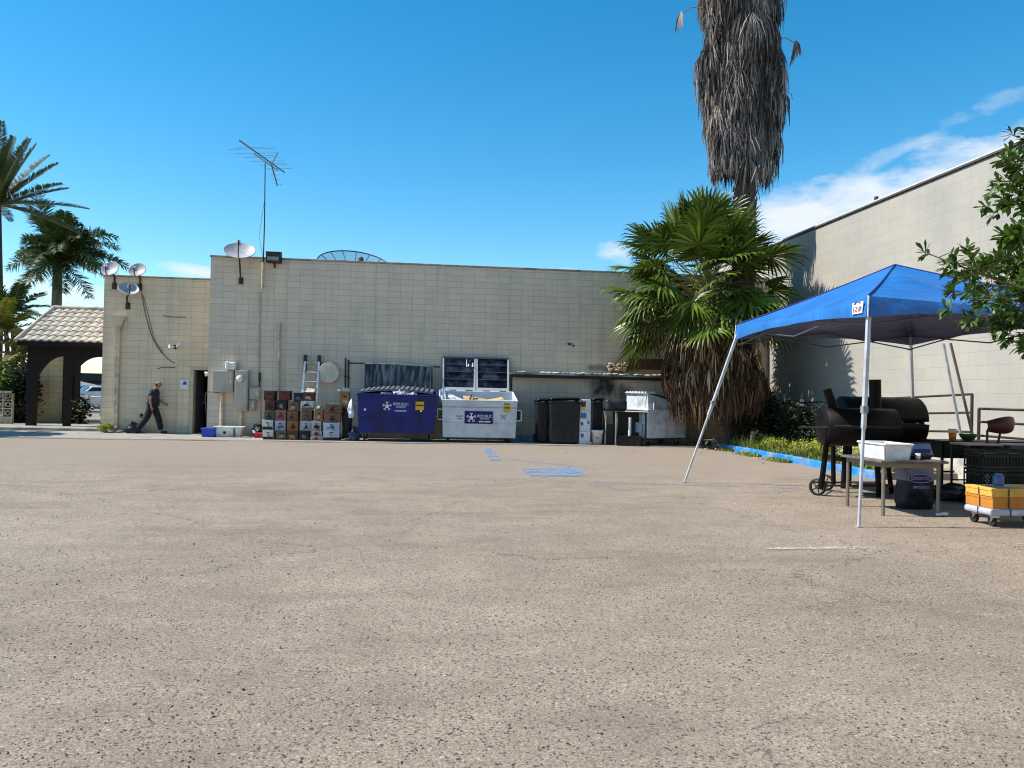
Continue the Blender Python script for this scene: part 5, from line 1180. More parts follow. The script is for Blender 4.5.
for k in range(220):
    an = r_.uniform(-1.5, 1.5); z = r_.uniform(-.085, -.02)
    p = hc + V((-math.cos(an) * .095, math.sin(an) * .095, z + .02)); mb.rock(p, .011, (1, 1, 1.3), r_)
hr = MB(); hr.v = mb.v; hr.f = mb.f; hr.sm = mb.sm
me_h = hr.build('hair', M('hair_grey', (.06, .05, .045), .9)); me_h.parent = man

# ================================================================== GAZEBO
gA, gB, gC, gD = V((5.66, 13.45, 0)), V((5.58, 9.15, 0)), V((9.08, 13.5, 0)), V((9.0, 9.2, 0))
ZE, ZP, VAL = 2.92, 3.74, .27
cen = (gA + gB + gC + gD) / 4
t = thing('canopy_tent', cen, 'bright blue pop up canopy tent with white steel legs over the barbecue', 'canopy tent')
mt, nt_, b = new_mat('canopy_blue_mat')
tc = N(nt_, 'ShaderNodeTexCoord').outputs['Object']; n1 = tex(nt_, tc, scale=1.6, detail=4)
cc_ = ramp(nt_, n1, .3, (.015, .12, .37), .7, (.026, .165, .47)); nt_.links.new(cc_, b.inputs['Base Color']); b.inputs['Roughness'].default_value = .42
geo = N(nt_, 'ShaderNodeNewGeometry')
# silver-grey coated underside is a real second face, see below
wr = tex(nt_, tc, scale=2.2, detail=3, stretch=(1, 3.5, 1)); bump(nt_, b, wr, .8, .06)
under = M('canopy_underside', (.13, .145, .25), .7, var=.1, scale=2, bmp=.1)
def sag(p, s=1.): return noise.noise(V((p.x * 1.3, p.y * 1.3, 3.3))) * .045 + noise.noise(V((p.x * 4, p.y * 1.5, 7))) * .02 + noise.noise(V((p.x * 2, p.y * 7, 1))) * .012
top = MB(); bot = MB(); apex = V((cen.x, cen.y, ZP)); nq = 26
for a, b_ in ((gB, gA), (gA, gC), (gC, gD), (gD, gB)):
    grid = []; 
    for j in range(nq + 1):
        v_ = j / nq; row = []
        for i in range(nq + 1):
            u = i / nq; e = a.lerp(b_, u) + V((0, 0, ZE)); p = e.lerp(apex, v_)
            edge = min(u, 1 - u) * 2
            dip = -.10 * edge * (1 - v_) * math.sin(math.pi * min(1, v_ + .25)) - .10 * (v_ * (1 - v_)) * 1.2
            row.append(p + V((0, 0, dip + (sag(p) * min(1, edge * 3) if 0 < v_ < 1 else 0))))
        grid.append(row)
    vs = [p for r in grid for p in r]; m_ = nq + 1
    fs = [(j * m_ + i, j * m_ + i + 1, (j + 1) * m_ + i + 1, (j + 1) * m_ + i) for j in range(nq) for i in range(nq)]
    top.add(vs, [f[::-1] for f in fs] if False else fs, True); bot.add([p - V((0, 0, .012)) for p in vs], fs, True)
top.build('canopy', mt, t); bot.build('lining', under, t)
val = MB(); vin = MB()
for a, b_ in ((gB, gA), (gA, gC), (gC, gD), (gD, gB)):
    n = 30; out = ((a + b_) / 2 - cen).normalized(); vs = []; vi = []
    for i in range(n + 1):
        u = i / n; p = a.lerp(b_, u); arch = .15 * math.sin(math.pi * u); wv = .018 * math.sin(u * 31) * math.sin(math.pi * u)
        zt_ = ZE - .10 * 0 + 0; tp_ = ZE + (-.10 * min(u, 1 - u) * 2 * math.sin(math.pi * .25))
        q0 = p + V((0, 0, tp_)); q1 = p + out * (.03 + wv) + V((0, 0, ZE - VAL + arch - .07 * min(u, 1 - u) * 2))
        vs += [q0, q0.lerp(q1, .5) + out * .012, q1]; vi += [q0 - out * .012, q0.lerp(q1, .5), q1 - out * .012]
    fs = [(i * 3 + j, (i + 1) * 3 + j, (i + 1) * 3 + j + 1, i * 3 + j + 1) for i in range(n) for j in range(2)]
    val.add(vs, fs, True); vin.add(vi, fs, True)
val.build('valance', mt, t); vin.build('valance_lining', under, t)
for g in (gA, gB, gC, gD):
    e = g + V((0, 0, ZE + .012)); o_ = (g - cen).normalized() * .012
    MB().tube([e + (apex - e) * k / 8 + V((0, 0, -.10 * (k / 8) * (1 - k / 8) * 1.2 + .004)) for k in range(9)], .011, 6).build('hip_seam', M('seam_navy', (.006, .02, .13), .6), t)
    MB().tube([g + (g - cen).normalized() * .02 + V((0, 0, ZE)), g + (g - cen).normalized() * .045 + V((0, 0, ZE - VAL))], .012, 6).build('corner_binding', M('binding_white', (.5, .52, .58), .6), t)
legm = M('leg_white', (.55, .56, .60), .35, .3, dirt=(.4, .4, .4), dirt_amt=.2)
feet = {'A': cam2w(3.24, 14.3), 'B': cam2w(4.41, 9.72), 'C': cam2w(8.1, 15.4), 'D': cam2w(8.9, 9.6)}
for k, g in (('A', gA), ('B', gB), ('C', gC), ('D', gD)):
    f = feet[k]; tp_ = g + (cen - g).normalized() * .05 + V((0, 0, ZE - .06)); mid = f.lerp(tp_, .52)
    lg = MB(); s = .024
    def sq(p, q, s_):
        d_ = (q - p).normalized(); a_ = V((1, 0, 0)); a_ = (a_ - d_ * a_.dot(d_)).normalized(); b2_ = d_.cross(a_)
        o0 = [p + a_ * x * s_ + b2_ * y * s_ for x, y in ((-1, -1), (1, -1), (1, 1), (-1, 1))]; lg.quadbox(o0, q - p)
    sq(f + V((0, 0, .012)), mid, .017); sq(mid - (mid - f).normalized() * .25, tp_, .025)
    lo = lg.build('leg', legm, t, bevel=.004)
    MB().box(f.x - .035, f.x + .035, f.y - .035, f.y + .035, 0.005, .014).build('foot_plate', legm, lo)
    MB().box(mid.x - .034, mid.x + .034, mid.y - .034, mid.y + .034, mid.z - .05, mid.z + .04).build('slider', M('slider_grey', (.25, .25, .27), .5), lo)
    MB().tube([tp_ + V((0, 0, -.02)), g.lerp(cen, .5) + V((0, 0, ZE + .26)), apex - V((0, 0, .1))], .014, 6).build('roof_arm', M('truss_grey', (.09, .09, .10), .45, .2), t)
for a, b_ in ((gB, gA), (gA, gC), (gC, gD), (gD, gB)):
    inn = (cen - (a + b_) / 2).normalized() * .05; n = 2
    for k in range(n):
        p, q = a.lerp(b_, k / n) + inn, a.lerp(b_, (k + 1) / n) + inn
        MB().cyl(p + V((0, 0, ZE - .10)), q + V((0, 0, ZE - .36)), .012, n=6).cyl(p + V((0, 0, ZE - .36)), q + V((0, 0, ZE - .10)), .012, n=6).build('truss_bar', M('truss_grey', (.09, .09, .10), .45, .4), t)
MB().cyl(apex - V((0, 0, .22)), apex - V((0, 0, .03)), .035).build('peak_hub', dkmetal, t)
# logo patch on the left panel corner: follows the slope
def onroof(u, v_, lift=.02):
    e = gB.lerp(gA, u) + V((0, 0, ZE)); p = e.lerp(apex, v_); return p
pp = []
c1 = [PX(853.5, 303.5, 5.55), PX(864.5, 301, 5.55), PX(863, 313, 5.55), PX(853, 314.5, 5.55)]
la = MB().quadbox([V((5.535, p.y, p.z)) for p in c1], (.006, 0, 0)).build('logo_patch', M('patch_white', (.75, .76, .8), .5), t)
cen1 = sum(c1, V()) / 4
text('E-Z UP', .09, V((5.533, cen1.y, cen1.z - .02)), (0, -1, 0), (0, 0, 1), M('logo_red', (.5, .1, .12), .5), la, fit=.19)
MB().tube([V((5.529, cen1.y + .06, cen1.z + .05)), V((5.529, cen1.y, cen1.z + .09)), V((5.529, cen1.y - .07, cen1.z + .06))], .008, 5).build('logo_arc', M('print_blue', (.08, .09, .25)), la)
# two loose poles leaning
for (x0_, y0_, d0), (x1_, y1_, d1), m_, lab in (((943.5, 343, 14.9), (966, 462, 15.3), M('pole_galv', (.6, .63, .66), .35, .5), 'pale galvanised pole leaning on the ramp railing, left of the pair'), ((950.5, 343, 15.0), (980, 466, 15.2), M('pole_brown', (.18, .14, .11), .6), 'brown pole leaning on the ramp railing, right of the pair')):
    p, q = PD(x0_, y0_, d0), PD(x1_, y1_, d1); q = p + (q - p) * ((p.z - .01) / (p.z - q.z)); tt = thing('leaning_pole', q, lab, 'pole')
    MB().cyl(q, p, .026).build('shaft', m_, tt); MB().cyl(q, q.lerp(p, .02), .034).build('end_cap', dkmetal, tt)

# ================================================================== BARBECUES
gblk = M('grill_black', (.004, .004, .0045), .46, 0, var=.4, scale=6, dirt=(.014, .010, .008), dirt_amt=.3, spec=.13, bmp=.25)
def barrel(mb, c, L, r, ax, n=28, dome=.06):
    ax = V(ax).normalized(); prof = [(0, -L / 2 - dome), (r * .6, -L / 2 - dome * .8), (r * .92, -L / 2 - dome * .25), (r, -L / 2), (r, L / 2), (r * .92, L / 2 + dome * .25), (r * .6, L / 2 + dome * .8), (0, L / 2 + dome)]
    mb.lathe(prof, c, n, ax)
# smoker 1 (front, left)
c1_ = PD(858, 427, 12.75); ax1 = (R0 * 1.0 - F0 * .0).normalized(); r1 = .315
t = thing('barrel_smoker', V((c1_.x, c1_.y, 0)), 'black barrel smoker on spoked wheels, front one of the two', 'smoker')
mb = MB(); barrel(mb, c1_, 1.15, r1, ax1); mb.build('barrel', gblk, t)
MB().cyl(c1_ - ax1 * .52 + F0 * (-r1 - .04) + V((0, 0, .02)), c1_ + ax1 * .52 + F0 * (-r1 - .04) + V((0, 0, .02)), .018).build('lid_handle', steel if False else dkmetal, t)
MB().quadbox([c1_ - ax1 * .55 - F0 * (r1 + .01) + V((0, 0, -.005)), c1_ + ax1 * .55 - F0 * (r1 + .01) + V((0, 0, -.005)), c1_ + ax1 * .55 - F0 * (r1 + .01) + V((0, 0, .012)), c1_ - ax1 * .55 - F0 * (r1 + .01) + V((0, 0, .012))], F0 * .02).build('lid_seam', dkmetal, t)
MB().cyl(PD(800, 427.5, 12.6), PD(866, 427.5, 12.4), .017).cyl(PD(800, 427.5, 12.6), PD(806, 427, 12.9), .017).build('side_rail', dkmetal, t)
MB().cyl(PD(834, 409, 12.8), PD(827, 389.5, 12.8), .075, .07, n=14).build('smoke_stack', gblk, t)
b0_, b1_ = PD(825, 440, 12.7), PD(820.5, 489, 12.85)
def leg(t, a, b_, s=.045, m_=gblk): MB().cyl(a, V((b_.x, b_.y, max(0, b_.z))), s, n=8).build('leg', m_, t)
leg(t, PD(827, 438, 12.6), PD(821, 489, 12.75)); leg(t, PD(833, 440, 13.2), PD(833.5, 484, 13.3), .04)
leg(t, PD(876, 438, 12.6), G(879, 497), .045); leg(t, PD(884, 438, 13.2), G(892, 494), .04)
wc_ = PD(817.5, 486, 12.8)
def spoked(t, c, r, ax, name='wheel'):
    ax = V(ax).normalized(); mb = MB(); mb.lathe([(r - .03, -.025), (r, -.025), (r, .025), (r - .03, .025), (r - .03, -.025)], c, 24, ax)
    o = mb.build(name, M('tyre', (.02, .02, .02), .8), t); s = MB(); a_ = ax.orthogonal().normalized(); b2_ = ax.cross(a_)
    for k in range(5): s.cyl(c, c + (a_ * math.cos(k * 1.2566) + b2_ * math.sin(k * 1.2566)) * (r - .02), .010, n=6)
    s.cyl(c - ax * .03, c + ax * .03, .03); s.build('spokes', dkmetal, o)
wax = (R0 + F0 * .9).normalized()
spoked(t, V((wc_.x, wc_.y, .14)), .14, wax); w2 = PD(832, 484, 13.3); spoked(t, V((w2.x, w2.y + .2, .14)), .14, wax)
p0_, p1_ = PD(822, 487, 12.8), PD(892, 491, 12.9)
MB().cyl(V((p0_.x, p0_.y, .17)), V((p1_.x, p1_.y, .17)), .016).cyl(V((p0_.x + .1, p0_.y + .45, .17)), V((p1_.x + .05, p1_.y + .45, .17)), .016).cyl(V((wc_.x, wc_.y, .14)), V((w2.x, w2.y + .2, .14)), .014).build('lower_rail', dkmetal, t)
MB().box(p1_.x - .5, p1_.x, p1_.y, p1_.y + .5, .17, .19).build('bottom_shelf', dkmetal, t)
# smoker 2 (behind, right)
c2_ = PD(878, 423, 14.2); r2 = .43
t = thing('barrel_smoker', V((c2_.x, c2_.y, 0)), 'larger black barrel smoker with upright chimney, rear one of the two', 'smoker')
# lower half and slightly raised lid
def half(mb, c, L, r, ax, a0, a1, n=16, dome=.10):
    ax = V(ax).normalized(); up_ = V((0, 0, 1)); sd_ = ax.cross(up_).normalized(); prof = [(0, -L / 2 - dome), (r * .6, -L / 2 - dome * .85), (r * .9, -L / 2 - dome * .4), (r, -L / 2), (r, L / 2), (r * .9, L / 2 + dome * .4), (r * .6, L / 2 + dome * .85), (0, L / 2 + dome)]
    vs = [c + ax * h + (sd_ * math.cos(a0 + (a1 - a0) * i / n) + up_ * math.sin(a0 + (a1 - a0) * i / n)) * q for q, h in prof for i in range(n + 1)]
    mb.add(vs, [(k * (n + 1) + i, k * (n + 1) + i + 1, (k + 1) * (n + 1) + i + 1, (k + 1) * (n + 1) + i) for k in range(7) for i in range(n)], True)
mb = MB(); half(mb, c2_, 1.38, r2, R0, math.pi, 2 * math.pi); mb.build('firebox', gblk, t, solid=.02)
mb = MB(); half(mb, c2_ + V((0, 0, .05)), 1.38, r2 * .98, R0, 0, math.pi); mb.build('lid', gblk, t, solid=.02)
MB().quadbox([c2_ - R0 * .6 - F0 * .42 + V((0, 0, -.02)), c2_ + R0 * .6 - F0 * .42 + V((0, 0, -.02)), c2_ + R0 * .6 - F0 * .42 + V((0, 0, .02)), c2_ - R0 * .6 - F0 * .42 + V((0, 0, .02))], F0 * .8).build('cooking_grate', dkmetal, t)
MB().cyl(PD(875.5, 414, 13.6), PD(875, 379.5, 13.6), .10, n=16).build('smoke_stack', gblk, t)
MB().quadbox([PD(914, 421, 13.9), PD(924, 421, 13.9), PD(924, 423, 13.9), PD(914, 423, 13.9)], F0 * .4).build('side_shelf', gblk, t)
for a, b_ in (((921.5, 422, 13.9), (921.5, 484, 13.9)), ((922, 422, 14.5), (922, 480, 14.5)), ((846, 440, 13.9), (843, 484, 13.9)), ((850, 440, 14.5), (849, 481, 14.5))): leg(t, PD(*a), V((PD(*b_).x, PD(*b_).y, 0)), .045)
MB().cyl(PD(880, 424, 13.75) - R0 * .3, PD(880, 424, 13.75) + R0 * .3, .016).build('lid_handle', dkmetal, t)
a, b_ = PD(833, 461, 13.9), PD(925, 464, 13.9)
MB().quadbox([a, b_, b_ + V((0, 0, .09)), a + V((0, 0, .09))], F0 * .5).build('bottom_shelf', dkmetal, t)

# ================================================================== TABLE AND WHAT STANDS ON IT
tx0, tx1, ty0, ty1 = 6.36, 7.24, 10.02, 10.98; tz = PD(884, 460.5, 10.66).z
t = thing('prep_table', ((tx0 + tx1) / 2, (ty0 + ty1) / 2, 0), 'weathered metal topped prep table with round legs under the canopy', 'table')
tm = M('table_top', (.17, .155, .14), .5, .3, dirt=(.06, .05, .045), dirt_amt=.5); tl = M('table_leg', (.21, .18, .15), .5, .5)
MB().box(tx0 - .06, tx1 + .07, ty0 - .05, ty1 + .04, tz - .035, tz).build('tabletop', tm, t, bevel=.006)
for x in (tx0 + .03, tx1 - .03):
    for y in (ty0 + .03, ty1 - .03): MB().cyl((x, y, 0), (x, y, tz - .035), .026, n=12).build('leg', tl, t)
MB().box(tx0 + .03, tx1 - .03, ty0 + .02, ty0 + .04, tz - .10, tz - .036).box(tx0 + .02, tx0 + .04, ty0 + .03, ty1 - .03, tz - .1, tz - .036).build('apron', tl, t)
tray('white_tub', 6.40, 6.83, 10.06, .66, .215, M('tub_white', (.66, .67, .68), .4), 'large white plastic tub on the left half of the prep table', 'tub', flare=.03, base=tz + .002)
# blue printed bag standing behind on table
pb_ = M('bag_blue_pale', (.17, .23, .40), .5, var=.25, bmp=.4)
c = V((7.06, 10.75, tz)); X = [PY(908, 450, 10.75).x, PY(931.5, 450, 10.75).x]; zt = PY(920, 443.5, 10.75).z
t = thing('blue_food_bag', (sum(X) / 2, 10.75, tz + .002), 'pale blue printed bag standing at the back of the prep table', 'bag')
MB().add([(X[0] + .02, 10.68, tz + .004), (X[1], 10.68, tz + .004), (X[1], 10.84, tz + .004), (X[0], 10.84, tz + .004), (X[0], 10.75, zt), (X[1] - .02, 10.75, zt + .005), (X[1] - .02, 10.78, zt + .005), (X[0], 10.78, zt)], [(0, 1, 5, 4), (1, 2, 6, 5), (2, 3, 7, 6), (3, 0, 4, 7), (4, 5, 6, 7), (3, 2, 1, 0)]).build('sack', pb_, t, bevel=.015, seg=2)
MB().box(X[0] + .07, X[1] - .07, 10.672, 10.69, tz + .06, tz + .12).build('print', M('print_navy', (.03, .04, .16), .6), t)
MB().box(X[0] - .01, X[1] + .0, 10.745, 10.785, zt, zt + .015).build('fold', dkmetal, t)
c = V((PY(918, 459, 10.2).x, 10.2, tz + .002))
t = thing('white_cup', c, 'small white paper cup at the front of the prep table', 'cup'); MB().lathe([(0, 0), (.028, 0), (.038, .085), (.036, .085), (.026, .006), (0, .006)], c, 16).build('cup_body', wp, t); MB().lathe([(.037, .083), (.041, .086), (.037, .09)], c, 16).build('rim', wp, t)
tray('black_tray', 6.84, 7.26, 10.25, .36, .05, M('tray_black', (.02, .02, .02), .5), 'shallow black tray on the right of the prep table', 'tray', flare=.02, base=tz + .002)
# charcoal bag under table
Yk = 10.62; X = [PY(903.5, 480, Yk).x, PY(938, 480, Yk).x]
t = thing('charcoal_bag', (sum(X) / 2, Yk, 0), 'navy and white charcoal bag with an oval logo under the prep table', 'bag')
hb = tz - .06; n = 12
def bagring(z, w_, d_):
    return [V((sum(X) / 2 + math.cos(2 * math.pi * i / 24) * w_ * (1 if abs(math.cos(2 * math.pi * i / 24)) < .7 else 1), Yk + .14 + math.sin(2 * math.pi * i / 24) * d_, z)) for i in range(24)]
def bagmesh(z0, z1, steps, seed):
    mb = MB(); vs = []; rr = random.Random(seed); W = (X[1] - X[0]) / 2
    for k in range(steps + 1):
        z = z0 + (z1 - z0) * k / steps; q = z / hb; w_ = W * (1 + .06 * math.sin(q * 9)) * (1 if q < .9 else 1.02); d_ = .16 * math.sin(math.pi * min(.97, .25 + q * .62)) + .02
        for i in range(24):
            an = 2 * math.pi * i / 24; cx, sx_ = math.cos(an), math.sin(an); f = (abs(cx) ** 4 + abs(sx_) ** 4) ** -.25
            nn = noise.noise(V((cx * 2.2, sx_ * 2.2, z * 9))) * .16; vs.append((sum(X) / 2 + cx * f * w_ * (.93 + nn * .6), Yk + .15 + sx_ * f * d_ * (1 + nn + .10 * math.sin(an * 5 + z * 14)), z + .002))
    mb.add(vs, [(k * 24 + i, k * 24 + (i + 1) % 24, (k + 1) * 24 + (i + 1) % 24, (k + 1) * 24 + i) for k in range(steps) for i in range(24)], True); return mb
bagn = M('bag_navy_shaded', (.006, .007, .016), .45, bmp=.3); bagw = M('bag_white_shaded', (.15, .15, .21), .45, bmp=.3, var=.25)  # shade under the table is put into both bag colours
zs = PY(920, 481, Yk).z
MB.build(bagmesh(0, zs, 10, 1), 'lower_sack', bagn, t); MB.build(bagmesh(zs, hb, 6, 2), 'upper_sack', bagw, t)
c = PY(920, 478.5, Yk - .04); yq = Yk - .045
ov = MB(); ov.add([(c.x + .185 * math.cos(a), yq - .002, c.z + .062 * math.sin(a)) for a in [2 * math.pi * k / 24 for k in range(24)]], [tuple(range(24))]); ov = ov.build('logo_oval', M('panel_navy', (.012, .012, .17)), t, solid=.004)
ov2 = MB().tube([(c.x + .185 * math.cos(a), yq - .004, c.z + .062 * math.sin(a)) for a in [2 * math.pi * k / 32 for k in range(33)]], .006, 5).build('oval_border', M('print_lilac', (.32, .30, .5), .5), ov)
text('KINGSFORD', .07, (c.x, yq - .006, c.z), (1, 0, 0), (0, 0, 1), M('print_lilac', (.32, .30, .5)), ov, fit=.30)
c = PY(919, 487, Yk); text('BRIQUETS', .055, (c.x, yq - .002, c.z), (1, 0, 0), (0, 0, 1), M('print_lilac', (.32, .30, .5)), t, fit=.26, proud=.012)
# rubbish at table foot
c = G(943, 516); mb = MB(); r_ = random.Random(6)
for k in range(5): mb.rock(c + V((r_.uniform(-.1, .1), r_.uniform(-.05, .05), .025)), .04, (1.3, 1, .6), r_)
tag(mb.build('crumpled_wrapper', M('paper', (.72, .72, .74))), 'crumpled pale wrapper on the ground by the table leg', 'wrapper')
# black rubbish bags / box in deep shade behind the table
Yb = 11.7
X0, X1 = PY(903, 490, Yb).x, PY(966, 490, Yb).x
sack('rubbish_bag', X0 + .35, Yb + .1, .75, .6, .30, plas_black, 'bulging black bag behind the charcoal bag under the canopy', seed=31)
sack('rubbish_bag', X1 - .25, Yb + .0, .8, .6, .27, plas_black, 'bulging black bag under the counter beside the crates', seed=32)

# counter with cup and bowl
Ycn = 12.3
X0 = PY(941.5, 450, Ycn).x; X1 = PY(1045, 450, Ycn).x; zc = PY(960, 441, Ycn).z; za = PY(960, 458.5, Ycn).z
t = thing('black_counter', ((X0 + X1) / 2, Ycn + .3, 0), 'long black counter behind the prep table carrying cup and bowl', 'counter')
cbk = M('counter_black', (.007, .0065, .007), .45, dirt=(.02, .018, .016), dirt_amt=.3)
MB().box(X0, X1, Ycn, Ycn + .6, zc - .03, zc).build('countertop', cbk, t, bevel=.006)
MB().box(X0 + .04, X1 - .04, Ycn + .03, Ycn + .56, za, zc - .031).build('drawer_case', cbk, t)
for x in (X0 + .03, X1 - .06):
    for y in (Ycn + .03, Ycn + .54): MB().box(x, x + .035, y, y + .035, 0, zc - .03).build('leg', cbk, t)
c = V((PY(952.5, 441, Ycn + .15).x, Ycn + .15, zc + .002)); hcup = PY(952, 429, Ycn + .15).z - zc
t = thing('orange_drink_cup', c, 'clear plastic cup of orange drink on the black counter', 'cup')
MB().lathe([(0, 0), (.05, 0), (.066, hcup * .68), (0, hcup * .68)], c, 18).build('drink', M('orange_drink', (.75, .16, .01), .3, bmp=0), t)
MB().lathe([(.0665, hcup * .685), (.072, hcup), (.068, hcup), (.0625, hcup * .685)], c, 18).build('cup_wall', M('cup_clear', (.75, .55, .42), .2, bmp=0), t)
c = V((PY(968, 441, Ycn + .2).x, Ycn + .2, zc + .002)); hb_ = PY(968, 434, Ycn + .2).z - zc
t = thing('green_bowl', c, 'dark green bowl beside the orange drink on the counter', 'bowl')
MB().lathe([(0, 0), (.07, 0), (.13, hb_ * .6), (.15, hb_), (.14, hb_), (.12, hb_ * .6), (.06, .01), (0, .01)], c, 22).build('bowl_body', M('bowl_green', (.03, .12, .03), .4), t); MB().lathe([(.07, 0), (.075, -.0), (.075, .012)], c, 22).build('foot_ring', M('bowl_green', (.03, .12, .03)), t)
# chair with red back
Yh = 11.55; X0, X1 = PY(968, 443, Yh).x, PY(1004, 443, Yh).x; zs = PY(985, 444, Yh).z
t = thing('bar_chair', ((X0 + X1) / 2, Yh + .2, 0), 'tall dark bar chair with curved red back and pale seat', 'chair')
dw_ = M('chair_dark', (.03, .015, .012), .5); 
MB().box(X0, X1, Yh, Yh + .45, zs - .035, zs).build('seat', M('seat_pale', (.42, .30, .24), .6), t, bevel=.015, seg=2)
for x in (X0 + .03, X1 - .03):
    for y in (Yh + .03, Yh + .42): MB().cyl((x, y, 0), (x, y, zs - .035), .02, n=8).build('leg', dw_, t)
MB().cyl((X0 + .03, Yh + .03, .3), (X1 - .03, Yh + .03, .3), .013).cyl((X0 + .03, Yh + .42, .3), (X1 - .03, Yh + .42, .3), .013).build('stretcher', dw_, t)
z0b, z1b = PY(1000, 434, Yh).z, PY(1000, 417, Yh).z; bx0, bx1 = PY(991, 426, Yh + .2).x, PY(1017, 426, Yh + .2).x
for x, dx in ((X1 - .14, .0), (X1 + .05, .05)): MB().cyl((x, Yh + .2, zs - .02), (x + dx, Yh + .2, z0b + .05), .018, n=8).build('back_post', dw_, t)
mb = MB(); n = 12; vs = []
for i in range(n + 1):
    u = i / n; h = (z1b - z0b) * (.35 + .65 * math.sin(math.pi * (.12 + .70 * u))); zc_ = (z0b + z1b) / 2 + .05 * (u - .5)
    x = bx0 + (bx1 - bx0) * u; y = Yh + .2 + .10 * (2 * u - 1) ** 2
    vs += [(x, y, zc_ - h / 2), (x, y - .03, zc_), (x, y, zc_ + h / 2)]
mb.add(vs, [(i * 3 + j, (i + 1) * 3 + j, (i + 1) * 3 + j + 1, i * 3 + j + 1) for i in range(n) for j in range(2)], True)
mb.build('backrest', M('chair_red', (.075, .014, .009), .45), t, solid=.04)
# milk crates
cr = M('crate_black', (.01, .01, .011), .5)
def milkcrate(x, y, z, s, h, lab, pattern=False):
    t = thing('milk_crate', (x + s / 2, y + s / 2, z), lab, 'crate', 'black milk crates stacked before the counter'); mb = MB(); b_ = .025
    for zz_ in (z + .002, z + h * .62, z + h - .04):
        mb.box(x, x + s, y, y + .012, zz_, zz_ + .035).box(x, x + s, y + s - .012, y + s, zz_, zz_ + .035).box(x, x + .012, y + .013, y + s - .013, zz_, zz_ + .035).box(x + s - .012, x + s, y + .013, y + s - .013, zz_, zz_ + .035)
    for k in range(9):
        u = k / 8 * (s - b_); 
        mb.box(x + u, x + u + b_ * .6, y + .001, y + .011, z + .037, z + h - .041).box(x + .001, x + .011, y + u, y + u + b_ * .6, z + .037, z + h - .041).box(x + s - .011, x + s - .001, y + u, y + u + b_ * .6, z + .037, z + h - .041).box(x + u, x + u + b_ * .6, y + s - .011, y + s - .001, z + .037, z + h - .041)
    mb.box(x + .01, x + s - .01, y + .01, y + s - .01, z + .003, z + .02).build('basket', cr, t)
    if pattern:
        q = MB()
        for i in range(4):
            for j in range(5):
                if (i + j) % 2: q.box(x + .20 + i * .026, x + .22 + i * .026, y - .006, y - .001, z + .06 + j * .03, z + .08 + j * .03)
                if (i + j) % 2 and i < 3: q.box(x + .04 + i * .026, x + .055 + i * .026, y - .006, y - .001, z + .07 + j * .03, z + .085 + j * .03)
        q.build('printed_pattern', M('print_pale', (.5, .5, .5), .7), t)
    MB().box(x + .03, x + s - .03, y + .03, y + s - .03, z + .021, z + h * .8).build('contents', cbk, t)
    return t
mx, my = PY(983, 460, 11.0).x, 11.0
for k, lab in enumerate(('black milk crate at the bottom of the left crate stack', 'black milk crate with white checker print in the left stack', 'black milk crate on top of the left crate stack')):
    milkcrate(mx, my, k * .29, .43, .285, lab, k == 1)
for k, lab in enumerate(('black milk crate at the bottom of the right crate stack', 'black milk crate in the middle of the right stack', 'black milk crate on top of the right crate stack')):
    milkcrate(mx + .46, my + .05, k * .29, .43, .285, lab)
# cart with orange boxes
dx, dy = 7.30, 9.12; W4, D4 = .95, .50
t = thing('platform_dolly', (dx + W4 / 2, dy + D4 / 2, 0), 'pale grey plastic platform dolly on black casters at the right edge', 'dolly')
gp = M('dolly_grey', (.42, .45, .50), .45, dirt=(.25, .26, .28), dirt_amt=.3)
MB().box(dx - .03, dx + W4, dy - .03, dy + D4, .15, .235).build('platform', gp, t, bevel=.03, seg=2)
MB().box(dx + .22, dx + .235, dy - .034, dy - .028, .14, .24).box(dx - .034, dx - .028, dy + .22, dy + .235, .14, .24).build('strap', dkmetal, t)
for x in (dx + .08, dx + W4 - .1):
    for y in (dy + .07, dy + D4 - .1):
        c_ = MB().box(x - .04, x + .04, y - .04, y + .04, .12, .15).quadbox([(x - .03, y - .03, .13), (x - .03, y + .03, .13), (x - .03, y + .045, .06), (x - .03, y + .02, .06)], (.006, 0, 0)).build('caster', steel, t)
        MB().cyl((x - .02, y + .03, .065), (x + .02, y + .03, .065), .063, n=16).build('wheel', M('tyre', (.02, .02, .02)), c_)
og = M('box_orange', (.52, .20, .03), .75, var=.12, dirt=(.38, .13, .02), dirt_amt=.3); oy = M('box_yellow', (.66, .38, .07), .75, var=.12, dirt=(.5, .25, .05), dirt_amt=.25)
for k, (x, w_) in enumerate(((dx, .47), (dx + .48, .47))):
    for j, (z0_, z1_) in enumerate(((.237, .39), (.392, .50))):
        lab = ('orange', 'yellow')[j] + ' produce box on the dolly, ' + ('lower', 'upper')[j] + (' left' if k == 0 else ' right')
        tt = thing('produce_box', (x + w_ / 2, dy + D4 / 2, z0_), lab, 'box', 'boxes on the platform dolly')
        o_ = .0 if j == 0 else -.015
        if k: o_ += .02
        MB().box(x + o_, x + w_ + o_ - .005, dy + o_, dy + D4 + o_, z0_, z1_).build('body', (og, oy)[j], tt, bevel=.005)
        MB().box(x + o_ - .006, x + w_ + o_ + .001, dy + o_ - .006, dy + D4 + o_ + .006, z1_ - .035, z1_ + .001).build('lid', (og, oy)[j], tt, bevel=.004)
        MB().box(x + w_ * .45 + o_, x + w_ * .49 + o_, dy + o_ - .009, dy + o_ - .0065, z0_ + .01, z1_ - .002).box(x + o_ - .009, x + o_ - .0065, dy + .22, dy + .235, z0_ + .01, z1_ - .002).build('strap', dkmetal, tt)
c = V((dx + .22, dy + .18, .503)); t = thing('blue_jar', c, 'small dusky blue lidded jar on the yellow produce boxes', 'jar')
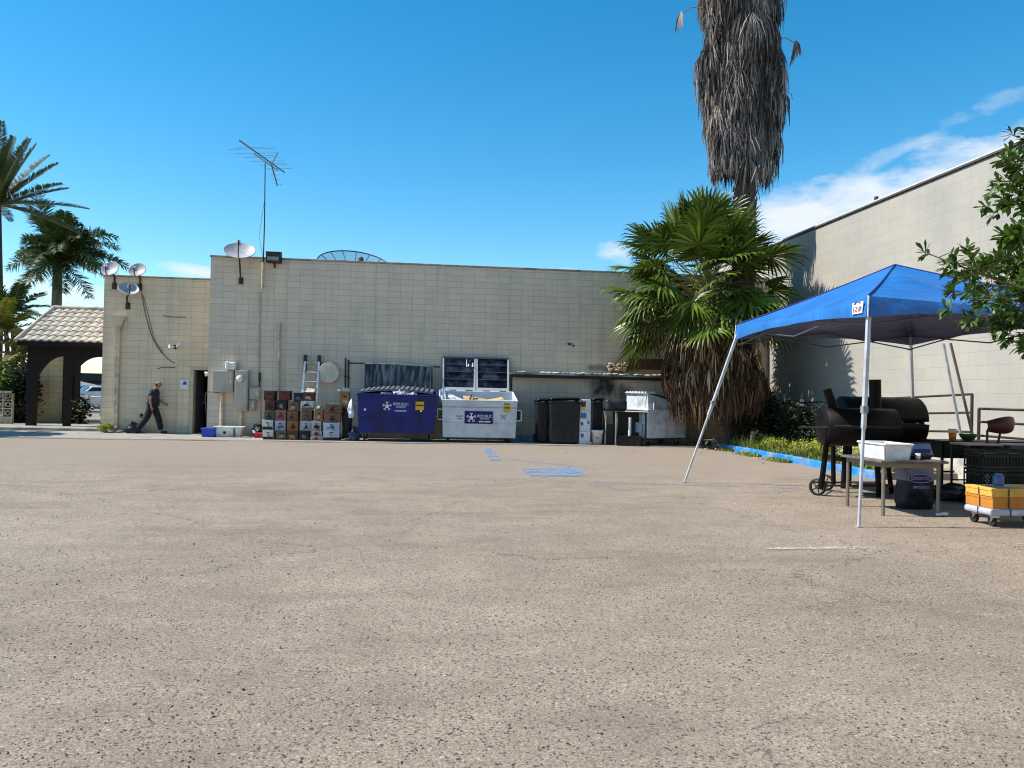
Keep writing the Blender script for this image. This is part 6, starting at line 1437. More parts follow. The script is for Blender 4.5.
MB().lathe([(0, 0), (.06, 0), (.065, .02), (.065, .11), (.05, .13), (0, .13)], c, 16).build('jar_body', M('jar_blue', (.07, .12, .24), .4), t); MB().lathe([(.045, .13), (.045, .155), (0, .155)], c, 16).build('lid', M('jar_lid', (.10, .15, .26), .5), t)
tag(MB().lathe([(0, 0), (.15, 0), (.16, .015), (0, .018)], V((dx + .28, dy + .2, .5015)), 24).build('flat_plate', M('slider_grey', (.25, .25, .27))), 'flat grey plate under the blue jar', 'plate'); c.z += .02; t.location = t.location + V((0, 0, .02))
# large dark cabinet / cooler at right edge behind the chair
X0, X1 = PY(1006, 460, 11.7).x, PY(1080, 460, 11.7).x
t = thing('black_cooler', ((X0 + X1) / 2, 12.0, 0), 'large black insulated cooler box at the right edge behind the crates', 'cooler')
MB().box(X0, X1, 11.62, 12.2, .02, PY(1010, 445, 11.6).z - .12).build('box', cbk, t, bevel=.03, seg=2); MB().box(X0 - .01, X1 + .01, 11.61, 12.21, PY(1010, 445, 11.6).z - .118, PY(1010, 445, 11.6).z).build('lid', M('cooler_lid', (.025, .03, .045), .4), t, bevel=.03, seg=2)
# ================================================================== PALMS AND PLANTS
leaf_fan = M('fan_leaf', (.080, .125, .014), .38, var=.3, scale=1.5, island=.62, trans=.18, bmp=0)
petm = M('petiole', (.20, .20, .06), .5, var=.2); dead = M('dead_leaf_brown', (.105, .058, .034), .9, island=.65, bmp=0, var=.3, scale=1.2)
deadg = M('dead_leaf_grey', (.19, .175, .175), .92, island=.65, bmp=0, var=.45, scale=1.1, dirt=(.035, .03, .03), dirt_amt=.75, streak=True, dscale=1.3)
deadt = M('dead_leaf_tan', (.34, .27, .18), .9, island=.4, bmp=0)
barkm = M('palm_bark', (.10, .075, .06), .95, var=.4, scale=6, bmp=1., bd=.03)

def fan_leaf(bl, pt, o, d, L, R, rg, nseg=26, span=110, droop=.30, pw=.016):
    d = V(d).normalized(); up = V((0, 0, 1)); s = d.cross(up)
    if s.length < .05: s = V((1, 0, 0))
    s.normalize(); u = s.cross(d).normalized()
    rt_ = rg.uniform(-.5, .5); s2 = s * math.cos(rt_) + u * math.sin(rt_); u2 = s2.cross(d).normalized()
    dr = L * .12 * (1 - abs(d.z))
    pm = o + d * L * .5 + V((0, 0, dr * .2)); p = o + d * L - V((0, 0, dr))
    if pt is not None: pt.tube([o, pm, p], pw, 4, pw * .6)
    nd = (p - pm).normalized(); s2 = (s2 - nd * s2.dot(nd)).normalized(); u2 = s2.cross(nd)
    tilt = rg.uniform(-.2, .35); bd = (nd * math.cos(tilt) - u2 * math.sin(tilt)).normalized(); bu = s2.cross(bd)
    da = rad(span * 2) / nseg
    skip0 = rg.randint(3, nseg - 4) if rg.random() < .45 else -9
    for i in range(nseg):
        if abs(i - skip0) < 1 or rg.random() < .03: continue
        a = -rad(span) + da * (i + .5); ln = R * (.70 + .30 * math.cos(a * .75)) * rg.uniform(.93, 1.05)
        sd = bd * math.cos(a) + s2 * math.sin(a) + bu * (.10 * math.cos(2 * a)); sd.normalize()
        sw = (s2 * math.cos(a) - bd * math.sin(a)); fold = bu * (.02 * (1 if i % 2 else -1))
        w1 = da * ln * .5 * .52; g = droop * rg.uniform(.7, 1.5)
        a0 = p + sd * .03; a1 = p + sd * ln * .52 - V((0, 0, g * .08 * ln)); a2 = p + sd * ln * .8 - V((0, 0, g * .30 * ln)); a3 = p + sd * ln * .97 - V((0, 0, g * .78 * ln))
        bl.add([a0 - sw * .006, a0 + sw * .006, a1 + sw * w1 + fold, a1 - sw * w1 - fold, a2 + sw * w1 * .6, a2 - sw * w1 * .6, a3], [(0, 1, 2, 3), (3, 2, 4, 5), (5, 4, 6)])

def hang(mb, p, outd, L, rg, n=7, spread=.22, w=.022, lean=.12):
    t_ = outd.cross(V((0, 0, 1))).normalized()
    for k in range(n):
        sp = rg.uniform(-spread, spread); q = p + t_ * sp * .25 + V((0, 0, rg.uniform(-.08, .08))); l = L * rg.uniform(.6, 1.1)
        ww = w * rg.uniform(.6, 1.4); m1 = q + outd * (lean * .8) + t_ * sp * .6 - V((0, 0, l * .35)); m2 = q + outd * lean * .75 + t_ * sp - V((0, 0, l * .75)); m3 = q + outd * lean * rg.uniform(-.3, .9) + t_ * sp * 1.2 - V((0, 0, l))
        tw = (t_ * math.cos(sp * 3 + k) + outd * math.sin(k * 2.1)).normalized()
        mb.add([q - tw * ww * .5, q + tw * ww * .5, m1 + tw * ww, m1 - tw * ww, m2 + tw * ww * .8, m2 - tw * ww * .8, m3], [(0, 1, 2, 3), (3, 2, 4, 5), (5, 4, 6)])

def skirt(c, z0, z1, rfn, n, L, mat, parent, rg, name='dead_frond_skirt', ns=7, w=.022, core=.72, lean=.14):
    mb = MB(); cx, cy = c if not callable(c) else (None, None)
    cf = c if callable(c) else (lambda z: (cx, cy))
    prof = []
    K = 12; m_ = 14; vs = []
    for k in range(K + 1):
        z = z0 + (z1 - z0) * k / K; x, y = cf(z)
        for i in range(m_):
            a = 2 * math.pi * i / m_; r = rfn(z, a) * core * (.9 + .2 * rg.random()); vs.append((x + math.cos(a) * r, y + math.sin(a) * r, z + .05))
    mb.add(vs, [(k * m_ + i, k * m_ + (i + 1) % m_, (k + 1) * m_ + (i + 1) % m_, (k + 1) * m_ + i) for k in range(K) for i in range(m_)] + [tuple(range(m_))[::-1], tuple(range(K * m_, K * m_ + m_))])
    for _ in range(n):
        z = rg.uniform(z0 + L * .5, z1 + L * .3); a = rg.uniform(0, 2 * math.pi); x, y = cf(z); od = V((math.cos(a), math.sin(a), 0))
        q = min(max(z, z0), z1); r = rfn(q, a) * rg.uniform(.72, .98) - lean * .5
        hang(mb, V((x, y, z)) + od * r, od, L * rg.uniform(.7, 1.15), rg, ns, w=w, lean=lean)
    return mb.build(name, mat, parent)

# --- young fan palm with brown skirt
rg = random.Random(21)
fb = cam2w(6.72, 24.0); fc = V((fb.x, fb.y, 0))
hd = PD(706, 287, 24.0)
t = thing('fan_palm', fc, 'bushy green fan palm with a broad brown skirt of dead fronds', 'palm tree')
MB().tube([fc, fc.lerp(hd, .5) + V((.08, 0, 0)), hd], .30, 14, .24).build('trunk', barkm, t)
def cfan(z):
    q = z / hd.z; return (fc.x + (hd.x - fc.x) * q, fc.y + (hd.y - fc.y) * q)
def rfan(z, a): 
    q = z / hd.z
    return 1.50 * (1 - max(0, (q - .55)) * 1.3) * (.62 + .38 * min(1, max(0, q - .05) * 2.6)) * (1 + .10 * math.sin(3 * a + z * 2)) 
skirt(cfan, 1.05, 3.7, rfan, 560, 1.15, dead, t, rg, w=.020, core=.60, lean=.2)
mb = MB()
for _ in range(90):
    a = rg.uniform(0, 6.28); od = V((math.cos(a), math.sin(a), 0)); hang(mb, V((*cfan(3.2), rg.uniform(2.4, 3.6))) + od * rg.uniform(1.0, 1.35), od, .9, rg, 5, w=.018, lean=.2)
mb.build('tan_fronds', deadt, t)
bl, pt = MB(), MB()
nl = 135
for k in range(nl):
    q = (k + .5) / nl; el = rad(-38 + 122 * q ** .95); az = k * 2.39996 + rg.uniform(-.2, .2)
    d = V((math.cos(az) * math.cos(el), math.sin(az) * math.cos(el), math.sin(el)))
    L = 1.75 + .4 * rg.random() - .1 * max(0, q - .7) / .3; R = 1.15 * rg.uniform(.85, 1.12)
    if k % 4 == 0: L *= .68
    if d.x < -.2 and el < rad(55): L *= 1.10
    fan_leaf(bl, pt, hd + V((rg.uniform(-.1, .1), rg.uniform(-.1, .1), rg.uniform(-.5, .4))), d, L, R, rg, droop=.08 + .20 * max(0, math.cos(el)))
bl.build('crown', leaf_fan, t); pt.build('petioles', petm, t)
bl, pt = MB(), MB()
for k in range(7):
    az = k * 2.39996 + .7; el = rad(rg.uniform(-48, -12)); d = V((math.cos(az) * math.cos(el), math.sin(az) * math.cos(el), math.sin(el)))
    fan_leaf(bl, pt, hd + V((0, 0, -.4)), d, 1.6, 1.0, rg, droop=.7)
bl.build('yellowed_fronds', M('fan_leaf_yellow', (.17, .13, .045), .6, island=.5, trans=.15, bmp=0), t); pt.build('old_petioles', petm, t)
# rubbish of fallen boots and fronds at its foot
mb = MB()
for _ in range(120):
    a, r = rg.uniform(0, 6.28), rg.uniform(.15, .95); p = fc + V((math.cos(a) * r * 1.1, math.sin(a) * r * .8 - .1, rg.uniform(.03, .45) * (1 - r * .6)))
    d = V((rg.uniform(-1, 1), rg.uniform(-1, 1), rg.uniform(-.4, .5))).normalized() * rg.uniform(.15, .38); s_ = d.cross(V((0, 0, 1))).normalized() * .035
    mb.add([p - s_, p + s_, p + d * .6 + s_ * .8 + V((0, 0, .04)), p + d * .6 - s_ * .8 + V((0, 0, .04)), p + d], [(0, 1, 2, 3), (3, 2, 4)])
tag(mb.build('fallen_fronds', deadt), 'litter of dry fallen fronds around the foot of the fan palm', 'litter', kind='stuff')

# --- tall palm with long grey skirt
tb = cam2w((743 - 512) / 770 * 24.9, 24.9)
top_ = PD(739, 0, 24.9); neck = PD(745, 188, 24.9)
def ctall(z):
    q = (z - neck.z) / (top_.z - neck.z); return (neck.x + (top_.x - neck.x) * q, neck.y + (top_.y - neck.y) * q) if z > neck.z else (tb.x + (neck.x - tb.x) * z / neck.z, tb.y + (neck.y - tb.y) * z / neck.z)
t = thing('tall_palm', tb, 'very tall palm wrapped in a long shaggy grey skirt of dead fronds', 'palm tree')
pts = [V((*ctall(z), z)) for z in (0, 3, 6, 8, 9, 12, 15, 17.5)]
MB().tube(pts, .36, 16, .24).build('trunk', barkm, t)
mb = MB()
for k in range(330):
    z = rg.uniform(5.2, 8.9); a = rg.uniform(0, 6.28); x, y = ctall(z); od = V((math.cos(a), math.sin(a), 0)); p = V((x, y, z)) + od * .27
    s_ = od.cross(V((0, 0, 1))) * .055; tip = p + od * rg.uniform(.06, .16) + V((0, 0, rg.uniform(.10, .26)))
    mb.add([p - s_, p + s_, tip + s_ * .7, tip - s_ * .7, p - V((0, 0, .05)) + od * .06], [(0, 1, 2, 3), (0, 4, 1), (0, 3, 4), (1, 4, 2), (3, 2, 4)])
mb.build('leaf_boots', M('boot_bark', (.095, .075, .065), .9, island=.4, bmp=0), t)
zt_ = 17.0
def rtall(z, a):
    q = (z - 8.2) / 6.2
    return (.93 + .36 * min(1, max(0, q)) ** .8) * (1 + .09 * math.sin(2 * a + z * 1.3) + .06 * math.sin(5 * a - z * 2.1)) * (1 + .34 * noise.noise(V((math.cos(a) * 1.7, math.sin(a) * 1.7, z * .75)))) * (1 if z > 9.3 else .92)
skirt(ctall, 8.85, zt_, rtall, 2300, 1.1, deadg, t, rg, w=.017, core=.80, ns=8, lean=.09)
mb = MB()
for _ in range(120):
    z = rg.uniform(9, zt_); a = rg.uniform(0, 6.28); x, y = ctall(z); od = V((math.cos(a), math.sin(a), 0))
    # loose, curled whole dead fans hanging proud of the skirt
    p = V((x, y, z)) + od * (rtall(z, a) * .92); hang(mb, p, od, rg.uniform(.7, 1.3), rg, 11, spread=.30, w=.016, lean=rg.uniform(.05, .2))
for (px, py, dx_, dz_) in ((703, 8, -.75, -.25), (776, 40, .65, -.05)):
    p = PD(px, py, 24.9); e = p + V((dx_, 0, dz_)); mb.tube([p - V((dx_ * .3, 0, 0)), p.lerp(e, .5) + V((0, 0, .12)), e], .018, 4)
    for k in range(14): hang(mb, e, V((math.copysign(1, dx_), 0, 0)), .6, rg, 2, spread=.3, w=.02, lean=.05)
mb.build('loose_dead_fronds', M('dead_leaf_pale', (.25, .22, .20), .9, island=.55, bmp=0), t)
bl, pt = MB(), MB()
h2 = V((*ctall(17.4), 17.5))
for k in range(34):
    q = (k + .5) / 34; el = rad(-30 + 110 * q); az = k * 2.39996; d = V((math.cos(az) * math.cos(el), math.sin(az) * math.cos(el), math.sin(el)))
    fan_leaf(bl, pt, h2, d, 1.2, 1.0, rg, nseg=16, droop=.5)
bl.build('crown', leaf_fan, t); pt.build('petioles', petm, t)

# --- feather palms on the left
leaf_fea = M('feather_leaf', (.045, .085, .018), .5, var=.2, scale=1, island=.4, trans=.12, bmp=0)
leaf_date = M('date_leaf', (.045, .07, .02), .5, var=.2, scale=1, island=.35, trans=.12, bmp=0)
def feather(bl, pt, o, az, el, L, droop, n, ll, rg, plum=.6, w=.022, vee=.35):
    h = V((math.cos(az), math.sin(az), 0)); pts = []
    for k in range(n + 1):
        q = k / n; r = L * q; pts.append(o + h * math.cos(el) * r * (1 - .10 * q * droop) + V((0, 0, math.sin(el) * r - droop * L * q * q * .55)))
    pt.tube(pts[::max(1, n // 10)], .022, 4, .006)
    for k in range(2, n):
        q = k / n; d = (pts[k + 1] - pts[k - 1]).normalized() if k < n else (pts[k] - pts[k - 1]).normalized(); s = d.cross(V((0, 0, 1)))
        if s.length < .05: s = V((-h.y, h.x, 0))
        s.normalize(); u = s.cross(d); ln = ll * math.sin(math.pi * (.12 + .83 * q)) ** .6
        for sg in (-1, 1):
            for _ in range(2):
                up = rg.uniform(-plum, plum) + vee; dd = (s * sg + d * .75 + u * up).normalized(); l = ln * rg.uniform(.8, 1.1)
                p = pts[k] + d * rg.uniform(-.03, .03); m1 = p + dd * l * .5; e = p + dd * l - V((0, 0, l * .30 * droop)); ww = d * w
                bl.add([p - ww * .4, p + ww * .4, m1 + ww, m1 - ww, e], [(0, 1, 2, 3), (3, 2, 4)])
def feather_palm(name, label, base, head, tr, fr_, mat, rg, trunk_m=barkm, **kw):
    t = thing(name, base, label, 'palm tree', kw.get('group')); MB().tube([base, base.lerp(head, .5) + V((.1, 0, 0)), head], tr, 12, tr * .7).build('trunk', trunk_m, t)
    bl, pt = MB(), MB()
    for (az, el, L, droop) in fr_: feather(bl, pt, head + V((rg.uniform(-.08, .08), rg.uniform(-.08, .08), rg.uniform(-.15, .1))), az, el, L, droop, kw.get('n', 34), kw.get('ll', .55), rg, kw.get('plum', .6), kw.get('w', .024), kw.get('vee', .3))
    bl.build('crown', mat, t); pt.build('rachis', petm, t); return t
greybark = M('grey_bark', (.13, .115, .10), .9, var=.3, scale=4, bmp=.8, bd=.02)
rg = random.Random(5); dq = 44
hq = PD(58, 260, dq); bq = PD(50, 400, dq); bq.z = 0
fr_ = []
for k in range(40):
    az = rad(k * 137.5); q = k / 40; el = rad(12 + 74 * q) 
    fr_.append((az, el, (4.2 if math.cos(az) > -.1 or el > 1.15 else 2.8) * rg.uniform(.85, 1.15), .50 + .5 * (1 - q * .5)))
fr_ += [(rad(178), rad(74), 4.9, .12), (rad(165), rad(68), 4.6, .15), (rad(182), rad(62), 4.4, .2), (rad(5), rad(48), 5.0, .85), (rad(-12), rad(36), 4.9, .75), (rad(12), rad(58), 4.8, .8), (rad(2), rad(15), 3.6, .45), (rad(-5), rad(0), 3.1, .5), (rad(172), rad(20), 2.2, .8), (rad(185), rad(50), 3.0, .7), (rad(200), rad(-25), 2.4, .6), (rad(-20), rad(-30), 2.8, .5), (rad(-60), rad(-35), 2.6, .5), (rad(-120), rad(-30), 2.6, .5)]
feather_palm('queen_palm', 'dense dark green feather palm with drooping plumes above the tiled roof', bq, hq, .34, fr_, leaf_fea, rg, greybark, n=44, ll=.85, plum=.9, w=.034)
hdp = PD(-4, 205, 33); bdp = PD(-6, 400, 33); bdp.z = 0; fr_ = []
for k in range(36):
    az = rad(k * 137.5); q = k / 36; el = rad(-8 + 92 * q); fr_.append((az, el, 3.6 * rg.uniform(.9, 1.08), .10 + .22 * (1 - q)))
feather_palm('date_palm', 'tall palm at the far left edge with stiff arching grey green fronds', bdp, hdp, .28, fr_, leaf_date, rg, M('dark_bark', (.05, .038, .03), .9, var=.4, scale=5, bmp=.8), n=60, ll=.42, plum=.22, w=.028, vee=.45)
# low palms beside the arch
leaf_y = M('yellow_palm_leaf', (.20, .22, .03), .5, var=.2, island=.4, trans=.25, bmp=0)
for (px, py, d_, n_, L_, mat_, lab, ll_) in ((12, 312, 31.0, 22, 1.9, leaf_fea, 'small dark leafed palm in front of the tall one by the arch roof', .42), (6, 330, 30.0, 20, 1.8, leaf_y, 'small yellow green palm at the left edge above the garden wall', .40), (22, 352, 29.4, 16, 1.35, M('pale_palm_leaf', (.24, .23, .08), .5, island=.4, trans=.2, bmp=0), 'small pale drooping palm closest to the arch pier', .34)):
    h_ = PD(px, py, d_); b_ = V((h_.x + .1, h_.y, 0)); fr_ = []
    for k in range(n_):
        q = k / n_; fr_.append((rad(k * 137.5), rad(-5 + 80 * q), L_ * rg.uniform(.85, 1.1), .55))
    feather_palm('small_palm', lab, b_, h_, .11, fr_, mat_, rg, greybark, n=26, ll=ll_, plum=.3, w=.03, vee=.2, group='small palms behind the garden wall')
for (px, py) in ((31, 360),):
    h_ = PD(px, 345, 29.2); b_ = V((PD(36, 420, 29.2).x, h_.y, 0))

# --- shrubs from leaf clouds
def leafcloud(mb, c, rx, ry, rz_, n, s, rg, low=0.02, asp=.45):
    cl = [V((rg.gauss(0, .5), rg.gauss(0, .5), rg.gauss(0, .5))) for _ in range(14)]
    for _ in range(n):
        k = rg.choice(cl); v = V((k.x + rg.gauss(0, .24), k.y + rg.gauss(0, .24), k.z + rg.gauss(0, .24)))
        if v.length > 1.08: v = v.normalized() * rg.uniform(.8, 1.05)
        p = V(c) + V((v.x * rx, v.y * ry, v.z * rz_))
        if p.z < low: continue
        d = V((rg.uniform(-1, 1), rg.uniform(-1, 1), rg.uniform(-.5, .9))).normalized(); q = d.cross(V((rg.uniform(-1, 1), rg.uniform(-1, 1), 1))).normalized(); l = s * rg.uniform(.6, 1.3)
        mb.add([p, p + d * l * .5 + q * l * asp, p + d * l, p + d * l * .5 - q * l * asp], [(0, 1, 2, 3)])
def shrub(name, label, c, r, n, s, mat, rg, cat='shrub', group=None, stems=6):
    t = thing(name, V((c[0], c[1], 0)), label, cat, group); mb = MB(); leafcloud(mb, c, *r, n, s, rg); mb.build('foliage', mat, t)
    st = MB()
    for _ in range(stems):
        e = V(c) + V((rg.uniform(-.6, .6) * r[0], rg.uniform(-.6, .6) * r[1], rg.uniform(0, .6) * r[2])); st.tube([(c[0] + rg.uniform(-.1, .1), c[1], .02), (V((c[0], c[1], 0)) + e) / 2 + V((0, 0, .1)), e], .022, 5, .008)
    st.build('stems', M('twig', (.09, .06, .04), .9), t); return t
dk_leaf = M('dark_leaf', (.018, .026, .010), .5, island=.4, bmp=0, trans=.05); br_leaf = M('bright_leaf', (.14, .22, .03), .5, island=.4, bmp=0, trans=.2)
rg = random.Random(77)
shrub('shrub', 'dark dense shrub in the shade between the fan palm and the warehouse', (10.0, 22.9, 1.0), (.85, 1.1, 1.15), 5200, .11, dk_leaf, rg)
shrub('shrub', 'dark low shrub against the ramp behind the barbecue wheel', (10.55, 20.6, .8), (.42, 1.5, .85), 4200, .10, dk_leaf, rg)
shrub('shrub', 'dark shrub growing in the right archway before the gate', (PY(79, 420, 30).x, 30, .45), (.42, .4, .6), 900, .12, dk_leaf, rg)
shrub('shrub', 'bright green bush on the far left behind the garden wall', (PY(3, 385, 30.5).x, 30.5, 1.5), (.9, .7, .75), 2400, .12, br_leaf, rg)
shrub('shrub', 'bright green small tree behind the garden wall beside the arch', (PY(20, 378, 33).x, 33, 1.9), (1.0, .8, .8), 2200, .13, br_leaf, rg)
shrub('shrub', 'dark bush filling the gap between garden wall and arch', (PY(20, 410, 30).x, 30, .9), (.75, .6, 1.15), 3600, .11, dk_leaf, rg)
shrub('weed_clump', 'small yellow green weed at the foot of the wing wall corner', (PY(106, 430, 26.4).x, 26.45, .12), (.28, .18, .22), 260, .08, M('weed_leaf', (.30, .31, .04), .6, island=.35, bmp=0, trans=.25), rg, 'weed', stems=3)
# --- weeds and grass in the planting bed: ground cover
wl = M('weed_leaf', (.30, .31, .04)); mb = MB()
for _ in range(6500):
    y = rg.uniform(YK0 + .1, 22.6); x = XC + .17 + abs(rg.gauss(0, .42)) + .0
    if x > XRAMP - .05: continue
    dens = noise.noise(V((x * 1.3, y * .9, 2))) 
    if dens < -.22: continue
    p = V((x, y, soil_z(x, y) - .01)); h = rg.uniform(.05, .20) * (1 + dens * 1.6) * (1.6 if rg.random() < .08 else 1)
    a = rg.uniform(0, 6.28); d = V((math.cos(a), math.sin(a), 0)); s_ = V((-d.y, d.x, 0)) * rg.uniform(.010, .026)
    tp_ = p + d * h * rg.uniform(.2, .7) + V((0, 0, h)); mb.add([p - s_ * .5, p + s_ * .5, p.lerp(tp_, .6) + s_, p.lerp(tp_, .6) - s_, tp_], [(0, 1, 2, 3), (3, 2, 4)])
for _ in range(2600):
    y = rg.uniform(17.5, 22.9) ; x = XC - abs(rg.gauss(0, .16)) - .0; 
    if noise.noise(V((y * 1.1, 5, 2))) < -.05: continue
    p = V((x, y, 0)); h = rg.uniform(.03, .10); a = rg.uniform(0, 6.28); d = V((math.cos(a), math.sin(a), 0)); s_ = V((-d.y, d.x, 0)) * rg.uniform(.008, .02); tp_ = p + d * h * .6 + V((0, 0, h))
    mb.add([p - s_ * .5, p + s_ * .5, p.lerp(tp_, .6) + s_, p.lerp(tp_, .6) - s_, tp_], [(0, 1, 2, 3), (3, 2, 4)])
tag(mb.build('weeds', M('weed_bed_leaf', (.22, .25, .045), .65, island=.5, bmp=0, trans=.2)), 'yellow green weeds and grass growing along the blue kerb', 'weeds', kind='stuff')
mb = MB()
for _ in range(34):
    y = rg.uniform(16.0, 22.0); x = XC + rg.uniform(.35, 1.5); c = V((x, y, soil_z(x, y) + .16)); leafcloud(mb, c, .22, .24, .20, 130, .055, rg, 0)
tag(mb.build('flowering_weeds', M('weed_flower_leaf', (.40, .40, .06), .6, island=.4, bmp=0, trans=.25)), 'taller yellowish flowering weeds in the middle of the bed', 'weeds', kind='stuff')
# wooden stub
p = PX(750, 443, XC + .35)
t_ = MB().cyl((p.x, p.y, .05), (p.x + .10, p.y, .62), .085, .075, n=8).cyl((p.x + .08, p.y - .03, .45), (p.x + .22, p.y - .05, .66), .03, .02, 6)
tag(t_.build('tree_stump', M('stump_wood', (.30, .19, .11), .85, var=.35, scale=8, bmp=.6)), 'short pale wooden stump just behind the blue kerb', 'stump')

# --- leafy tree reaching in from the right
rg = random.Random(12); TD = 6.2
base = cam2w(5.7, 6.4); t = thing('leafy_tree', base, 'leafy green tree reaching in from the right edge of the lot', 'tree')
crotch = base + V((.05, 0, 1.7))
bk = M('tree_bark', (.13, .10, .075), .9, var=.35, scale=8, bmp=.9, bd=.02)
MB().tube([base, base + V((.06, .03, .9)), crotch], .15, 14, .11).build('trunk', bk, t)
brs = [[(1090, 300), (1045, 296), (1005, 283), (965, 268), (924, 252)], [(1090, 250), (1050, 240), (1020, 232), (1002, 240)], [(1090, 190), (1050, 170), (1024, 160), (1008, 163)], [(1095, 215), (1050, 200), (1022, 200), (1003, 205)],
       [(1090, 320), (1045, 318), (1005, 312), (966, 322)], [(1080, 290), (1040, 268), (1010, 255), (984, 258)], [(1090, 370), (1055, 350), (1022, 345)], [(1070, 270), (1030, 285), (990, 292), (952, 292)], [(1080, 320), (1040, 305), (1010, 300), (975, 300)], [(1060, 240), (1035, 262), (1012, 272)], [(1070, 340), (1040, 335), (1015, 325), (1000, 322)], [(1070, 150), (1045, 140), (1024, 143)], [(1070, 180), (1045, 182), (1020, 186)]]
bl, bw_ = MB(), MB()
def leaf(p, d, l, w, rg):
    d = d.normalized(); s_ = d.cross(V((rg.uniform(-.4, .4), rg.uniform(-.4, .4), 1))).normalized(); n_ = s_.cross(d)
    cu = rg.uniform(-.1, .25) * l
    pts = [p, p + d * l * .35 + s_ * w * .55 + n_ * .15 * w, p + d * l * .72 + s_ * w + n_ * (.2 * w) - n_ * cu * .4, p + d * l - n_ * cu, p + d * l * .72 - s_ * w + n_ * (.2 * w) - n_ * cu * .4, p + d * l * .35 - s_ * w * .55 + n_ * .15 * w, p + d * l * .4 - n_ * .1 * w, p + d * l * .75 - n_ * cu * .5]
    bl.add(pts, [(0, 1, 6), (0, 6, 5), (1, 2, 7, 6), (6, 7, 4, 5), (2, 3, 7), (7, 3, 4)], True)
def rosette(p, ax, rg, n=11, s=.082):
    for k in range(n):
        a = k * 2.4; q = ax.orthogonal().normalized(); r = (q * math.cos(a) + ax.cross(q) * math.sin(a)); el = rg.uniform(.15, 1.2)
        leaf(p - ax * rg.uniform(0, .06), r * math.cos(el) + ax * math.sin(el) + V((0, 0, rg.uniform(-.3, .15))), s * rg.uniform(.7, 1.15), s * rg.uniform(.15, .21), rg)
def branch(P, rg, dens=5, spread=.17, s=.100, thick=.014):
    bw_.tube(P, thick, 6, .004)
    for i in range(len(P) - 1):
        for k in range(dens):
            q = P[i].lerp(P[i + 1], rg.random()); fr_ = (i + .5) / (len(P) - 1); o = V((rg.gauss(0, 1), rg.gauss(0, 1), rg.gauss(0, .8))) * spread * (1.15 - .5 * fr_); d = ((P[i + 1] - P[i]).normalized() * .7 + o.normalized() * .6 + V((0, 0, .15))).normalized()
            e = q + o; bw_.tube([q, q.lerp(e, .5) + V((0, 0, .01)), e], .005, 4, .002); rosette(e, d, rg, rg.randint(10, 15), s)
    rosette(P[-1], (P[-1] - P[-2]).normalized(), rg, 14, s)
for br in brs:
    dd = TD + rg.uniform(-.5, .5); P = [PD(x, y, dd + .12 * i * rg.uniform(-1, 1)) for i, (x, y) in enumerate(br)]
    P = [crotch.lerp(P[0], .5) + V((0, 0, .1))] + P; bw_.tube([crotch, P[0]], .05, 8, .03)
    branch(P[1:], rg, dens=9, spread=.125)
    bw_.tube([P[0], P[1]], .03, 6, .022)
for k in range(46):
    a = rg.uniform(0, 6.28); r = rg.uniform(.3, 1.35); e = base + V((math.cos(a) * r + .55, math.sin(a) * r, rg.uniform(2.1, 4.2)))
    if e.dot(R0) < 4.95 * (e.dot(F0) / TD): continue
    m_ = crotch.lerp(e, .55) + V((0, 0, .12)); bw_.tube([crotch, m_], .035, 6, .018); branch([m_, m_.lerp(e, .5), e], rg, dens=6, spread=.24)
bl.build('leaves', M('tree_leaf', (.065, .125, .016), .40, island=.45, bmp=0, trans=.24, var=.15, scale=3), t); bw_.build('branches', bk, t)
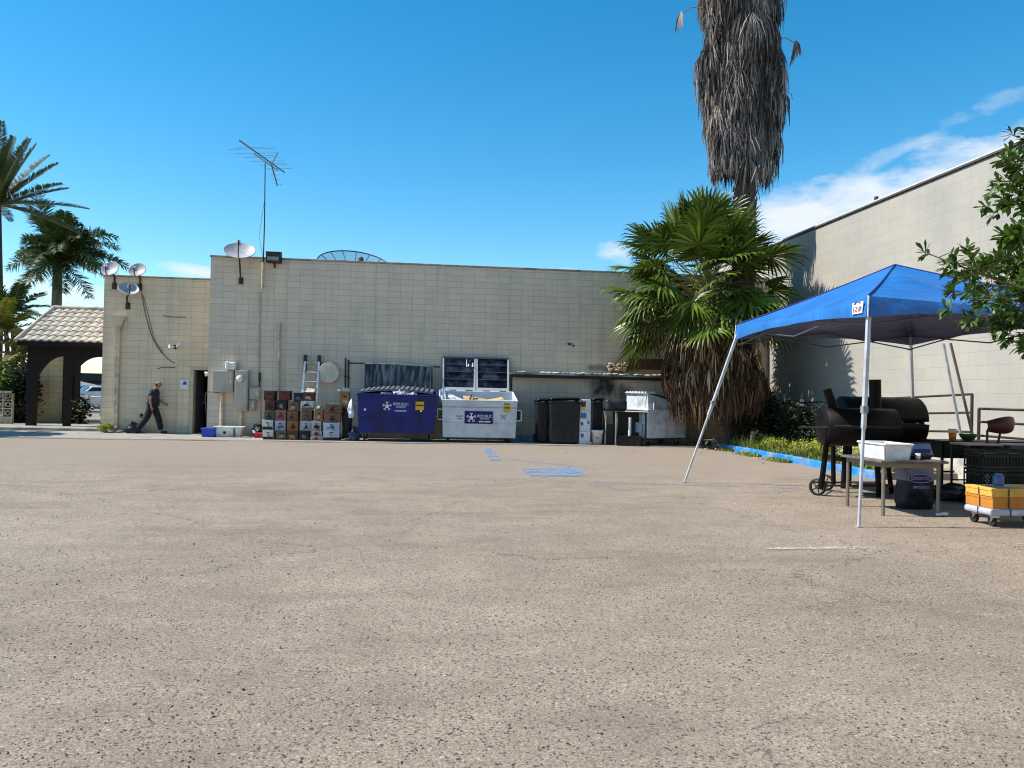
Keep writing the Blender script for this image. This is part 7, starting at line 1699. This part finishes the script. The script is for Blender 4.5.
# off to the left a street palm whose shade falls across the apron
sp = cam2w(-18.4, 23.2); fr_ = [(rad(k * 137.5), rad(-5 + 80 * k / 26), 2.0, .6) for k in range(26)]
feather_palm('garden_palm', 'short feather palm just beyond the left edge shading the apron', sp, sp + V((0, 0, 3.3)), .2, fr_, leaf_fea, rg, greybark, n=24, ll=.6, plum=.7, w=.04)

mb = MB(); rg = random.Random(41)
for _ in range(110):
    x = rg.uniform(-9, 9); y = 23.3 + rg.gauss(0, .5); s = rg.uniform(.012, .04); a = rg.uniform(0, 3)
    if rg.random() < .35: x, y = rg.uniform(3, 9), rg.uniform(15, 23)
    d_ = V((math.cos(a), math.sin(a), 0)) * s; e_ = V((-d_.y, d_.x, 0)) * .6; p = V((x, y, .016))
    mb.add([p - d_, p + e_ * .9 + V((0, 0, s * .4)), p + d_, p - e_], [(0, 1, 2, 3)])
tag(mb.build('scattered_litter', M('litter_pale', (.40, .36, .29), .9, island=.7, bmp=0)), 'scraps of paper and dry leaves scattered near the bins', 'litter', kind='stuff')
# --- loose gravel over the lot near the camera
mb = MB(); rg = random.Random(99)
oct_ = [(1, 0, 0), (-1, 0, 0), (0, 1, 0), (0, -1, 0), (0, 0, 1), (0, 0, -1)]; of = [(0, 2, 4), (2, 1, 4), (1, 3, 4), (3, 0, 4), (2, 0, 5), (1, 2, 5), (3, 1, 5), (0, 3, 5)]
for _ in range(15000):
    d_ = 2.4 + 11 * rg.random() ** 1.5; lat = rg.uniform(-.72, .72) * d_; p = cam2w(lat, d_)
    if noise.noise(V((p.x * .9, p.y * .9, 4))) + .55 * noise.noise(V((p.x * 3.1, p.y * 3.1, 9))) < rg.uniform(-.5, .35): continue
    s = rg.uniform(.0022, .0062) * (1.6 if rg.random() < .04 else 1); a = rg.uniform(0, 3); ca, sa = math.cos(a), math.sin(a); k1, k2 = rg.uniform(.8, 1.6), rg.uniform(.6, 1)
    vs = [V((x * s * k1 * rg.uniform(.7, 1.2), y * s * rg.uniform(.7, 1.2), z * s * .75)) for x, y, z in oct_]
    mb.add([p + V((v.x * ca - v.y * sa, v.x * sa + v.y * ca, v.z + s * .5)) for v in vs], of)
tag(mb.build('loose_gravel', M('gravel_stone', (.11, .09, .078), .9, island=.85, bmp=0)), 'fine loose grit and small stones scattered over the worn asphalt', 'gravel', kind='stuff')
